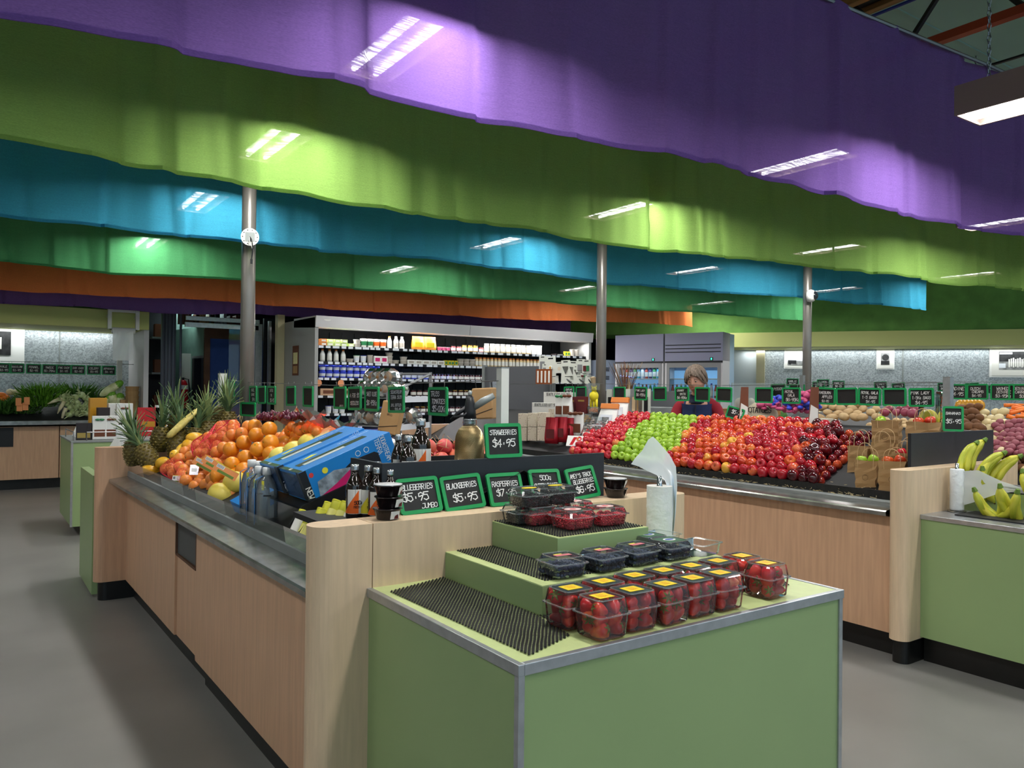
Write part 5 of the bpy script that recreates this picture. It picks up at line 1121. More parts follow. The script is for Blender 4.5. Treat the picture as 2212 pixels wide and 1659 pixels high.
for i, (px, py_) in enumerate(((1232, 1112), (1304, 1104), (1179, 1101), (1254, 1093))):
    p = PZ(px, py_, 1.093); lb = ('raspberry punnet at the front corner of the top step', 'raspberry punnet at the right front of the top step', 'raspberry punnet beside the blackberries, left', 'raspberry punnet at the back of the top step')[i]
    t = punnet(lb, (p.x+(.055, .05, .0, .03)[i], p.y+(.055, .05, .055, .075)[i], 1.041), RP, 'r', R.uniform(-.08, .08), 'raspberry punnets')
    fill_berries(t, 'raspberry', RM, None, 2, .102, .092, .010, .015, 'raspberry in the '+lb.replace('raspberry ', ''), 'raspberries in punnet %s' % ordn(i), 1.15)
for i, (x, y, z) in enumerate(((1.60, 2.235, 1.041), (1.735, 2.25, 1.041), (1.60, 2.20, 1.103), (1.725, 2.215, 1.103))):
    lb = ('blackberry punnet, bottom left of the stack by the boards', 'blackberry punnet, bottom right of the stack', 'top left blackberry punnet with yellow oval label', 'top right blackberry punnet with yellow oval label')[i]
    t = punnet(lb, (x, y, z), RP, 'k' if i > 1 else 'none_k'[-1:] if 0 else 'k', R.uniform(-.05, .05), 'blackberry punnets')
    fill_berries(t, 'blackberry', KM, None, 2, .102, .092, .010, .015, 'blackberry in the '+lb.replace('blackberry ', ''), 'blackberries in punnet %s' % ordn(i), 1.2)
# ---- right: bag roll by bananas, paper bags of apples
t = thing('bag_roll', 'white roll of produce bags on a spindle beside the bananas', 'roll', (4.68, 2.26, .828))
MB().lathe([(.036, .01), (.037, .02), (.037, .24), (.034, .245)], 24).build('roll', 'roll_white', t, True); MB().lathe([(.010, 0), (.010, .275), (.008, .277)], 14).build('spindle', 'chrome', t, True); MB().lathe([(.05, 0), (.05, .006)], 20).build('spindle_base', 'steel', t)
vs = []; A_ = [(.0, -.035, .235), (.03, -.10, .245), (.08, -.2, .19), (.12, -.31, .155)]; B_ = [(.0, -.035, .04), (.02, -.08, .06), (.06, -.17, .11), (.11, -.30, .15)]
for a, b in zip(A_, B_):
    for q in range(7): f = q/6; v = Vector(a).lerp(Vector(b), f); vs.append((v.x+.008*sin(q*2.4+a[1]*30), v.y, v.z))
MB().add(vs, [(i*7+j, i*7+j+1, (i+1)*7+j+1, (i+1)*7+j) for i in range(3) for j in range(6)]).build('loose_sheet', 'film_white', t, True)
fruitmat('kraft', 'A07C50', 'AE8A5C', None, .7, 6)
def pbag(label, p, w, d, h, rz, nap, m_='pink', lean=0):
    t = thing('paper_bag', label, 'bag', p, (lean, 0, rz), 'brown paper bags of apples'); a, b = w/2, d/2
    mb = MB(); n = 8; lv = 8; vs = []
    out = [(-a, -b), (-a*.33, -b), (a*.33, -b), (a, -b), (a, 0), (a, b), (0, b), (-a, b), (-a, 0)]
    for i in range(lv+1):
        z = h*i/lv; f = 1+.05*(z/h)
        for j, (x, y) in enumerate(out):
            cr = .006*(noise1(j*3.1+i*1.3, int(w*1000)+len(label))-.5)*2; ind = -.012*sin(pi*z/h) if j in (4, 8) else 0
            vs.append(((x+(ind if x > 0 else -ind))*f+cr, y*f+cr*.8, z+(cr*.8 if i == lv else 0)))
    m2 = len(out); fs = [(i*m2+j, i*m2+(j+1) % m2, (i+1)*m2+(j+1) % m2, (i+1)*m2+j) for i in range(lv) for j in range(m2)]; fs.append(tuple(range(m2)))
    mb.add(vs, fs); mb.build('bag', 'kraft', t)
    for sy in (-1, 1):
        pts = []; hh = R.uniform(.10, .14)
        for q in range(13): f = q/12; ang = pi*f; pts.append((-.045*cos(ang)*1.0*(1+.35*sin(ang)), sy*b*1.02+sy*.01*sin(ang), h-.03+hh*sin(ang)**.7 if 0 < q < 12 else h-.05))
        MB().tube(pts, .0022, 5).build('handle', mat('twine', 'C6A67A', .7), t)
    mb = MB().lathe([(.016, 0), (.0175, 0)], 20, cap=False); o = mb.build('round_stamp', mat('stamp', '4A3828', .8), t); o.matrix_local = Matrix.Translation((.0, -b*1.03-.0035, h*.45)) @ Matrix.Rotation(pi/2, 4, 'X')
    c_, s_ = cos(rz), sin(rz)
    for q in range(nap):
        x, y = ((-.033, -.01), (.033, .0), (0, .02), (0, -.02))[q]; b_, st = var[m_]
        zz = h-.006+(.01 if q == 1 else 0)
        o = place('apple', '%s %s apple in the %s' % (ordn(q), {'pink': 'red', 'green': 'green', 'gala': 'orange red'}[m_], label.split(',')[0]), 'apple', b_, 'stem', st, Vector(p)+Vector((x*c_-y*s_, x*s_+y*c_, zz)), 'apples in the paper bags', .85, tiltmax=.5)
    return t
def onbed(x, y): return (x, y, .875+(x-4.47)*.5+.012)
tag(MB().add([(x, y, z) for y in (2.47, 2.96) for x, z in ((4.48, .885), (4.48, .895), (4.70, .895), (4.86, 1.09), (5.3, 1.16), (5.3, 1.13), (4.9, 1.03), (4.7, .885))], [(0, 1, 2, 7), (2, 3, 6, 7), (3, 4, 5, 6), (8, 15, 10, 9), (10, 15, 14, 11), (11, 14, 13, 12), (1, 9, 10, 2), (2, 10, 11, 3), (3, 11, 12, 4), (0, 8, 9, 1)]).build('bag_stand', 'black'), 'black board under the paper bags of apples', 'board')
tag(MB().box(4.47, 4.49, 2.47, 2.88, .895, .915).build('timber_strip', 'timber'), 'thin timber strip at the foot of the paper bags', 'strip')
RZB = -pi/2+.25
for (px, py_, xx, w, h, lb, nap, m_, ) in ((1868, 1035, 4.57, .125, .19, 'green apple paper bag, front left', 2, 'green'), (1925, 1045, 4.56, .145, .20, 'red apple paper bag, front right', 2, 'gala'), (1850, 1020, 4.72, .12, .21, 'slim paper bag behind the front left one', 0, 'pink'),
                                  (1905, 985, 4.78, .13, .19, 'paper bag in the second row, middle', 0, 'pink'), (1955, 985, 4.74, .15, .19, 'paper bag of red apples in the second row', 2, 'pink'), (1910, 950, 4.95, .16, .20, 'tall paper bag in the back row, left', 1, 'green'), (1992, 950, 4.95, .19, .20, 'wide paper bag in the back row, right', 2, 'gala')):
    p = PX(px, py_, xx); bz = .897 if xx < 4.70 else (.95 if xx < 4.76 else (1.0 if xx < 4.9 else 1.125)); pbag(lb, (xx+.03, max(2.53, p.y), bz), w, .085, h, RZB, nap, m_)
# ================================================================== DAIRY FRIDGE AND BACKGROUND
mat('fr_black', '0E0F14', .5); mat('fr_grey', '8A8A8C', .4, metal=.2); mat('fr_side', '9A9A98', .5); mat('price', 'D8DCE4', .5); mat('led_blue', '4A5CFF', emit=6); mat('led_white', 'FFFFFF', emit=7)
FY = 10.7; FX0, FX1 = 4.06, 9.1
t = thing('dairy_fridge', 'long open multideck fridge with white header against the back', 'fridge', (0, 0, 0))
MB().box(FX0, FX1, FY+.85, FY+.92, .1, 2.5).build('back_panel', 'fr_black', t)
for i in range(24): MB().box(FX0+.1+i*.205, FX0+.106+i*.205, FY+.835, FY+.85, .5, 2.35).build('back_rib', 'fr_black', t)
MB().prism([(FX0-.03, FY+.02), (FX0+.02, FY+.02), (FX0+.02, FY+1.35), (FX0-.03, FY+1.35)], .05, 2.5).build('side_panel', 'fr_side', t)
MB().box(FX1-.02, FX1+.03, FY+.02, FY+.95, .05, 2.5).build('side_panel', 'fr_side', t)
MB().add([(x, y, z) for x in (FX0-.03, (FX0+FX1)/2-.003) for y, z in ((FY, 2.36), (FY-.02, 2.52), (FY+.9, 2.53), (FY+.9, 2.4), (FY+.06, 2.352))], [(0, 1, 6, 5), (1, 2, 7, 6), (2, 3, 8, 7), (3, 4, 9, 8), (4, 0, 5, 9), (4, 3, 2, 1, 0), (5, 6, 7, 8, 9)]).build('header', 'fridge_white', t)
MB().add([(x, y, z) for x in ((FX0+FX1)/2+.003, FX1+.05) for y, z in ((FY, 2.36), (FY-.02, 2.52), (FY+.9, 2.53), (FY+.9, 2.4), (FY+.06, 2.352))], [(0, 1, 6, 5), (1, 2, 7, 6), (2, 3, 8, 7), (3, 4, 9, 8), (4, 0, 5, 9), (4, 3, 2, 1, 0), (5, 6, 7, 8, 9)]).build('header', 'fridge_white', t)
MB().lathe([(.001, 0), (.055, 0)], 20, sx=1, sy=.4, cap=False).build('oval_badge', 'lab_white', t).matrix_local = Matrix.Translation((FX0+.14, FY-.014, 2.475)) @ Matrix.Rotation(pi/2, 4, 'X')
MB().box(FX0, FX1, FY, FY+.9, .05, .55).build('base_deck', 'fr_grey', t)
SH = [2.105, 1.875, 1.645, 1.39, 1.13, .87]
for i, z in enumerate(SH):
    o = MB().box(FX0+.02, FX1-.02, FY+.12+.0*i, FY+.83, z-.012, z).build('shelf', 'fr_grey', t)
    MB().box(FX0+.02, FX1-.02, FY+.105, FY+.12, z-.035, z+.004).build('shelf_edge', 'fr_black', o)
    pm_ = MB(); rr = random.Random(i)
    x = FX0+.06
    while x < FX1-.12:
        w_ = rr.choice((.07, .07, .1)); pm_.box(x, x+w_, FY+.100, FY+.106, z-.033, z+.001); x += w_+rr.choice((.02, .035, .07))
    stuff(pm_.build('price_ticket', 'price', o))
    for s_ in range(4): MB().box(FX0+.25+s_*1.55, FX0+.27+s_*1.55, FY+.3, FY+.83, z-.05, z-.012).build('bracket', 'fr_black', o)
area((FX0+FX1)/2, FY+.16, 2.335, FX1-FX0-.2, .05, 60, (1, 1, .98), (radians(-12), 0, 0))
area(FX0+1.2, FY+.2, SH[1]-.04, 2.2, .03, 14, (.25, .35, 1), (radians(-8), 0, 0)); area(FX0+1.0, FY+.2, SH[4]-.04, 1.8, .03, 9, (.3, .3, 1), (radians(-8), 0, 0))
area(FX0+3.4, FY+.2, SH[1]-.04, 2.8, .03, 8, (.8, .85, 1), (radians(-8), 0, 0)); area(FX0+3.4, FY+.2, SH[3]-.04, 2.8, .03, 7, (.75, .8, 1), (radians(-8), 0, 0))
for x in (FX0+.06, FX0+.40, FX0+.92):
    o = MB().lathe([(.001, 0), (.05, 0), (.05, .004)], 18, cap=False).build('orange_disc', mat('disc_orange', 'E89A6A', .5)); o.location = (x, FY+.098, SH[2]-.075); o.rotation_euler = (pi/2, 0, 0); tag(o, '%s round orange shelf sticker under the third fridge shelf' % ordn([.06, .40, .92].index(round(x-FX0, 2))), 'sticker', 'round orange stickers on the fridge shelf')
# products ---------------------------------------------------------
def m_tub(c, lidc, r=.05, h=.1, lab=None):
    a = MB().lathe([(r*.82, 0), (r, h*.9), (r*1.05, h*.9), (r*1.05, h*.97)], 12).mesh('tub', c, False); b = MB().lathe([(r*1.06, h*.94), (r*1.06, h), (r*.9, h*1.01)], 12).mesh('lid', lidc); return [('tub', a), ('lid', b)]+([('label', MB().lathe([(r*.90, h*.25), (r*.97, h*.7)], 12, cap=False).mesh('label', lab))] if lab else [])
def m_bottle(c, capc, r=.035, h=.2, lab=None):
    a = MB().lathe([(r, 0), (r, h*.6), (r*.5, h*.85), (r*.45, h*.9)], 12).mesh('bottle', c, True); b = MB().lathe([(r*.5, h*.88), (r*.5, h), (r*.45, h)], 10).mesh('cap', capc)
    return [('bottle', a), ('cap', b), ('label', MB().lathe([(r*1.02, h*.15), (r*1.02, h*.5)], 12, cap=False).mesh('label', lab or 'lab_white'))]
def m_jar(c, capc, r=.04, h=.11, lab='lab_white'):
    a = MB().lathe([(r*.95, 0), (r, .005), (r, h*.75), (r*.8, h*.85)], 12).mesh('jar', c, True); b = MB().lathe([(r*.86, h*.84), (r*.88, h*.85), (r*.88, h), (r*.8, h)], 12).mesh('lid', capc)
    return [('jar', a), ('lid', b), ('label', MB().lathe([(r*1.02, h*.15), (r*1.02, h*.62)], 12, cap=False).mesh('label', lab))]
def m_box(c, w, d, h, lab='lab_white', f=.5):
    return [('carton', MB().box(-w/2, w/2, -d/2, d/2, 0, h).mesh('carton', c)), ('label', MB().box(-w*.35, w*.35, -d/2-.001, -d/2, h*.25, h*(.25+f)).mesh('label', lab))]
def m_bag(c, w, h, lab='lab_white'):
    mb = MB(); vs = []; n = 8
    for i in range(6):
        z = h*i/5; f = (1, 1.05, 1.03, 1, .97, 1)[i]; th = (.028, .034, .03, .02, .008, .002)[i]
        for j in range(n): a = 2*pi*j/n; vs.append((w/2*f*(1 if cos(a) > .5 else -1 if cos(a) < -.5 else cos(a)*1.2), th*sin(a), z))
    mb.add(vs, [(i*n+j, i*n+(j+1) % n, (i+1)*n+(j+1) % n, (i+1)*n+j) for i in range(5) for j in range(n)]+[tuple(range(n))])
    return [('pouch', mb.mesh('pouch', c, True)), ('label', MB().box(-w*.33, w*.33, -.037, -.034, h*.2, h*.55).mesh('label', lab))]
def put(name, label, cat, parts, p, rz=0, group=None, rx=0, sc=1.0):
    t = thing(name, label, cat, p, (rx, 0, rz), group)
    if sc != 1: t.scale = (sc,)*3
    for nm, me in parts: mo(nm, me, t)
    return t
mat('y_tub', 'E8E4DC', .4); mat('cream_jar', 'D8BE8E', .3); mat('honey', 'C08A2A', .2); mat('jam', '3E1414', .15); mat('lid_gold', 'B89A54', .3, metal=.7); mat('lid_green', '2E7A4A', .4); mat('lid_blue', '2E3E9A', .4); mat('orange_pk', 'DE8A22', .45, noise=.3, nscale=12)
mat('lime_pk', 'C4D48A', .5); mat('pink_pk', 'C4507A', .45); mat('red_pk', 'C02028', .35); mat('blue_pk', '3A4CC8', .4); mat('yel_pk', 'D2C224', .4); mat('grey_pk', 'A8A096', .5); mat('white_pk', 'E6E6E2', .45); mat('dark_pk', '2A2224', .4); mat('brown_pk', '6A3A22', .5); mat('lid_orange', 'D8803A', .4)
PR = {'limebox': ('box', m_box('lime_pk', .09, .09, .05)), 'orbox': ('box', m_box('lid_orange', .09, .09, .05)), 'yog': ('yoghurt_tub', m_tub('y_tub', 'white_pk', .05, .13, 'lab_orange')), 'yogg': ('yoghurt_tub', m_tub('y_tub', 'white_pk', .05, .13, 'lid_green')), 'milk': ('bottle', m_bottle('white_pk', 'lid_orange', .036, .185)), 'tall': ('bottle', m_bottle('white_pk', 'white_pk', .038, .19, 'grey_pk')),
      'orbag': ('pouch', m_bag('orange_pk', .2, .21, 'yel_pk')), 'spread': ('jar', m_jar('honey', 'lid_gold')), 'pinkt': ('tub', m_tub('pink_pk', 'white_pk', .035, .06)), 'jarw': ('jar', m_jar('cream_jar', 'white_pk', .043, .15, 'lab_white')), 'wpack': ('carton', m_box('white_pk', .10, .06, .16, 'price')), 'rpack': ('packet', m_box('red_pk', .11, .04, .15, 'lab_white', .35)), 'gtub': ('tub', m_tub('grey_pk', 'white_pk', .055, .055)), 'gtall': ('tub', m_tub('grey_pk', 'grey_pk', .045, .12)), 'wtub': ('tub', m_tub('white_pk', 'lid_green', .045, .11, 'price')), 'wtubb': ('tub', m_tub('white_pk', 'lid_blue', .045, .11, 'price')), 'sq': ('carton', m_box('white_pk', .11, .09, .11, 'pink')), 'flatw': ('carton', m_box('white_pk', .12, .09, .07, 'grey_pk')), 'yel': ('packet', m_box('yel_pk', .05, .05, .08, 'lid_green')), 'sauce': ('bottle', m_jar('cream_jar', 'lid_orange', .031, .15, 'lab_white')), 'blue': ('tub', m_tub('blue_pk', 'blue_pk', .05, .09, 'price')), 'jam': ('jar', m_jar('jam', 'lid_gold', .042, .095)), 'jamd': ('jar', m_jar('jam', 'fr_black', .042, .095)), 'box': ('carton', m_box('wood', .26, .2, .10, 'brown_pk')), 'tray': ('tray', m_box('dark_pk', .18, .14, .03, 'lab_white')), 'honeyj': ('jar', m_jar('honey', 'white_pk', .045, .1)), 'redcup': ('jar', m_jar('red_pk', 'dark_pk', .038, .09))}  # the blue tubs have the blue shelf light put into their colour
DESC = {'limebox': 'lime green carton', 'orbox': 'orange carton', 'yog': 'white yoghurt tub, orange print', 'yogg': 'white yoghurt tub, green print', 'milk': 'milk drink bottle', 'tall': 'tall white bottle', 'orbag': 'orange pouch', 'spread': 'gold lidded spread jar', 'pinkt': 'small pink tub', 'jarw': 'pale soup jar', 'wpack': 'upright white carton', 'rpack': 'red packet', 'gtub': 'flat grey tub', 'gtall': 'tall grey tub', 'wtub': 'white tub with green lid', 'wtubb': 'white tub with blue lid', 'sq': 'square pink labelled carton', 'flatw': 'flat white carton', 'yel': 'yellow packet', 'sauce': 'narrow sauce jar', 'blue': 'blue lit tub', 'jam': 'dark jam jar, gold lid', 'jamd': 'dark jam jar, black lid', 'box': 'brown board carton', 'tray': 'black meat tray', 'honeyj': 'honey coloured jar', 'redcup': 'red jar'}
WID = {'orbag': .2, 'box': .27, 'tray': .2, 'flatw': .125, 'wpack': .105, 'rpack': .075, 'sauce': .068, 'yel': .058, 'pinkt': .075}
SHN = ['top', 'second', 'third', 'fourth', 'fifth', 'sixth']
def run(sh, seq, x0=FX0+.1, gap=.006):
    x = x0; z = SH[sh]+.001; c = {}
    for item in seq:
        if isinstance(item, float): x += item; continue
        k, n, st = (item+(1,))[:3] if isinstance(item, tuple) else (item, 1, 1)
        nm, parts = PR[k]; w = WID.get(k, .1); hh = max(v.co.z for v in parts[0][1].vertices); hh = max(hh, max(v.co.z for _, m_ in parts for v in m_.vertices))
        for i in range(n):
            if x+w > FX1-.05: return
            for q in range(st):
                c[k] = c.get(k, 0)+1
                put(nm, '%s %s from the left on the %s fridge shelf' % (ordn(c[k]-1), DESC[k], SHN[sh]), nm.split('_')[-1], parts, (x+w/2, FY+.19+R.uniform(0, .015), z+q*(hh+.001)), R.uniform(-.12, .12), '%ss on the %s fridge shelf' % (DESC[k].split(',')[0], SHN[sh]), rx=(-.2 if k == 'rpack' else 0))
            x += w+gap
run(0, [('orbox', 1, 2), ('limebox', 3, 2), ('limebox', 1, 1), ('gtub', 1, 2), ('yogg', 2), ('yog', 2), ('milk', 1), ('tall', 2), .12, ('orbag', 2), .03, ('pinkt', 3), ('redcup', 2), ('spread', 3), ('redcup', 1), ('jarw', 6), ('jarw', 3), ('wpack', 2), .25, ('tray', 1), .05, ('yel', 2), ('gtall', 2), ('rpack', 9), ('sq', 1)])
run(1, [('milk', 4), ('gtub', 1, 1), ('wtub', 1, 1), ('wtubb', 1, 1), ('gtall', 1), ('sq', 2), ('gtub', 1, 3), ('gtub', 1, 1), .03, ('gtub', 1, 2), ('flatw', 5), ('yel', 4, 1), ('gtub', 3, 2), ('sauce', 20), ('tray', 2), ('flatw', 1), ('tray', 3)])
run(2, [('blue', 9, 2), ('blue', 8, 1), ('jamd', 12, 1), .05, ('blue', 3, 1), ('jam', 8, 1)])
run(3, [.0, ('box', 5, 1), .1, ('jamd', 7), ('jam', 9), ('redcup', 2), ('honeyj', 4), ('jam', 5)])
run(4, [.1, ('wtubb', 3, 1), .5, ('blue', 4), .2, ('jam', 4), ('jamd', 6), ('honeyj', 2), ('jam', 6), ('redcup', 3), ('jamd', 5)])
run(5, [.05, ('blue', 6), .3, ('wtub', 4), ('pinkt', 6), ('gtub', 5), ('wtub', 3), ('jam', 8), ('gtub', 4)])
# poster on fridge side, cream post and store front to the left
def sidecard(label, y0, y1, z0, z1, m_, x=FX0-.034):
    t = thing('poster', label, 'poster', (x, (y0+y1)/2, (z0+z1)/2)); MB().box(-.003, .0, (y0-y1)/2, (y1-y0)/2, (z0-z1)/2, (z1-z0)/2).build('sheet', m_, t)
    return t
pa, pb__ = PX(650, 760, FX0), PX(637, 760, FX0)
t = sidecard('narrow dark photo poster on the grey fridge side', pa.y, pb__.y, PX(645, 811, FX0).z, PX(645, 747, FX0).z, 'brown_pk'); w_ = pb__.y-pa.y
MB().box(-.005, -.003, -w_*.35, w_*.35, -.05, .12).build('print', 'flesh', t); MB().box(-.005, -.003, -w_*.35, w_*.35, -.19, -.08).build('print', 'kraft', t)
pa = PY(597, 760, FY+1.25)
struct(MB().box(PY(597, 760, FY+1.35).x, FX0-.035, FY+1.3, FY+1.42, 0, 2.62).build('trim_post_store', 'cream'))
# dark opening: cold room glass door, blue wall, pipes
xa, xb = PY(556, 760, 12.6).x, PY(578, 760, 12.6).x
t = thing('glass_door', 'sliding cold room door with silver frame right of the pole', 'door', (0, 0, 0))
MB().box(xa-.05, xa+.06, 12.55, 12.62, 0, 2.5).build('frame_post', 'alu', t); MB().box(xb-.03, xb+.01, 12.45, 12.52, 0, 2.55).build('frame_post', 'alu', t); MB().box(xa-1.1, xa, 12.55, 12.6, 2.40, 2.47).build('top_rail', 'alu', t); MB().box(xa-1.1, xa, 12.5, 12.54, 2.5, 2.56).build('top_rail', 'alu', t)
MB().box(xa-.45, xa-.05, 12.575, 12.58, 0, 2.4).build('pane', 'clear2', t)
MB().box(xa+.1, xb+.3, 12.6, 12.65, 0, 2.6).build('gap_shade', 'fr_black', t)  # solid black sheet drawn in for the shade of the gap
bx0, bx1 = PY(450, 760, 13.6).x, PY(600, 760, 13.6).x
struct(MB().box(bx0, bx1+.3, 13.6, 13.7, 0, 2.30).build('wall_store_blue', 'blue_wall')); struct(MB().box(bx0-.06, bx1+.3, 13.58, 13.6, 2.30, 2.52).build('trim_store_top', 'brown_wood')); struct(MB().box(bx0-.07, bx0+.02, 13.56, 13.62, 0, 2.45).build('trim_store_side', 'brown_wood'))
mx0 = PY(372, 760, 15.2).x
mp0, mp1 = PY(375, 760, 15.3), PY(449, 760, 13.65)
def mwall(mb, f0, f1, z0, z1, d0=0, d1=.06):
    a = Vector((mp0.x, mp0.y, 0)).lerp(Vector((mp1.x, mp1.y, 0)), f0); b = Vector((mp0.x, mp0.y, 0)).lerp(Vector((mp1.x, mp1.y, 0)), f1); n = Vector((-(b-a).y, (b-a).x, 0)).normalized()
    if n.y > 0: n = -n
    P = [a+n*d0, b+n*d0, b-n*d1, a-n*d1]; return mb.prism([(p.x, p.y) for p in P], z0, z1)
struct(mwall(MB(), 0, .60, 0, 2.52).build('wall_store_side', 'mint_wall')); struct(mwall(MB(), .6, 1, 2.02, 2.52).build('wall_store_lintel', 'mint_wall')); struct(mwall(MB(), .6, .66, 0, 2.02, .02, .1).build('door_frame_left', 'black')); struct(mwall(MB(), .95, 1.0, 0, 2.02, .02, .1).build('door_frame_right', 'alu')); struct(mwall(MB(), .6, 1, 1.98, 2.02, .03, .1).build('door_frame_head', 'alu'))
struct(MB().box(mp0.x-.5, bx0+.4, 16.3, 16.35, 0, 2.6).build('wall_room_blue', 'blue_wall'))
area((mp0.x+mp1.x)/2+.3, 15.6, 2.9, .6, .6, 8, (.8, .95, 1)); area(mp0.x+.1, 14.3, 2.9, .5, .5, 10, (.7, .95, .9))  # unseen fill lights added over the store room
fe = PY(395, 862, 14.3); t = thing('fire_extinguisher', 'red fire extinguisher hanging by the mint wall', 'extinguisher', (fe.x, 14.3, 1.12))
MB().lathe([(.07, 0), (.085, .02), (.085, .40), (.05, .47), (.025, .49)], 16).build('cylinder', mat('ext_red', 'B01420', .3), t, True); MB().lathe([(.0865, .33), (.0865, .40)], 16, cap=False).build('white_band', 'white', t); MB().lathe([(.02, .49), (.02, .53)], 10).build('valve', 'black', t); MB().tube([(0, 0, .52), (.08, -.03, .50), (.1, -.04, .3), (.09, -.05, .1)], .012, 6).build('hose', 'black', t)
MB().box(-.03, .03, .08, .12, .1, .45).build('bracket', 'black', t)
t = thing('paper_notice', 'white paper notices pinned left of the doorway', 'notice', (fe.x+.12, 14.42, 1.75)); MB().box(-.12, .12, 0, .01, -.28, .32).build('sheet', 'offwhite', t); MB().box(.13, .18, -.02, .02, -.4, .35).build('backing', 'brown_wood', t)
for i, px in enumerate((352, 360, 367, 375, 390)):
    p = PY(px, 760, 13.9); o = MB().tube([(p.x, 13.9, 0), (p.x, 13.9, 3.2)], .035 if i < 4 else .02, 8).build('pipe', mat('pipe_grey', '6E7280', .4, metal=.3)); tag(o, '%s grey pipe, from the left, in the dark store opening' % ordn(i), 'pipe', 'grey pipes in the store opening')
for i, (px, py_, w_) in enumerate(((410, 678, .3), (440, 672, .35), (470, 684, .3), (505, 678, .25))):
    p = PY(px, py_, 14.0); mb = MB(); rr = random.Random(i)
    for q in range(5): x = p.x-w_/2+q*w_/5; mb.box(x, x+w_/5-.01, 13.95, 14.2, 2.55, 2.6+rr.uniform(.05, .2))
    stuff(tag(mb.build('stored_clutter', ('brown_wood', 'kraft', 'steel_dull', 'brown_pk')[i]), '%s dim heap of stored things on top of the blue room' % ordn(i), 'clutter', 'clutter above the store'))
t = thing('shelf_rack', 'dark storage rack left of the grey pipes', 'rack', (0, 0, 0)); p = PY(335, 760, 14.6)
MB().box(p.x-.1, p.x+.25, 14.6, 15.2, 0, 2.9).build('backing', 'dark_wall', t)
for z in (.5, 1.1, 1.7, 2.3): MB().box(p.x-.1, p.x+.25, 14.3, 14.6, z, z+.03).build('shelf', 'steel_dull', t); MB().box(p.x-.05, p.x+.15, 14.35, 14.5, z+.03, z+.25).build('stored_box', 'brown_pk', t)
# --- drinks fridges: placed on the line found in the photograph, doors facing the camera
K = 1.5
FA = PZ(1330, 725, 2.15)*1; FA = OO+(FA-OO)*K; FC_ = PZ(1437, 721, 2.15); FC_ = OO+(FC_-OO)*K; FD = PZ(1562, 717, 2.15); FD = OO+(FD-OO)*K
FH = FA.z
def fridge(label, A, B, doors, hz=1.98, plain=False):
    u = Vector((B.x-A.x, B.y-A.y, 0)); W_ = u.length; u.normalize(); n = Vector((-u.y, u.x, 0))
    if n.dot(Vector((A.x, A.y, 0))) < 0: n = -n       # n points away from the camera
    t = thing('drinks_fridge', label, 'fridge', (A.x, A.y, 0), atan2(u.y, u.x)); s = 1 if Vector((-sin(atan2(u.y, u.x)), cos(atan2(u.y, u.x)), 0)).dot(n) > 0 else -1
    def b(x0, x1, y0, y1, z0, z1): y0, y1 = y0*s, y1*s; return MB().box(x0, x1, min(y0, y1), max(y0, y1), z0, z1)
    b(0, W_, .05, .36, 0, .12).build('plinth', 'black', t); b(0, .035, 0, .36, .12, FH).build('side', 'fridge_white', t); b(W_-.035, W_, 0, .35, .12, FH).build('side', 'fridge_white', t); b(.035, W_-.035, .70, .36, .12, FH).build('back', mat('fr_back', 'A8C4DC', .4), t)
    b(0, W_, -.01, .36, hz+.03, FH).build('header', mat('fr_header', '8C8CA4', .35), t); b(.0, W_, -.014, 0, hz+.0, hz+.03).build('dark_line', 'black', t)
    for q in range(0 if plain else 3): b(.01, W_-.03, -.016, -.011, hz+.17+.06*q, hz+.185+.06*q).build('vent_slot', 'black', t)
    b(W_-.16-.05, W_-.16, -.02, -.012, hz+.035, hz+.085).build('display', 'black', t); b(W_-.145-.05, W_-.175, -.022, -.02, hz+.045, hz+.075).build('display_light', mat('disp', '30F0A0', emit=4), t)
    dw = (W_-.07)/doors
    for d in range(doors):
        x0 = .035+d*dw; f = MB()
        for a in ((x0, x0+.05, .15, hz), (x0+dw-.05, x0+dw, .15, hz)): f.box(a[0], a[1], min(-.01*s, .02*s), max(-.01*s, .02*s), a[2], a[3])
        for a in ((x0+.05, x0+dw-.05, .15, .25), (x0+.05, x0+dw-.05, hz-.08, hz)): f.box(a[0], a[1], min(-.01*s, .02*s), max(-.01*s, .02*s), a[2], a[3])
        dd = f.build('door', 'fr_grey', t); MB().box(x0+.05, x0+dw-.05, min(.0, .004*s), max(.0, .004*s), .25, hz-.08).build('pane', 'clear2', dd)
        MB().tube([(x0+(.03 if d else dw-.03), -.03*s, .9), (x0+(.03 if d else dw-.03), -.03*s, 1.4)], .01, 6).build('handle', 'alu', dd)
    b(.04, W_-.04, .325, .335, .3, hz-.12).build('glow_back', mat('glow_back', '7FB4E0', emit=.55), t)  # panel glows by itself in place of light falling on the fridge back
    ct = [0]
    for q, z in enumerate((.35, .7, 1.05, 1.4, 1.72)):
        b(.04, W_-.04, .08, .32, z-.015, z).build('shelf', 'offwhite', t)
    for q, z in enumerate((1.05, 1.4, 1.72)):
        if plain or q < 2:
            n_ = int((W_-.12)/.075)
            for i in range(n_):
                k = (q*7+i*3+int(W_*10)) % 5; parts = DR[k]; x = .08+i*.075
                loc = Vector((A.x, A.y, z+.001))+u*x+n*.16
                put('drink_bottle', '%s bottle from the left on the %s shelf of the %s' % (ordn(i), ('lower', 'middle', 'upper')[q], label.split(' behind')[0].split(',')[0]), 'bottle', parts, loc, 0, 'bottles in the %s' % label.split(',')[0])
    c = Vector((A.x, A.y, 0))+u*(W_/2)+n*.1; area(c.x, c.y, hz-.1, W_-.2, .05, .9, (.6, .8, 1), (0, 0, atan2(u.y, u.x)))
    return t
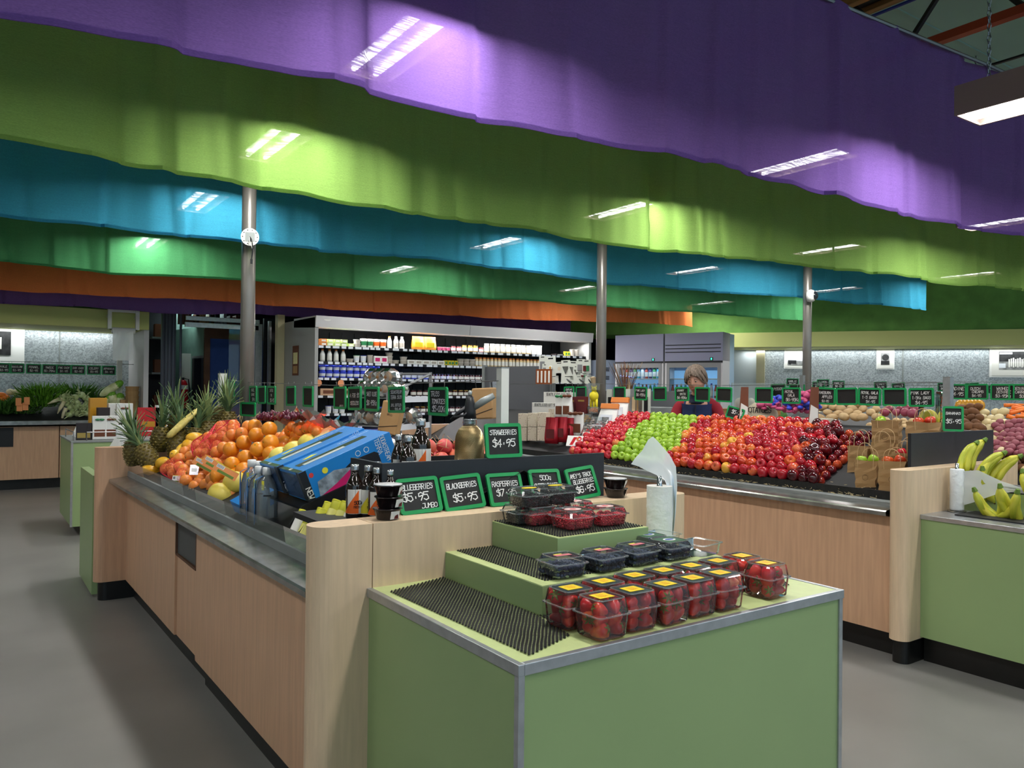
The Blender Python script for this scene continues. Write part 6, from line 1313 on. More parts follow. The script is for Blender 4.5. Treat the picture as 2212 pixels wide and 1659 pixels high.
DR = [m_bottle(mat('d1', '3AA0B8', .2), 'white_pk', .03, .24), m_bottle(mat('d2', 'B83A2A', .3), 'dark_pk', .03, .22), m_bottle(mat('d3', '2A8A4A', .3), 'white_pk', .03, .23), m_bottle(mat('d4', 'C8C8D8', .2), 'blue_pk', .03, .24), m_bottle(mat('d5', '4A2A6A', .3), 'red_pk', .03, .22)]
fridge('single door drinks fridge, left of the woman', FA, FC_+(FA-FC_)*.03, 1, 1.98, True)
fridge('two door drinks fridge behind the woman', FC_, FD, 2)
# low white units left of the drinks fridges
p = PY(1290, 800, 10.9); t = thing('white_unit', 'white appliance carton with black prints beside the dairy fridge', 'box', (9.3, 10.55, 0), .1)
MB().box(0, .5, 0, .5, 1.25, 2.05).build('upper_carton', mat('pale_unit', 'A9B6CC', .5), t); MB().box(-.02, .55, -.02, .5, 0, 1.25).build('lower_unit', 'pale_unit', t)
for z in (1.7, 1.85):
    for q in range(3): MB().box(.02+.0*q, .12, -.006, 0, z+q*.025, z+.012+q*.025).build('black_print', 'black', t)
# --- photos on the walls
def framed(label, corner_pts, pic):
    """corner_pts: left, right, bottom, top in metres on the wall plane function W(s,z)"""
    pass
mat('photo_grey', '8C8C8C', .5, noise=.5, nscale=9); mat('photo_dark', '2A2A2C', .5, noise=.6, nscale=14)
def rframe(label, pxl, pxr, pyt, pyb, pic, roll=0):
    P0 = RW(0, -1.09, 0); a = PP(pxl, (pyt+pyb)/2, P0, rn); b = PP(pxr, (pyt+pyb)/2, P0, rn); top = PP((pxl+pxr)/2, pyt, P0, rn).z; bot = PP((pxl+pxr)/2, pyb, P0, rn).z
    c = (a+b)/2; c.z = (top+bot)/2; w_ = (b-a).length; h_ = top-bot
    rz = atan2((b-a).y, (b-a).x); t = thing('framed_photo', label, 'picture', c, (0, roll, rz))
    MB().box(-w_/2, w_/2, -.02, .0, -h_/2, h_/2).build('frame', 'white', t); MB().box(-w_*.45, w_*.45, -.024, -.02, -h_*.45, h_*.45).build('mount', 'lab_white', t)
    pic(t, w_, h_); return t
def pic_group(t, w, h):
    MB().box(-w*.30, w*.32, -.026, -.024, -h*.27, h*.28).build('photograph', 'photo_grey', t); MB().box(-w*.30, w*.32, -.027, -.026, -h*.02, h*.28).build('dark_building', 'photo_dark', t); mb = MB()
    for i in range(9): x = -w*.1+i*w*.045; mb.box(x, x+w*.03, -.028, -.027, -h*.2+(i % 2)*h*.02, h*.05+(i % 3)*h*.02)
    mb.build('white_figures', 'lab_white', t); MB().box(-w*.3, -w*.16, -.028, -.027, -h*.22, -h*.08).build('pale_cart', 'price', t); MB().box(-w*.29, -w*.02, -.0285, -.0275, h*.2, h*.26).build('shop_board', 'price', t)
def pic_tree(t, w, h): MB().box(-w*.25, w*.22, -.026, -.024, -h*.28, h*.27).build('photograph', 'photo_grey', t); MB().lathe([(.001, 0), (w*.2, 0)], 9, cap=False).build('tree_print', 'photo_dark', t).matrix_local = Matrix.Translation((0, -.028, h*.06)) @ Matrix.Rotation(pi/2, 4, 'X'); MB().box(-w*.25, w*.22, -.0285, -.027, -h*.28, -h*.1).build('ground_print', 'photo_dark', t)
def pic_truck(t, w, h): MB().box(-w*.32, w*.45, -.026, -.024, -h*.1, h*.3).build('wall_print', 'price', t); MB().box(-w*.3, w*.1, -.028, -.026, -h*.25, -h*.08).build('truck_print', 'photo_dark', t); MB().box(-w*.32, w*.45, -.027, -.025, -h*.32, -h*.1).build('ground_print', 'photo_grey', t); MB().lathe([(.001, 0), (w*.05, 0)], 10, cap=False).build('wheel_print', 'black', t).matrix_local = Matrix.Translation((-w*.2, -.029, -h*.24)) @ Matrix.Rotation(pi/2, 4, 'X')
rframe('white framed photo of a truck by a shed, partly behind the pole', 1694, 1738, 753, 797, pic_truck, .03)
rframe('small white framed photo of a tree in the middle of the wall', 1893, 1932, 752, 798, pic_tree)
rframe('large white framed photo of a group in white at the right edge', 2137, 2240, 744, 815, pic_group)
c = PY(0, 737, 14.3); t = thing('framed_photo', 'white framed black and white photo at the left edge', 'picture', (c.x-.2, 14.3, c.z-.02)); MB().box(-.5, .5+.02, 0, .03, -.31, .31).build('frame', 'white', t); MB().box(-.42, .34, -.01, 0, -.19, .17).build('photograph', 'photo_grey', t); MB().box(.0, .34, -.012, -.01, -.19, .17).build('dark_print', 'photo_dark', t); MB().box(.1, .22, -.014, -.012, -.1, .08).build('pale_figure', 'lab_white', t)
# --- bag rail on the left soffit
a = PY(237, 675, 12.8); b = PY(297, 675, 12.8); t = thing('bag_rail', 'white metal bracket hung from the left soffit, holding clear bags', 'rail', (0, 12.8, 0))
for x in (a.x, b.x): MB().box(x-.025, x+.025, -.03, .03, 2.33, 2.70).box(x-.02, x+.02, .03, .15, 2.5, 2.54).build('upright', 'offwhite', t)
MB().box(a.x, b.x, -.02, .02, 2.58, 2.62).build('cross_bar', 'offwhite', t); MB().tube([(a.x, 0, 2.33), (b.x, 0, 2.33)], .012, 6).build('spindle', 'black', t)
MB().tube([(a.x+.03, 0, 2.31), (b.x-.03, 0, 2.31)], .045, 12).build('bag_roll', 'film_white', t); q = MB(); vs = [(a.x+.04+(b.x-a.x-.1)*i/8, -.045+.012*sin(i*1.3+j), 2.3-.43*j/6) for j in range(7) for i in range(9)]
q.add(vs, [(j*9+i, j*9+i+1, (j+1)*9+i+1, (j+1)*9+i) for j in range(6) for i in range(8)]).build('hanging_bag', 'film_white', t, True)
# --- vegetables on the left counter
fruitmat('leafy', '42702A', '5E903A', '8EAA5A', .6, 40); fruitmat('fennel_frond', '5A9422', '82BC3A', None, .6, 60); fruitmat('fennel', 'B8C48A', 'CEDAA8', None, .4, 20); fruitmat('cabbage', 'B6BC7C', 'D8DAAC', 'E8E4C4', .45, 18); fruitmat('parsnip', 'D8CCA0', 'E4DAB8', None, .5, 20)
def LC(px, py_, y=13.5): return PY(px, py_, y)
for i, (px, py_) in enumerate(((140, 856), (150, 862), (162, 858), (176, 853), (186, 860), (165, 869), (144, 872), (153, 880), (169, 878), (178, 882), (186, 875), (157, 892), (168, 894), (177, 892), (187, 893), (150, 896), (195, 884), (191, 868), (135, 864), (160, 886))):
    p = LC(px, py_, 13.35+.0*i); t = thing('fennel_bulb', '%s pale bulb of the fennel heap on the left counter' % ordn(i), 'fennel', p, (R.uniform(1.0, 1.7), R.uniform(-.4, .4), R.uniform(-.5, .5)), 'fennel bulbs'); MB().ell((0, 0, 0), .055, .045, .06, 12, 7).build('bulb', 'fennel', t, True)
    for q in range(3): MB().tube([(0, (q-1)*.015, .05), (0, (q-1)*.03, .13), (.02*(q-1), (q-1)*.05, .18)], [.012, .009, .005], 6).build('stalk', 'fennel', t)
def fronds(label, px, py_, w, h, m_, n, y=13.5, seed=1, cat='greens'):
    rr = random.Random(seed); p = LC(px, py_, y); mb = MB()
    for i in range(n):
        a = rr.uniform(0, 6.28); r0 = rr.uniform(0, w*.4); l = rr.uniform(.08, .2); b = Vector((r0*cos(a), r0*.5*sin(a), rr.uniform(0, h*.6))); e = b+Vector((cos(a)*l*.7, sin(a)*l*.4-.05, rr.uniform(0, l)))
        d = (e-b).normalized(); s_ = Vector((-d.y, d.x, rr.uniform(-.5, .5)))*rr.uniform(.004, .012)
        mb.add([b-s_, b.lerp(e, .5)-s_*1.5, e, b.lerp(e, .5)+s_*1.5, b+s_], [(0, 1, 2, 3, 4)])
    o = mb.build('leafy_greens', m_); o.location = p; return stuff(tag(o, label, cat))
fronds('feathery bright green heap of dill like fronds in the middle', 92, 880, .75, .42, 'fennel_frond', 1500, seed=2); fronds('dark leafy bunches left of the feathery heap', 45, 895, .6, .28, 'leafy', 700, seed=3); fronds('dark leafy bunches at the left edge', 8, 895, .5, .26, 'leafy', 600, seed=4); fronds('broad green leaves behind the fennel bulbs', 175, 862, .8, .25, 'leafy', 500, 13.75, seed=5); fronds('green tops among the bulbs near the cabbages', 208, 880, .35, .25, 'leafy', 300, 13.6, seed=6)
for i, (px, py_, ln, r_, tl, lb) in enumerate(((240, 840, .38, .065, -.95, 'long pale wrapped cabbage leaning on top'), (243, 862, .24, .075, .2, 'pale wrapped cabbage in the middle'), (259, 868, .26, .075, 0, 'upright wrapped cabbage next to the paper tubs'), (228, 868, .22, .05, -.6, 'pale cabbage lower left'))):
    p = LC(px, py_, 13.4); t = thing('wombok', lb, 'cabbage', p, (0, -tl, 0)); MB().ell((0, 0, 0), r_, r_, ln/2, 12, 9).build('head', 'cabbage', t, True); MB().ell((0, 0, ln*.3), r_*.9, r_*.95, ln*.24, 10, 6).build('leaf_tips', 'fennel_frond', t, True)
for i, (px, py_, a) in enumerate(((131, 880, .5), (137, 895, .35), (118, 866, 1.2))): p = LC(px, py_, 13.3); o = MB().tube([(0, 0, .1), (0, 0, 0), (.01, 0, -.1)], [.03, .026, .006], 8).build('parsnip', 'parsnip', smooth=True); o.location = p; o.rotation_euler = (0, a, 0); tag(o, '%s pale root beside the fennel bulbs' % ordn(i), 'root', 'pale roots')
for i, px in enumerate((22, 35, 50)): p = LC(px, 848+(i == 0)*-1, 13.7); o = MB().ell((0, 0, 0), .055, .04, .05, 10, 6).build('white_radish', 'parsnip', smooth=True); o.location = p; tag(o, '%s white root at the back of the left counter' % ordn(i), 'root', 'white roots at the back')
for i, (px, py_) in enumerate(((2, 853), (10, 858), (4, 862))): p = LC(px, py_, 13.6); o = MB().ell((0, 0, 0), .07, .045, .04, 10, 6).build('sweet_potato', 'carrot', smooth=True); o.location = p; tag(o, '%s orange root at the left edge' % ordn(i), 'root', 'orange roots')
for i, (px, py_) in enumerate(((40, 868), (58, 866), (55, 878), (42, 880))): p = LC(px, py_, 13.15); card('produce_tag', '%s small orange tag on the leafy bunches' % ordn(i), 'tag', p, .07, .11, (0, -1, .2), 'orange_card', None, group='orange tags on the bunches')
p = LC(289, 870, 13.1); t = thing('paper_tub_stack', 'stack of brown paper tubs at the end of the left counter', 'tubs', (p.x, 13.25, .986))
for q in range(6): MB().lathe([(.085, .03+.075*q), (.10, .13+.075*q)], 16).build('tub', 'kraft', t)
MB().box(-.16, -.02, .0, .3, 0, .3).build('brown_box', 'kraft', t)
# packets on the small green pedestal
def packet(label, px, py_, yv, w, d, h, m_, lab, group=None, rz=0, bow=None, rx=0):
    p = PY(px, py_, yv); p.z = .947; t = thing('packet', label, 'packet', p, (rx, 0, rz), group); MB().box(-w/2, w/2, -d/2, d/2, 0, h).build('carton', m_, t, bevel=.003); MB().box(-w*.38, w*.38, -d/2-.0015, -d/2, h*.12, h*.42).build('label', lab, t)
    if bow: MB().ell((-.02, -d/2-.01, h*.85), .025, .01, .012, 8, 4).ell((.02, -d/2-.01, h*.85), .025, .01, .012, 8, 4).build('bow', bow, t, True)
    return t
for i, (px, yv, w, h, m_, lab, bow, lb) in enumerate(((176, 9.05, .10, .17, 'dark_pk', 'lid_gold', None, 'dark packet with gold print at the pedestal front'), (187, 9.05, .09, .17, 'dark_pk', 'lid_gold', None, 'second dark packet with gold print beside the first'), (214, 9.05, .13, .24, 'white_pk', 'brown_pk', 'lid_green', 'white packet with green bow on the pedestal'), (240, 9.05, .13, .24, 'white_pk', 'brown_pk', 'brown_pk', 'white packet with brown bow on the pedestal'), (210, 9.5, .17, .42, 'honey', 'dark_pk', None, 'tall honey coloured packet at the back of the pedestal'), (222, 9.35, .12, .32, 'dark_pk', 'lid_gold', None, 'dark packet standing behind the white ones'), (247, 9.55, .14, .36, 'white_pk', 'dark_pk', None, 'tall white packet behind the paper roll'), (268, 9.5, .16, .36, 'white_pk', 'dark_pk', 'brown_pk', 'white packet to the right behind the roll'))):
    packet(lb, px, 950, yv, w, .06, h, m_, lab, None, R.uniform(-.2, .2), bow)
for i in range(4): p = (.92+.05*i, 9.3+.12*i, .947); o = card('packet', '%s tilted white card packet at the pedestal left' % ordn(i), 'packet', (1.0, 9.15+.14*i, 1.02), .14, .14, (-.7, -.6, .5), 'white_pk', lambda t, w, h: MB().box(-w*.3, w*.3, -.0012, 0, -h*.3, h*.1).build('print', 'grey_pk', t), group='tilted card packets')
t = thing('bag_roll', 'white roll of bags behind the far end panel by the pineapples', 'roll', (PY(266, 900, 6.75).x, 6.75, .86)); MB().lathe([(.05, 0), (.05, .33), (.04, .335)], 20).build('roll', 'roll_white', t, True); MB().add([(-.03, -.05, .30), (-.17, -.06, .05), (-.05, -.06, .0), (-.0, -.052, .0)], [(0, 1, 2, 3)]).build('loose_sheet', 'film_white', t); MB().box(-.06, .1, -.06, .06, -.02, 0).build('stand', 'steel_dull', t)
for (px, py_, w, h, m_, lb) in ((320, 890, .22, .13, 'red_pk', 'red printed packet behind the pineapple crowns'), (350, 885, .14, .12, 'white_pk', 'white packet with yellow flower behind the crowns')):
    p = PY(px, py_, 9.5); t = thing('packet', lb, 'packet', (p.x, 9.5, .947)); MB().box(-w/2, w/2, -.03, .03, 0, p.z+.05-.947).build('carton', m_, t); MB().box(-w*.3, w*.3, -.032, -.03, .1, .16).build('print', 'honey', t)
# veg on right wall counter (only glimpses above the potatoes)
for i in range(26):
    p = RW(1.0+i*.33, -.55+R.uniform(-.1, .1), .94+.05); m_ = ('leafy', 'cabbage', 'potato_white', 'leafy', 'onion_red')[i % 5]
    o = MB().ell((0, 0, .05), .1, .1, .12, 10, 7).build('vegetable', m_, smooth=True); o.location = p; tag(o, '%s vegetable from the left on the right wall counter' % ordn(i), 'vegetable', 'vegetables on the right wall counter')
p = RW(6.6, -.5, 1.0)
for i, (px, py_) in enumerate(((2180, 838), (2188, 842), (2172, 843))):
    q = PP(px, py_, RW(0, -.5, 0), rn); o = MB().ell((0, 0, 0), .05, .05, .045, 10, 6).build('garlic', mat('garlic', 'D8CCD0', .5), smooth=True); o.location = q; tag(o, '%s garlic bulb hung among the right wall boards' % ordn(i), 'garlic', 'garlic bulbs')
# ================================================================== THE WOMAN
def skin_obj(name, verts, edges, rad, m_, parent, lv=2):
    me = bpy.data.meshes.new(name); me.from_pydata(verts, edges, []); me.materials.append(MATS[m_]); o = bpy.data.objects.new(name, me); COL.objects.link(o); o.parent = parent
    me.skin_vertices if hasattr(me, 'skin_vertices') and len(me.skin_vertices) else None
    md = o.modifiers.new('skin', 'SKIN')
    if not len(me.skin_vertices): bm = bmesh.new(); bm.from_mesh(me); bm.verts.layers.skin.verify(); bm.to_mesh(me); bm.free()
    sv = me.skin_vertices[0].data
    for i, r in enumerate(rad): sv[i].radius = r if isinstance(r, tuple) else (r, r); sv[i].use_root = (i == 0)
    md.use_smooth_shade = True; s_ = o.modifiers.new('sub', 'SUBSURF'); s_.levels = s_.render_levels = lv
    return o
mat('skin', 'C8967E', .5, sss=.1, noise=.06, nscale=30); mat('hair', '78685A', .55, noise=.35, nscale=60, stretch=(1, 1, .25)); mat('vest', '24335E', .75, noise=.1, nscale=20); mat('jersey', '8E1226', .8, noise=.08); mat('navy', '141B34', .8); mat('lips', '9A5450', .5); mat('eye_w', 'D8D4CC', .3); mat('eye_d', '2A2220', .2); mat('shoe', '1A1A1A', .5)
wp = PT(1503, 850, 7.0)
wm_ = thing('person', 'grey haired woman in navy vest and red sleeves behind the apples, looking down', 'person', (wp.x+.18, wp.y+.14, 0), radians(-55))
# y negative = forwards
V = [(0, .03, .95), (0, .02, 1.10), (0, .0, 1.26), (0, -.02, 1.38), (0, -.05, 1.46), (0, -.075, 1.53),
     (.10, .0, 1.38), (.175, -.01, 1.36), (.215, -.05, 1.14), (.16, -.25, 1.05), (-.10, 0, 1.38), (-.175, -.01, 1.36), (-.215, -.06, 1.14), (-.16, -.26, 1.05),
     (.09, .03, .88), (.10, .01, .48), (.10, .05, .09), (.10, -.07, .04), (-.09, .03, .88), (-.10, .01, .48), (-.10, .05, .09), (-.10, -.07, .04)]
E_ = [(0, 1), (1, 2), (2, 3), (3, 4), (4, 5), (3, 6), (6, 7), (7, 8), (8, 9), (3, 10), (10, 11), (11, 12), (12, 13), (0, 14), (14, 15), (15, 16), (16, 17), (0, 18), (18, 19), (19, 20), (20, 21)]
Rd = [(.13, .10), (.12, .09), (.13, .095), (.10, .085), .052, .05, .065, .055, .042, .028, .065, .055, .042, .028, .085, .055, .04, .035, .085, .055, .04, .035]
skin_obj('body', V, E_, Rd, 'skin', wm_)
def grow(ids, edges, k, dr): return [V[i] for i in ids], [(ids.index(a), ids.index(b)) for a, b in edges if a in ids and b in ids], [tuple(q+dr for q in (Rd[i] if isinstance(Rd[i], tuple) else (Rd[i],)*2)) for i in ids]
ids = [3, 2, 1, 6, 7, 8, 9, 10, 11, 12, 13]; skin_obj('red_jersey', *grow(ids, E_, 0, .012), 'jersey', wm_)
ids = [2, 1, 0, 3, 6, 10]; v_, e_, r_ = grow(ids, E_, 0, .03); r_[3] = (.125, .10); skin_obj('vest', v_, e_, r_, 'vest', wm_)
MB().lathe([(.075, 1.39), (.068, 1.43), (.062, 1.47), (.066, 1.475), (.085, 1.40)], 20, c=(0, -.035, 0), cap=False).build('collar', 'navy', wm_, True)
MB().box(-.006, .006, -.155, -.145, 1.02, 1.38).build('zip', 'navy', wm_)
ids = [0, 14, 15, 16, 18, 19, 20]; skin_obj('trousers', *grow(ids, E_, 0, .015), 'navy', wm_)
for sx in (-1, 1): MB().ell((sx*.10, -.03, .04), .05, .13, .04, 12, 6).build('shoe', 'shoe', wm_, True)
# head : shaped ellipsoid, local origin at the centre of the skull, tilted down
hd = MB(); n, k = 28, 20; vs = []; fs = []
def headpt(a, z):      # a: angle, a=-pi/2 is the face ; z -1 (chin) .. 1 (crown)
    r = sqrt(max(0, 1-z*z)); x = cos(a)*r; y = sin(a)*r; X = x*.073; Y = y*.092+.006; Z = z*.118
    if z < 0: X *= 1-.30*z*z-.06*abs(z); Y = Y*(1-.16*z*z)-(.010*z*z if y < 0 else -.0)
    if y < 0:
        f = -y
        nose = math.exp(-(x/.16)**2)*math.exp(-((z+.17)/.16)**2); bridge = math.exp(-(x/.12)**2)*math.exp(-((z-.02)/.2)**2)
        Y -= .020*nose+.008*bridge
        for sx in (-1, 1): Y += .010*math.exp(-((x-sx*.36)/.18)**2)*math.exp(-((z-.08)/.11)**2)*f
        Y -= .006*math.exp(-(x/.26)**2)*math.exp(-((z+.46)/.10)**2)*f; Y += .004*math.exp(-(x/.3)**2)*math.exp(-((z+.6)/.06)**2); Y -= .007*math.exp(-(x/.3)**2)*math.exp(-((z+.82)/.13)**2)
        for sx in (-1, 1): Y -= .004*math.exp(-((x-sx*.45)/.2)**2)*math.exp(-((z+.22)/.16)**2)
    return (X, Y, Z)
for i in range(k+1):
    z = -cos(pi*i/k)
    for j in range(n): vs.append(headpt(2*pi*j/n, z*.999))
for i in range(k):
    for j in range(n): fs.append((i*n+j, i*n+(j+1) % n, (i+1)*n+(j+1) % n, (i+1)*n+j))
hd.add(vs, fs); head = hd.build('head', 'skin', wm_, True); hz = 1.605; head.location = (-.005, -.10, hz); head.rotation_euler = (radians(14), radians(-3), radians(-12)); head.scale = (1.1,)*3
for sx in (-1, 1):
    MB().ell((sx*.026, -.078, .008), .012, .006, .0055, 12, 6).build('eye', 'eye_w', head, True); MB().ell((sx*.026, -.083, .005), .0048, .003, .0048, 10, 5).build('iris', 'eye_d', head, True)
    MB().ell((sx*.026, -.080, .0125), .0145, .0065, .0045, 10, 5).build('eyelid', 'skin', head, True); MB().ell((sx*.028, -.083, .025), .016, .004, .0028, 10, 4).build('eyebrow', 'hair', head, True); MB().ell((sx*.074, .012, -.012), .009, .017, .026, 10, 7).build('ear', 'skin', head, True)
MB().ell((0, -.092, -.053), .021, .006, .0032, 12, 5).ell((0, -.091, -.059), .017, .006, .0035, 12, 5).build('mouth', 'lips', head, True)
hr = MB(); vs = []; fs = []; k = 14; n = 36
for i in range(k+1):
    t_ = i/k
    for j in range(n):
        a = 2*pi*j/n; front = max(0, -sin(a)); zlow = -.42+front**1.5*.92+(.10 if abs(cos(a)) > .93 else 0); z = 1-(1-zlow)*t_; z = min(.999, z)
        r = sqrt(max(0, 1-z*z)); w = 1+.05*sin(j*5.1+i)+.06*noise1(j*1.7+i*.8, 4); X = cos(a)*r*.086*w; Y = sin(a)*r*.104*w+.008; Z = z*.132*(1+.01*sin(j*3))
        if t_ == 1: X *= .93; Y *= .93
        vs.append((X, Y, Z))
for i in range(k):
    for j in range(n): fs.append((i*n+j, i*n+(j+1) % n, (i+1)*n+(j+1) % n, (i+1)*n+j))
hr.add(vs, fs); hair = hr.build('hair', 'hair', head, True)
lock = MB(); rr = random.Random(5)
for q in range(90):
    a = rr.uniform(0, 6.28); z0 = rr.uniform(.5, .95); pts = []
    for s_ in range(5):
        z = z0-s_*.17; fr = max(0, -sin(a)); z = max(z, -.42+fr**1.5*.86); r = sqrt(max(.0, 1-min(.99, z*z))); pts.append((cos(a+.05*s_)*r*.090, sin(a+.05*s_)*r*.108+.008, z*.134))
    lock.tube(pts, [.004, .006, .006, .005, .002], 5)
stuff(lock.build('hair_locks', 'hair', head, True))
# hands: palm, four fingers, thumb, resting behind the apples
for sx, wr in ((1, V[9]), (-1, V[13])):
    W0 = Vector(wr); hv = [tuple(W0), tuple(W0+Vector((0, -.05, -.015))), tuple(W0+Vector((0, -.085, -.02)))]; he = [(0, 1), (1, 2)]; hr_ = [(.024, .017), (.034, .015), (.032, .012)]
    for f, (dx, L_) in enumerate(((-.026, .065), (-.009, .075), (.009, .07), (.025, .055))):
        b0 = len(hv); hv += [tuple(W0+Vector((dx, -.088, -.02))), tuple(W0+Vector((dx*1.1, -.088-L_*.5, -.03))), tuple(W0+Vector((dx*1.1, -.088-L_*.85, -.05)))]; he += [(2, b0), (b0, b0+1), (b0+1, b0+2)]; hr_ += [.009, .0085, .007]
    b0 = len(hv); hv += [tuple(W0+Vector((-sx*.04, -.05, -.02))), tuple(W0+Vector((-sx*.055, -.085, -.035)))]; he += [(1, b0), (b0, b0+1)]; hr_ += [.011, .009]
    skin_obj('hand', hv, he, hr_, 'skin', wm_, 1)
# ================================================================== LEFT END OF THE APPLE ISLAND : gift sets, pouches
def bedz(x): return .875+(x-4.46)*.5
def stand(name, label, cat, px, yb, x, w, h, d, m_, rz=-pi/2+.35, group=None, rx=0, extra=None):
    p = PX(px, yb, x); p.z = max(bedz(x)+.003, p.z) if x < 5.3 else p.z; t = thing(name, label, cat, p, (rx, 0, rz), group); MB().box(-w/2, w/2, 0, d, 0, h).build('carton', m_, t, bevel=.002)
    if extra: extra(t, w, h, d)
    return t
mat('cream_pk', 'DAD0BC', .5, noise=.0); mat('maroon', '5E1C20', .4); mat('foil_red', 'A01C28', .22, metal=.4)
def gift(t, w, h, d):
    mb = MB(); text_mesh(mb, 'BEAUTYLICIOUS GIFT SET', h*.17, 0, h*.86, th=.12, fit=w*.8, off=-.0012); mb.build('lettering', 'black', t); MB().box(-w*.45, w*.45, -.001, 0, h*.73, h*.735).build('rule', 'black', t); MB().box(w*.12, w*.45, -.002, 0, .005, h*.6).build('patterned_panel', 'berry_print', t)
m = mat('berry_print', 'D8CDB4', .5); nt = m.node_tree
vo = nt.nodes.new('ShaderNodeTexVoronoi'); vo.inputs['Scale'].default_value = 60; cr = nt.nodes.new('ShaderNodeValToRGB'); cr.color_ramp.elements[0].position = .14; cr.color_ramp.elements[0].color = (.10, .03, .03, 1); cr.color_ramp.elements[1].position = .22; cr.color_ramp.elements[1].color = (.66, .58, .45, 1); e = cr.color_ramp.elements.new(.17); e.color = (.35, .04, .04, 1)
tcn = nt.nodes.new('ShaderNodeTexCoord'); nt.links.new(tcn.outputs['Object'], vo.inputs['Vector']); nt.links.new(vo.outputs['Distance'], cr.inputs[0]); nt.links.new(cr.outputs[0], nt.nodes['Principled BSDF'].inputs['Base Color'])
stand('gift_box', 'white gift set carton, upper one at the back', 'box', 1205, 882, 5.12, .36, .17, .06, 'lab_white', extra=gift)
stand('gift_box', 'white gift set carton, lower one in front of the other', 'box', 1178, 903, 4.98, .34, .16, .05, 'lab_white', extra=gift)
for i, px in enumerate((1233, 1255)): stand('chocolate_box', ('maroon box left of the other maroon box', 'maroon box nearest the yellow juicer')[i], 'box', px, 893, 5.08, .12, .17, .04, 'maroon', extra=lambda t, w, h, d: MB().box(-w*.3, w*.3, -.001, 0, h*.7, h*.8).build('label', 'lid_gold', t))
for i in range(3):
    for j in range(2):
        p = PX(1128+i*21, 952, 4.62); stand('berry_box', '%s cream berry box of the %s course left of the red pouches' % (ordn(i), ('bottom', 'top')[j]), 'box', 1128+i*21, 955, 4.62, .105, .135, .07, 'berry_print', group='cream berry boxes').location.z = p.z+.14*j
        
for i, (px, yb, x, h) in enumerate(((1192, 958, 4.60, .25), (1212, 955, 4.66, .24), (1226, 952, 4.74, .22))):
    p = PX(px, yb, x); put('pouch', '%s shiny red pouch beside the cream berry boxes' % ordn(i), 'pouch', m_bag('foil_red', .13, h, 'maroon'), (x, p.y, max(bedz(x), p.z)), -pi/2+.4, 'shiny red pouches')
for i, (px, yb, x, bow) in enumerate(((1238, 945, 4.78, 'brown_pk'), (1250, 945, 4.80, 'brown_pk'), (1210, 905, 4.95, 'lid_green'), (1226, 905, 4.95, 'brown_pk'))):
    p = PX(px, yb, x); t = put('pouch', ('white pouch with brown bow, front left', 'white pouch with brown bow beside the dried fruit', 'white pouch with green bow behind', 'white pouch behind with brown bow')[i], 'pouch', m_bag('white_pk', .105, .24, 'brown_pk'), (x, p.y, max(bedz(x), p.z)), -pi/2+.4); MB().ell((-.025, -.02, .23), .03, .012, .016, 8, 4).ell((.025, -.02, .23), .03, .012, .016, 8, 4).build('bow', bow, t, True)
p = PX(1238, 962, 4.52); card('card_pack', 'tilted red and white card pack at the front of the gift display', 'card', (4.54, p.y, p.z+.04), .15, .11, (-.7, -.5, .6), 'white_pk', lambda t, w, h: MB().add([(-w*.3, -.001, -h*.4), (-w*.1, -.001, -h*.4), (w*.1, -.001, h*.35), (-w*.1, -.001, h*.35)], [(0, 1, 2, 3)]).build('red_print', 'red_pk', t))
for i, (px, yb, x) in enumerate(((1266, 915, 4.98), (1282, 893, 5.1))):
    p = PX(px, yb, x); t = thing('dried_fruit_tub', ('clear bag of dried nuts beside the white pouches', 'clear tub of dried orange fruit under the juicer')[i], 'tub', p); MB().lathe([(.05, 0), (.065, .09-.03*i), (.067, .095-.03*i)], 14).build('tub', 'punnet_rim', t); mb = MB()
    for q in range(26): a = R.uniform(0, 6.28); rr_ = R.uniform(0, .045); mb.ell((rr_*cos(a), rr_*sin(a), R.uniform(.015, .08-.03*i)), .014, .012, .008, 6, 4)
    stuff(mb.build('dried_pieces', ('honey', 'lid_orange')[i], t))
for i, (px, yb, x) in enumerate(((1308, 925, 4.92), (1332, 905, 5.02), (1288, 940, 4.80), (1272, 952, 4.68))):
    p = PX(px, yb, x); t = put('pouch', ('white rice bag with orange top, left', 'white rice bag with orange top, right', 'clear bag of grain leaning below the rice bags', 'bag with white round label next to the apples')[i], 'pouch', m_bag('white_pk' if i < 2 else 'bagfilm', .19, .26-.03*i, 'price' if i != 3 else 'lab_white'), (x, p.y, max(bedz(x), p.z-.02)), (0, .0, 0)[0]-pi/2+.3, rx=-.35)
    if i < 2: MB().box(-.095, .095, -.02, .012, .21-.03*i, .262-.03*i).build('orange_top', 'lid_orange', t, bevel=.004)
    else:
        mb = MB()
        for q in range(60): mb.ell((R.uniform(-.08, .08), R.uniform(-.018, .018), R.uniform(.01, .17)), .012, .010, .008, 5, 3)
        stuff(mb.build('grain', 'grey_pk', t))
# yellow juicer in a bag
p = PX(1283, 862, 5.2); t = thing('yellow_juicer', 'yellow plastic figure shaped juicer hanging at the wire end', 'juicer', p, -pi/2+.3)
MB().ell((0, 0, .03), .05, .04, .055, 14, 8).ell((0, 0, .095), .03, .025, .03, 12, 6).build('body', 'lab_yellow', t, True)
for sx in (-.032, .0, .03): MB().tube([(sx, 0, 0), (sx*1.2, 0, -.11)], [.014, .012], 8).build('leg', 'lab_yellow', t, True)
for sx in (-1, 1): MB().tube([(sx*.02, 0, .11), (sx*.03, 0, .135)], [.006, .004], 6).build('ear', 'lab_yellow', t)
MB().box(-.05, .05, -.03, .03, .09, .16).build('clear_bag', 'bagfilm', t)
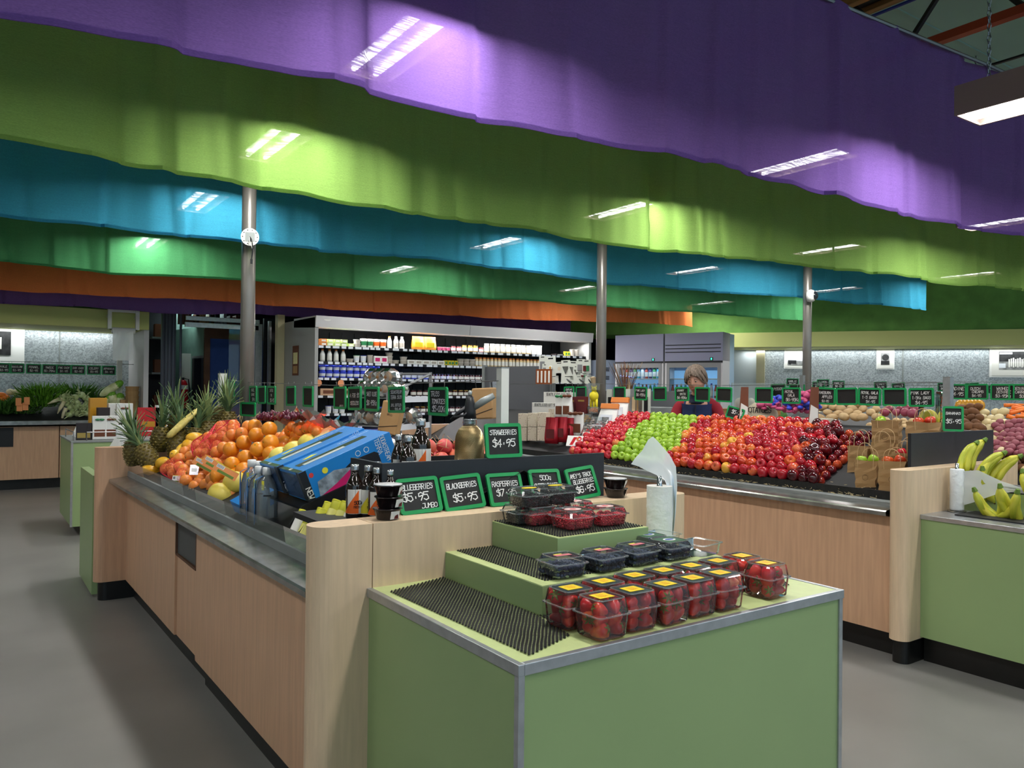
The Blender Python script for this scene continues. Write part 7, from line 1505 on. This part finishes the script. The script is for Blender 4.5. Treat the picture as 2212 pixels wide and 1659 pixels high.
# utensil display behind: a stand of hanging white cards with kitchen tools
t = thing('utensil_stand', 'grey stand with hooks behind the gift sets', 'stand', (5.85, 8.05, 0), -pi/2+.35)
MB().box(-.75, .35, .0, .03, .9, 1.80).build('back_panel', mat('peg_panel', '5A5C60', .6), t); MB().box(-.75, -.71, -.02, .05, 0, 1.82).box(.31, .35, -.02, .05, 0, 1.82).build('post', 'steel_dull', t); MB().box(-.75, .35, -.2, .2, 0, .06).build('base', 'steel_dull', t)
t.scale = (1, 1, 1)
UX = 5.75
def ucard(i, px, pt, pb, w, prod, lab):
    a = PX(px, pt, UX); b = PX(px, pb, UX); h = a.z-b.z; t = thing('utensil_card', lab, 'card', (UX, a.y, (a.z+b.z)/2), (0, R.uniform(-.04, .04), -pi/2+.35), 'white cards with kitchen tools'); MB().box(-w/2, w/2, 0, .004, -h/2, h/2).build('card', mat('card_w', 'D6D8CE', .5), t); MB().box(-w*.25, w*.25, -.001, 0, h*.36, h*.43).build('name_print', 'black', t)
    if prod == 'spoon': MB().ell((0, -.01, -h*.1), w*.22, .006, h*.14, 10, 5).tube([(0, -.01, -h*.2), (0, -.01, -h*.45)], .006, 5).build('tool', 'offwhite', t, True); MB().ell((0, -.017, -h*.08), w*.1, .003, h*.07, 8, 4).build('yolk_print', 'honey', t)
    elif prod == 'dark': MB().box(-w*.3, w*.3, -.012, 0, -h*.4, h*.1).build('tool', 'fr_grey', t, bevel=.003)
    elif prod == 'cone': MB().add([(-w*.35, -.008, h*.1), (w*.35, -.008, h*.1), (.0, -.008, -h*.4)], [(0, 1, 2)]).build('tool', 'steel', t)
    elif prod == 'red': MB().box(-w*.35, -w*.05, -.012, 0, -h*.35, h*.05).build('tool', 'maroon', t); MB().box(.05*w, w*.3, -.012, 0, -h*.35, h*.05).build('tool', 'lid_green', t)
    elif prod == 'print': MB().lathe([(.001, 0), (w*.2, 0)], 10, cap=False).build('print', 'berry_print', t).matrix_local = Matrix.Translation((0, -.002, -h*.1)) @ Matrix.Rotation(pi/2, 4, 'X')
    elif prod == 'knife': MB().tube([(-w*.1, -.008, h*.1), (w*.2, -.008, -h*.35)], [.005, .011], 5).build('tool', 'black', t)
cards = [(1172, 768, 800, .10, 'dark'), (1190, 770, 812, .14, 'spoon'), (1208, 782, 806, .12, 'print'), (1222, 778, 812, .12, 'cone'), (1238, 780, 812, .13, 'cone'), (1254, 776, 804, .11, 'dark'), (1267, 777, 806, .11, 'red'), (1194, 812, 828, .16, 'print'), (1228, 812, 828, .2, 'knife'), (1255, 812, 828, .2, 'knife'), (1274, 812, 830, .12, 'knife'), (1178, 786, 806, .09, 'dark'), (1246, 790, 812, .1, 'cone'), (1262, 806, 816, .1, 'red')]
for i, c_ in enumerate(cards): ucard(i, *c_[:5], '%s white tool card on the utensil stand, from the left top' % ordn(i))
for i in range(4): p = PX(1163+i*8, 812, 5.6); put('spice_tube', '%s amber spice tube left of the utensil cards' % ordn(i), 'tube', [('tube', MB().box(-.03, .03, -.01, .01, -.10, .08).mesh('tube', mat('spice', '8A4418', .3))), ('label', MB().box(-.012, .012, -.012, -.01, -.08, .06).mesh('label', 'lab_white'))], p, -pi/2+.35, 'amber spice tubes')
p = PX(1285, 830, 5.5); t = thing('spatula_jar', 'white jar with blue lid holding wooden spatulas by the pole', 'jar', (5.52, p.y, 1.342)); MB().lathe([(.06, 0), (.06, .13)], 14).build('jar', 'white_pk', t, True); MB().lathe([(.063, .13), (.063, .155)], 14).build('lid', mat('blue_lid', '2A7CB8', .4), t)
for i in range(5): a = -.35+.14*i; MB().tube([(0, 0, .12), (.18*sin(a)*.6, 0, .22), (.18*sin(a), 0, .30)], [.008, .018, .022], 6).build('spatula', mat('pale_wood', 'D2B690', .6), t)
# basket of long twigs right of the pole
p = PX(1352, 850, 5.75); t = thing('twig_bundle', 'fan of long brown twigs in a pot right of the middle pole', 'twigs', (5.75, p.y, 1.40)); MB().lathe([(.07, -.058), (.09, .08)], 14).build('pot', 'brown_wood', t)
for i in range(64):
    a = R.uniform(0, 6.28); rr_ = R.uniform(.02, .2); hh = R.uniform(.34, .42); MB().tube([(0+.03*cos(a), .03*sin(a), 0), (rr_*.5*cos(a), rr_*.5*sin(a), hh*.5), (rr_*cos(a), rr_*sin(a), hh)], [.004, .003, .002], 4).build('twig', ('brown_pk', 'kraft', 'stem')[i % 3], t)
MB().tube([(-.01, -.05, .0), (-.01, -.06, .22)], .010, 6).build('wooden_handle', 'pale_wood', t)
for i, px in enumerate((1318, 1330, 1343, 1356, 1370, 1384, 1396)):
    p = PX(px, 862, 5.40); put('utensil_pack', '%s hanging tool pack below the twigs' % ordn(i), 'pack', [('card', MB().box(-.045, .045, 0, .008, -.13, .10).mesh('card', ('card_w', 'fr_grey', 'kraft')[i % 3])), ('tool', MB().box(-.018, .018, -.012, 0, -.12, .02).mesh('tool', ('black', 'pale_wood', 'steel')[i % 3]))], p, -pi/2+.3, 'tool packs below the twigs')
# shelf under those packs
t = thing('shelf_stand', 'low grey stand carrying twigs and tool packs behind the apples', 'stand', (5.95, 6.6, 0), -pi/2+.0); MB().box(-.3, 1.1, -.52, .1, .0, 1.34).build('cabinet', 'steel_dull', t); MB().box(-.3, 1.1, .06, .1, 1.34, 1.5).build('back_board', 'peg_panel', t)
# ================================================================== BREAD RACK beyond the near island
BX = 3.05
c0 = PT(770, 850, 7.9); c1 = PT(838, 852, 7.6); c2 = PT(930, 808, 8.6)
t = thing('bread_rack', 'grey metal rack of bagged bread in front of the dairy fridge', 'rack', (c0.x, c0.y, 0)); o_ = Vector((c0.x, c0.y, 0))
def rl(a, b, w=.014, nm='rail', m_='fr_grey'): return MB().tube([Vector(a)-o_, Vector(b)-o_], w, 4).build(nm, m_, t)
c3 = c0+(c2-c1)
for c in (c0, c1, c2, c3): rl((c.x, c.y, 0), (c.x, c.y, c.z+.02), .018, 'post')
rl(c0, c1); rl(c1, c2); rl(c0, c3); rl(c2, c3)
for q, z in enumerate((1.40, 1.12, .84, .5)):
    P = [Vector((c.x, c.y, z))-o_ for c in (c0, c1, c2, c3)]; MB().slab(*P, .012).build('shelf', 'fr_grey', t); MB().slab(P[1]+Vector((0, 0, -.04)), P[2]+Vector((0, 0, -.04)), P[2]+Vector((0, 0, .02)), P[1]+Vector((0, 0, .02)), .004).build('ticket_rail', 'price', t)
fruitmat('crust', '7A4E28', 'A87440', None, .6, 12)
def loaf(label, p, rz, L_=.26, r=.075, group='bagged loaves'):
    t = thing('bread_loaf', label, 'bread', p, rz, group); MB().ell((0, 0, r*.9), L_/2, r*.8, r*.85, 14, 8).build('loaf', 'crust', t, True)
    mb = MB(); vs = []; prof = [(-L_/2-.07, .05), (-L_/2-.03, .015), (-L_/2, .06), (-L_*.25, .088), (L_*.25, .088), (L_/2, .075), (L_/2+.015, .03)]
    for x, rr_ in prof:
        for j in range(10): a = 2*pi*j/10; w = 1+.12*noise1(j*1.9+x*30, 7); vs.append((x, rr_*cos(a)*w, r*.95+rr_*sin(a)*w))
    mb.add(vs, [(i*10+j, i*10+(j+1) % 10, (i+1)*10+(j+1) % 10, (i+1)*10+j) for i in range(6) for j in range(10)]); mb.build('film_bag', 'bagfilm', t)
    mb = MB(); vs = []
    for x in (-.045, .045):
        for j in range(7): a = -.3+(pi+.6)*j/6; vs.append((x, .092*cos(a), r*.95+.092*sin(a)))
    mb.add(vs, [(j, j+1, 8+j, 7+j) for j in range(6)]); mb.build('paper_band', mat('band_grey', '9CA8B0', .6), t, True)
    return t
for i in range(7):
    f = i/6; b_ = c0.lerp(c1, .15+.7*(i % 4)/3)+(c2-c1)*(.12 if i < 4 else .45); loaf('%s bagged loaf on the top shelf of the bread rack' % ordn(i), (b_.x, b_.y, 1.415), atan2((c2-c1).y, (c2-c1).x), .3)
for i in range(3): b_ = c0.lerp(c1, .25+.25*i)+(c2-c1)*.2; loaf('%s bagged loaf piled on the others' % ordn(i), (b_.x, b_.y, 1.54), atan2((c2-c1).y, (c2-c1).x)+.2, .28)
for z, nm in ((1.135, 'second'), (.855, 'third')):
    for i in range(8): b_ = c0.lerp(c1, .1+.8*(i % 4)/3)+(c2-c1)*(.15 if i < 4 else .6); loaf('%s bagged loaf on the %s shelf of the bread rack' % (ordn(i), nm), (b_.x, b_.y, z), atan2((c2-c1).y, (c2-c1).x)+R.uniform(-.3, .3), .28)
for px, yt, yb, w, x_, lb, rl_ in ((840, 868, 935, .17, 2.6, 'tall brown paper sack leaning in front of the bread rack', .22), (1049, 838, 905, .13, 2.35, 'flat brown paper bag hanging beside the white post', -.05)):
    a = PX(px, yt, x_); b = PX(px, yb, x_); h = a.z-b.z; t = thing('paper_sack', lb, 'bag', (x_, a.y, b.z), (0, rl_, -pi/2+.5)); MB().box(-w/2, w/2, -.03, .03, 0, h).build('sack', 'kraft', t, bevel=.008); MB().slab((-w/2, -.031, h*.1), (w/2, -.031, h*.32), (w/2, -.031, h*.34), (-w/2, -.031, h*.12), .0005).build('crease_shade', 'black', t);  # black strip on the sack paints the shade in a fold
    mb = MB(); text_mesh(mb, 'BREAD', h*.06, 0, h*.6, fit=w*.5, off=-.0315); mb.build('printed_word', 'stamp', t) if rl_ > 0 else None
    for q in (-.05, .05): MB().tube([(q, 0, h-.01), (q, -.01, h+.03)], .003, 5).build('hook', 'black', t)
# stand that the sacks hang from / lean on, and crate of peaches behind the siphon
t = thing('black_crate', 'black crate of pink peaches behind the siphon', 'crate', (1.62, 3.02, 1.13), .0)
MB().box(-.06, .4, -.14, -.13, 0, .09).box(-.06, .4, .13, .14, 0, .09).box(-.06, -.05, -.13, .13, 0, .09).box(.39, .4, -.13, .13, 0, .09).box(-.06, .4, -.14, .14, -.01, 0).build('crate', 'black', t)
fruitmat('peach', 'C04048', 'D86A50', 'E09A60', .5, 8); pe, pn_ = ball_mesh('peach', 'peach', .034)
k = 0
for i in range(6):
    for j in range(3): place('peach', '%s pink peach in the black crate behind the siphon' % ordn(k), 'peach', pe, 'stem', pn_, (1.60+.074*i, 2.94+.075*j, 1.19+.02*R.random()), 'pink peaches', 1.05); k += 1
for i in range(3): place('peach', '%s peach piled on top of the crate' % ordn(i), 'peach', pe, 'stem', pn_, (1.63+.08*i, 2.98, 1.25), 'piled peaches', 1.05)
sm = MB()
for i in range(40): x, y, z = R.uniform(1.58, 2.0), R.uniform(2.9, 3.1), R.uniform(1.22, 1.26); sm.tube([(x, y, z), (x+R.uniform(-.05, .05), y+R.uniform(-.05, .05), z+R.uniform(-.02, .05))], .0013, 3, False)
stuff(tag(sm.build('straw', 'straw'), 'loose straw around the peaches', 'straw'))
# raffia ties near the oranges
rm = MB()
for (px, py_, x_) in ((300, 1025, 1.06), (415, 1075, 1.06), (455, 1090, 1.06), (560, 905, 1.6), (430, 1085, 1.08), (640, 895, 1.7), (520, 912, 1.65), (880, 1000, 1.4)):
    c = PX(px, py_, x_)
    for q in range(7): v = Vector((R.uniform(-.02, .02), R.uniform(-.05, .05), R.uniform(0, .06))); rm.tube([c, c+v*.6+Vector((0, 0, .02)), c+v+Vector((-.01, R.uniform(-.03, .03), -.02))], .0014, 3, False)
stuff(tag(rm.build('raffia', 'straw'), 'pale raffia ties on the nets along the ledge', 'raffia'))
# things between apples and potatoes
for i, (px, py_, m_, lb) in enumerate(((1688, 872, 'blue_pk', 'blue mesh bag heap left'), (1712, 885, 'pink_pk', 'pink mesh bag by the blue ones'), (1735, 878, 'blue_pk', 'blue mesh bag heap right'), (1668, 880, 'pink_pk', 'pink mesh bag left of the blue'), (1752, 862, 'pink_pk', 'pink packet standing by the pole'))):
    p = PX(px, py_, 6.0); t = thing('net_bag', lb+' beyond the apples', 'bag', p); mb = MB()
    for q in range(26): a_ = R.uniform(.015, .04); mb.ell((R.uniform(-.08, .08), R.uniform(-.12, .12), R.uniform(-.02, .07)), a_, R.uniform(.015, .045), R.uniform(.012, .03), 9, 5)
    stuff(mb.build('wrapped_pieces', m_, t, True))
t = thing('display_table', 'low table beyond the apples carrying net bags and cartons', 'table', (0, 0, 0)); MB().box(5.85, 6.15, 3.3, 5.0, 1.1, 1.14).build('top', 'steel_dull', t)
for x, y in ((5.88, 3.35), (6.12, 3.35), (5.88, 4.95), (6.12, 4.95)): MB().box(x-.02, x+.02, y-.02, y+.02, 0, 1.1).build('leg', 'steel_dull', t)
p = PX(1645, 893, 6.0); t = thing('potato_sack', 'white sack printed Potatoes behind the red apples', 'sack', (6.0, p.y, 1.14), -pi/2+.3); MB().ell((0, 0, .13), .16, .08, .15, 14, 8).build('sack', mat('sack_c', 'B8AE96', .7), t, True); mb = MB(); text_mesh(mb, 'POTATOES', .045, 0, .2, fit=.24, off=-.083, th=.16); mb.build('lettering', 'black', t)
for i in range(6):
    p = PX(1732+i % 3*20, 896-(i//3)*12, 6.0); t = thing('egg_carton', '%s grey carton beyond the apples by the pole' % ordn(i), 'carton', (5.98, p.y, 1.15+.07*(i//3)), -pi/2+.2, 'grey cartons'); MB().box(-.1, .1, -.07, .07, 0, .065).build('carton', mat('carton_c', 'B0A896', .7), t, bevel=.006); MB().box(-.06, .06, -.072, -.07, .01, .05).build('label', 'lid_orange', t)
for px, lb in ((1606, 'tall folded brown card standing left among the apples'), (1757, 'tall folded brown card standing right among the apples')):
    a = PX(px, 836, 5.12); t = thing('folded_card', lb, 'card', (5.12, a.y, 1.22), -pi/2+1.0); h = a.z-1.22; MB().slab((-.04, 0, 0), (.04, 0, 0), (.04, .0, h), (-.02, .0, h), .003).build('card', 'brown_pk', t); MB().slab((-.04, -.004, 0), (.035, -.004, 0), (.035, -.004, h*.5), (-.02, -.004, h*.6), .002).build('paper', 'offwhite', t)
sign('tilted bright green chalkboard reading $5.78 standing among the apples', (5.10, PX(1588, 893, 5.10).y, PX(1588, 893, 5.10).z), [('$5.78', .3, .1, .1)], .17, .10, rz=-pi/2, roll=.2, tilt=-.2, hang=False)
p = PX(1622, 850, 7.0); t = thing('cake_cover', 'clear acrylic cover over pale items beyond the apples', 'cover', (7.0, p.y, 1.32), -.9)
MB().box(-.2, .2, -.15, .15, .0, .28).build('cover', 'punnet_rim', t)
for i in range(3): MB().ell((-.12+.12*i, 0, .06), .05, .05, .06, 10, 6).build('pale_item', 'cream_pk', t, True)
MB().box(-.3, .3, -.2, .2, -.06, 0).build('wood_tray', 'timber', t)
p = PX(2022, 890, 5.5); t = thing('fruit_bag', 'clear bag with a yellow melon left of the grey post', 'bag', (5.42, p.y, p.z-.1)); MB().ell((0, 0, .06), .05, .05, .055, 12, 8).build('melon', 'lab_yellow', t, True); MB().lathe([(.065, 0), (.075, .06), (.07, .14), (.08, .24)], 12, cap=False).build('film', 'clear2', t)
for i in range(6): p = PX(2075+i*8, 876, 6.9); o = MB().ell((0, 0, 0), .045, .045, .05, 10, 6).build('onion', 'honey', smooth=True); o.location = p; tag(o, '%s golden wrapped onion behind the brown potatoes' % ordn(i), 'onion', 'golden onions')
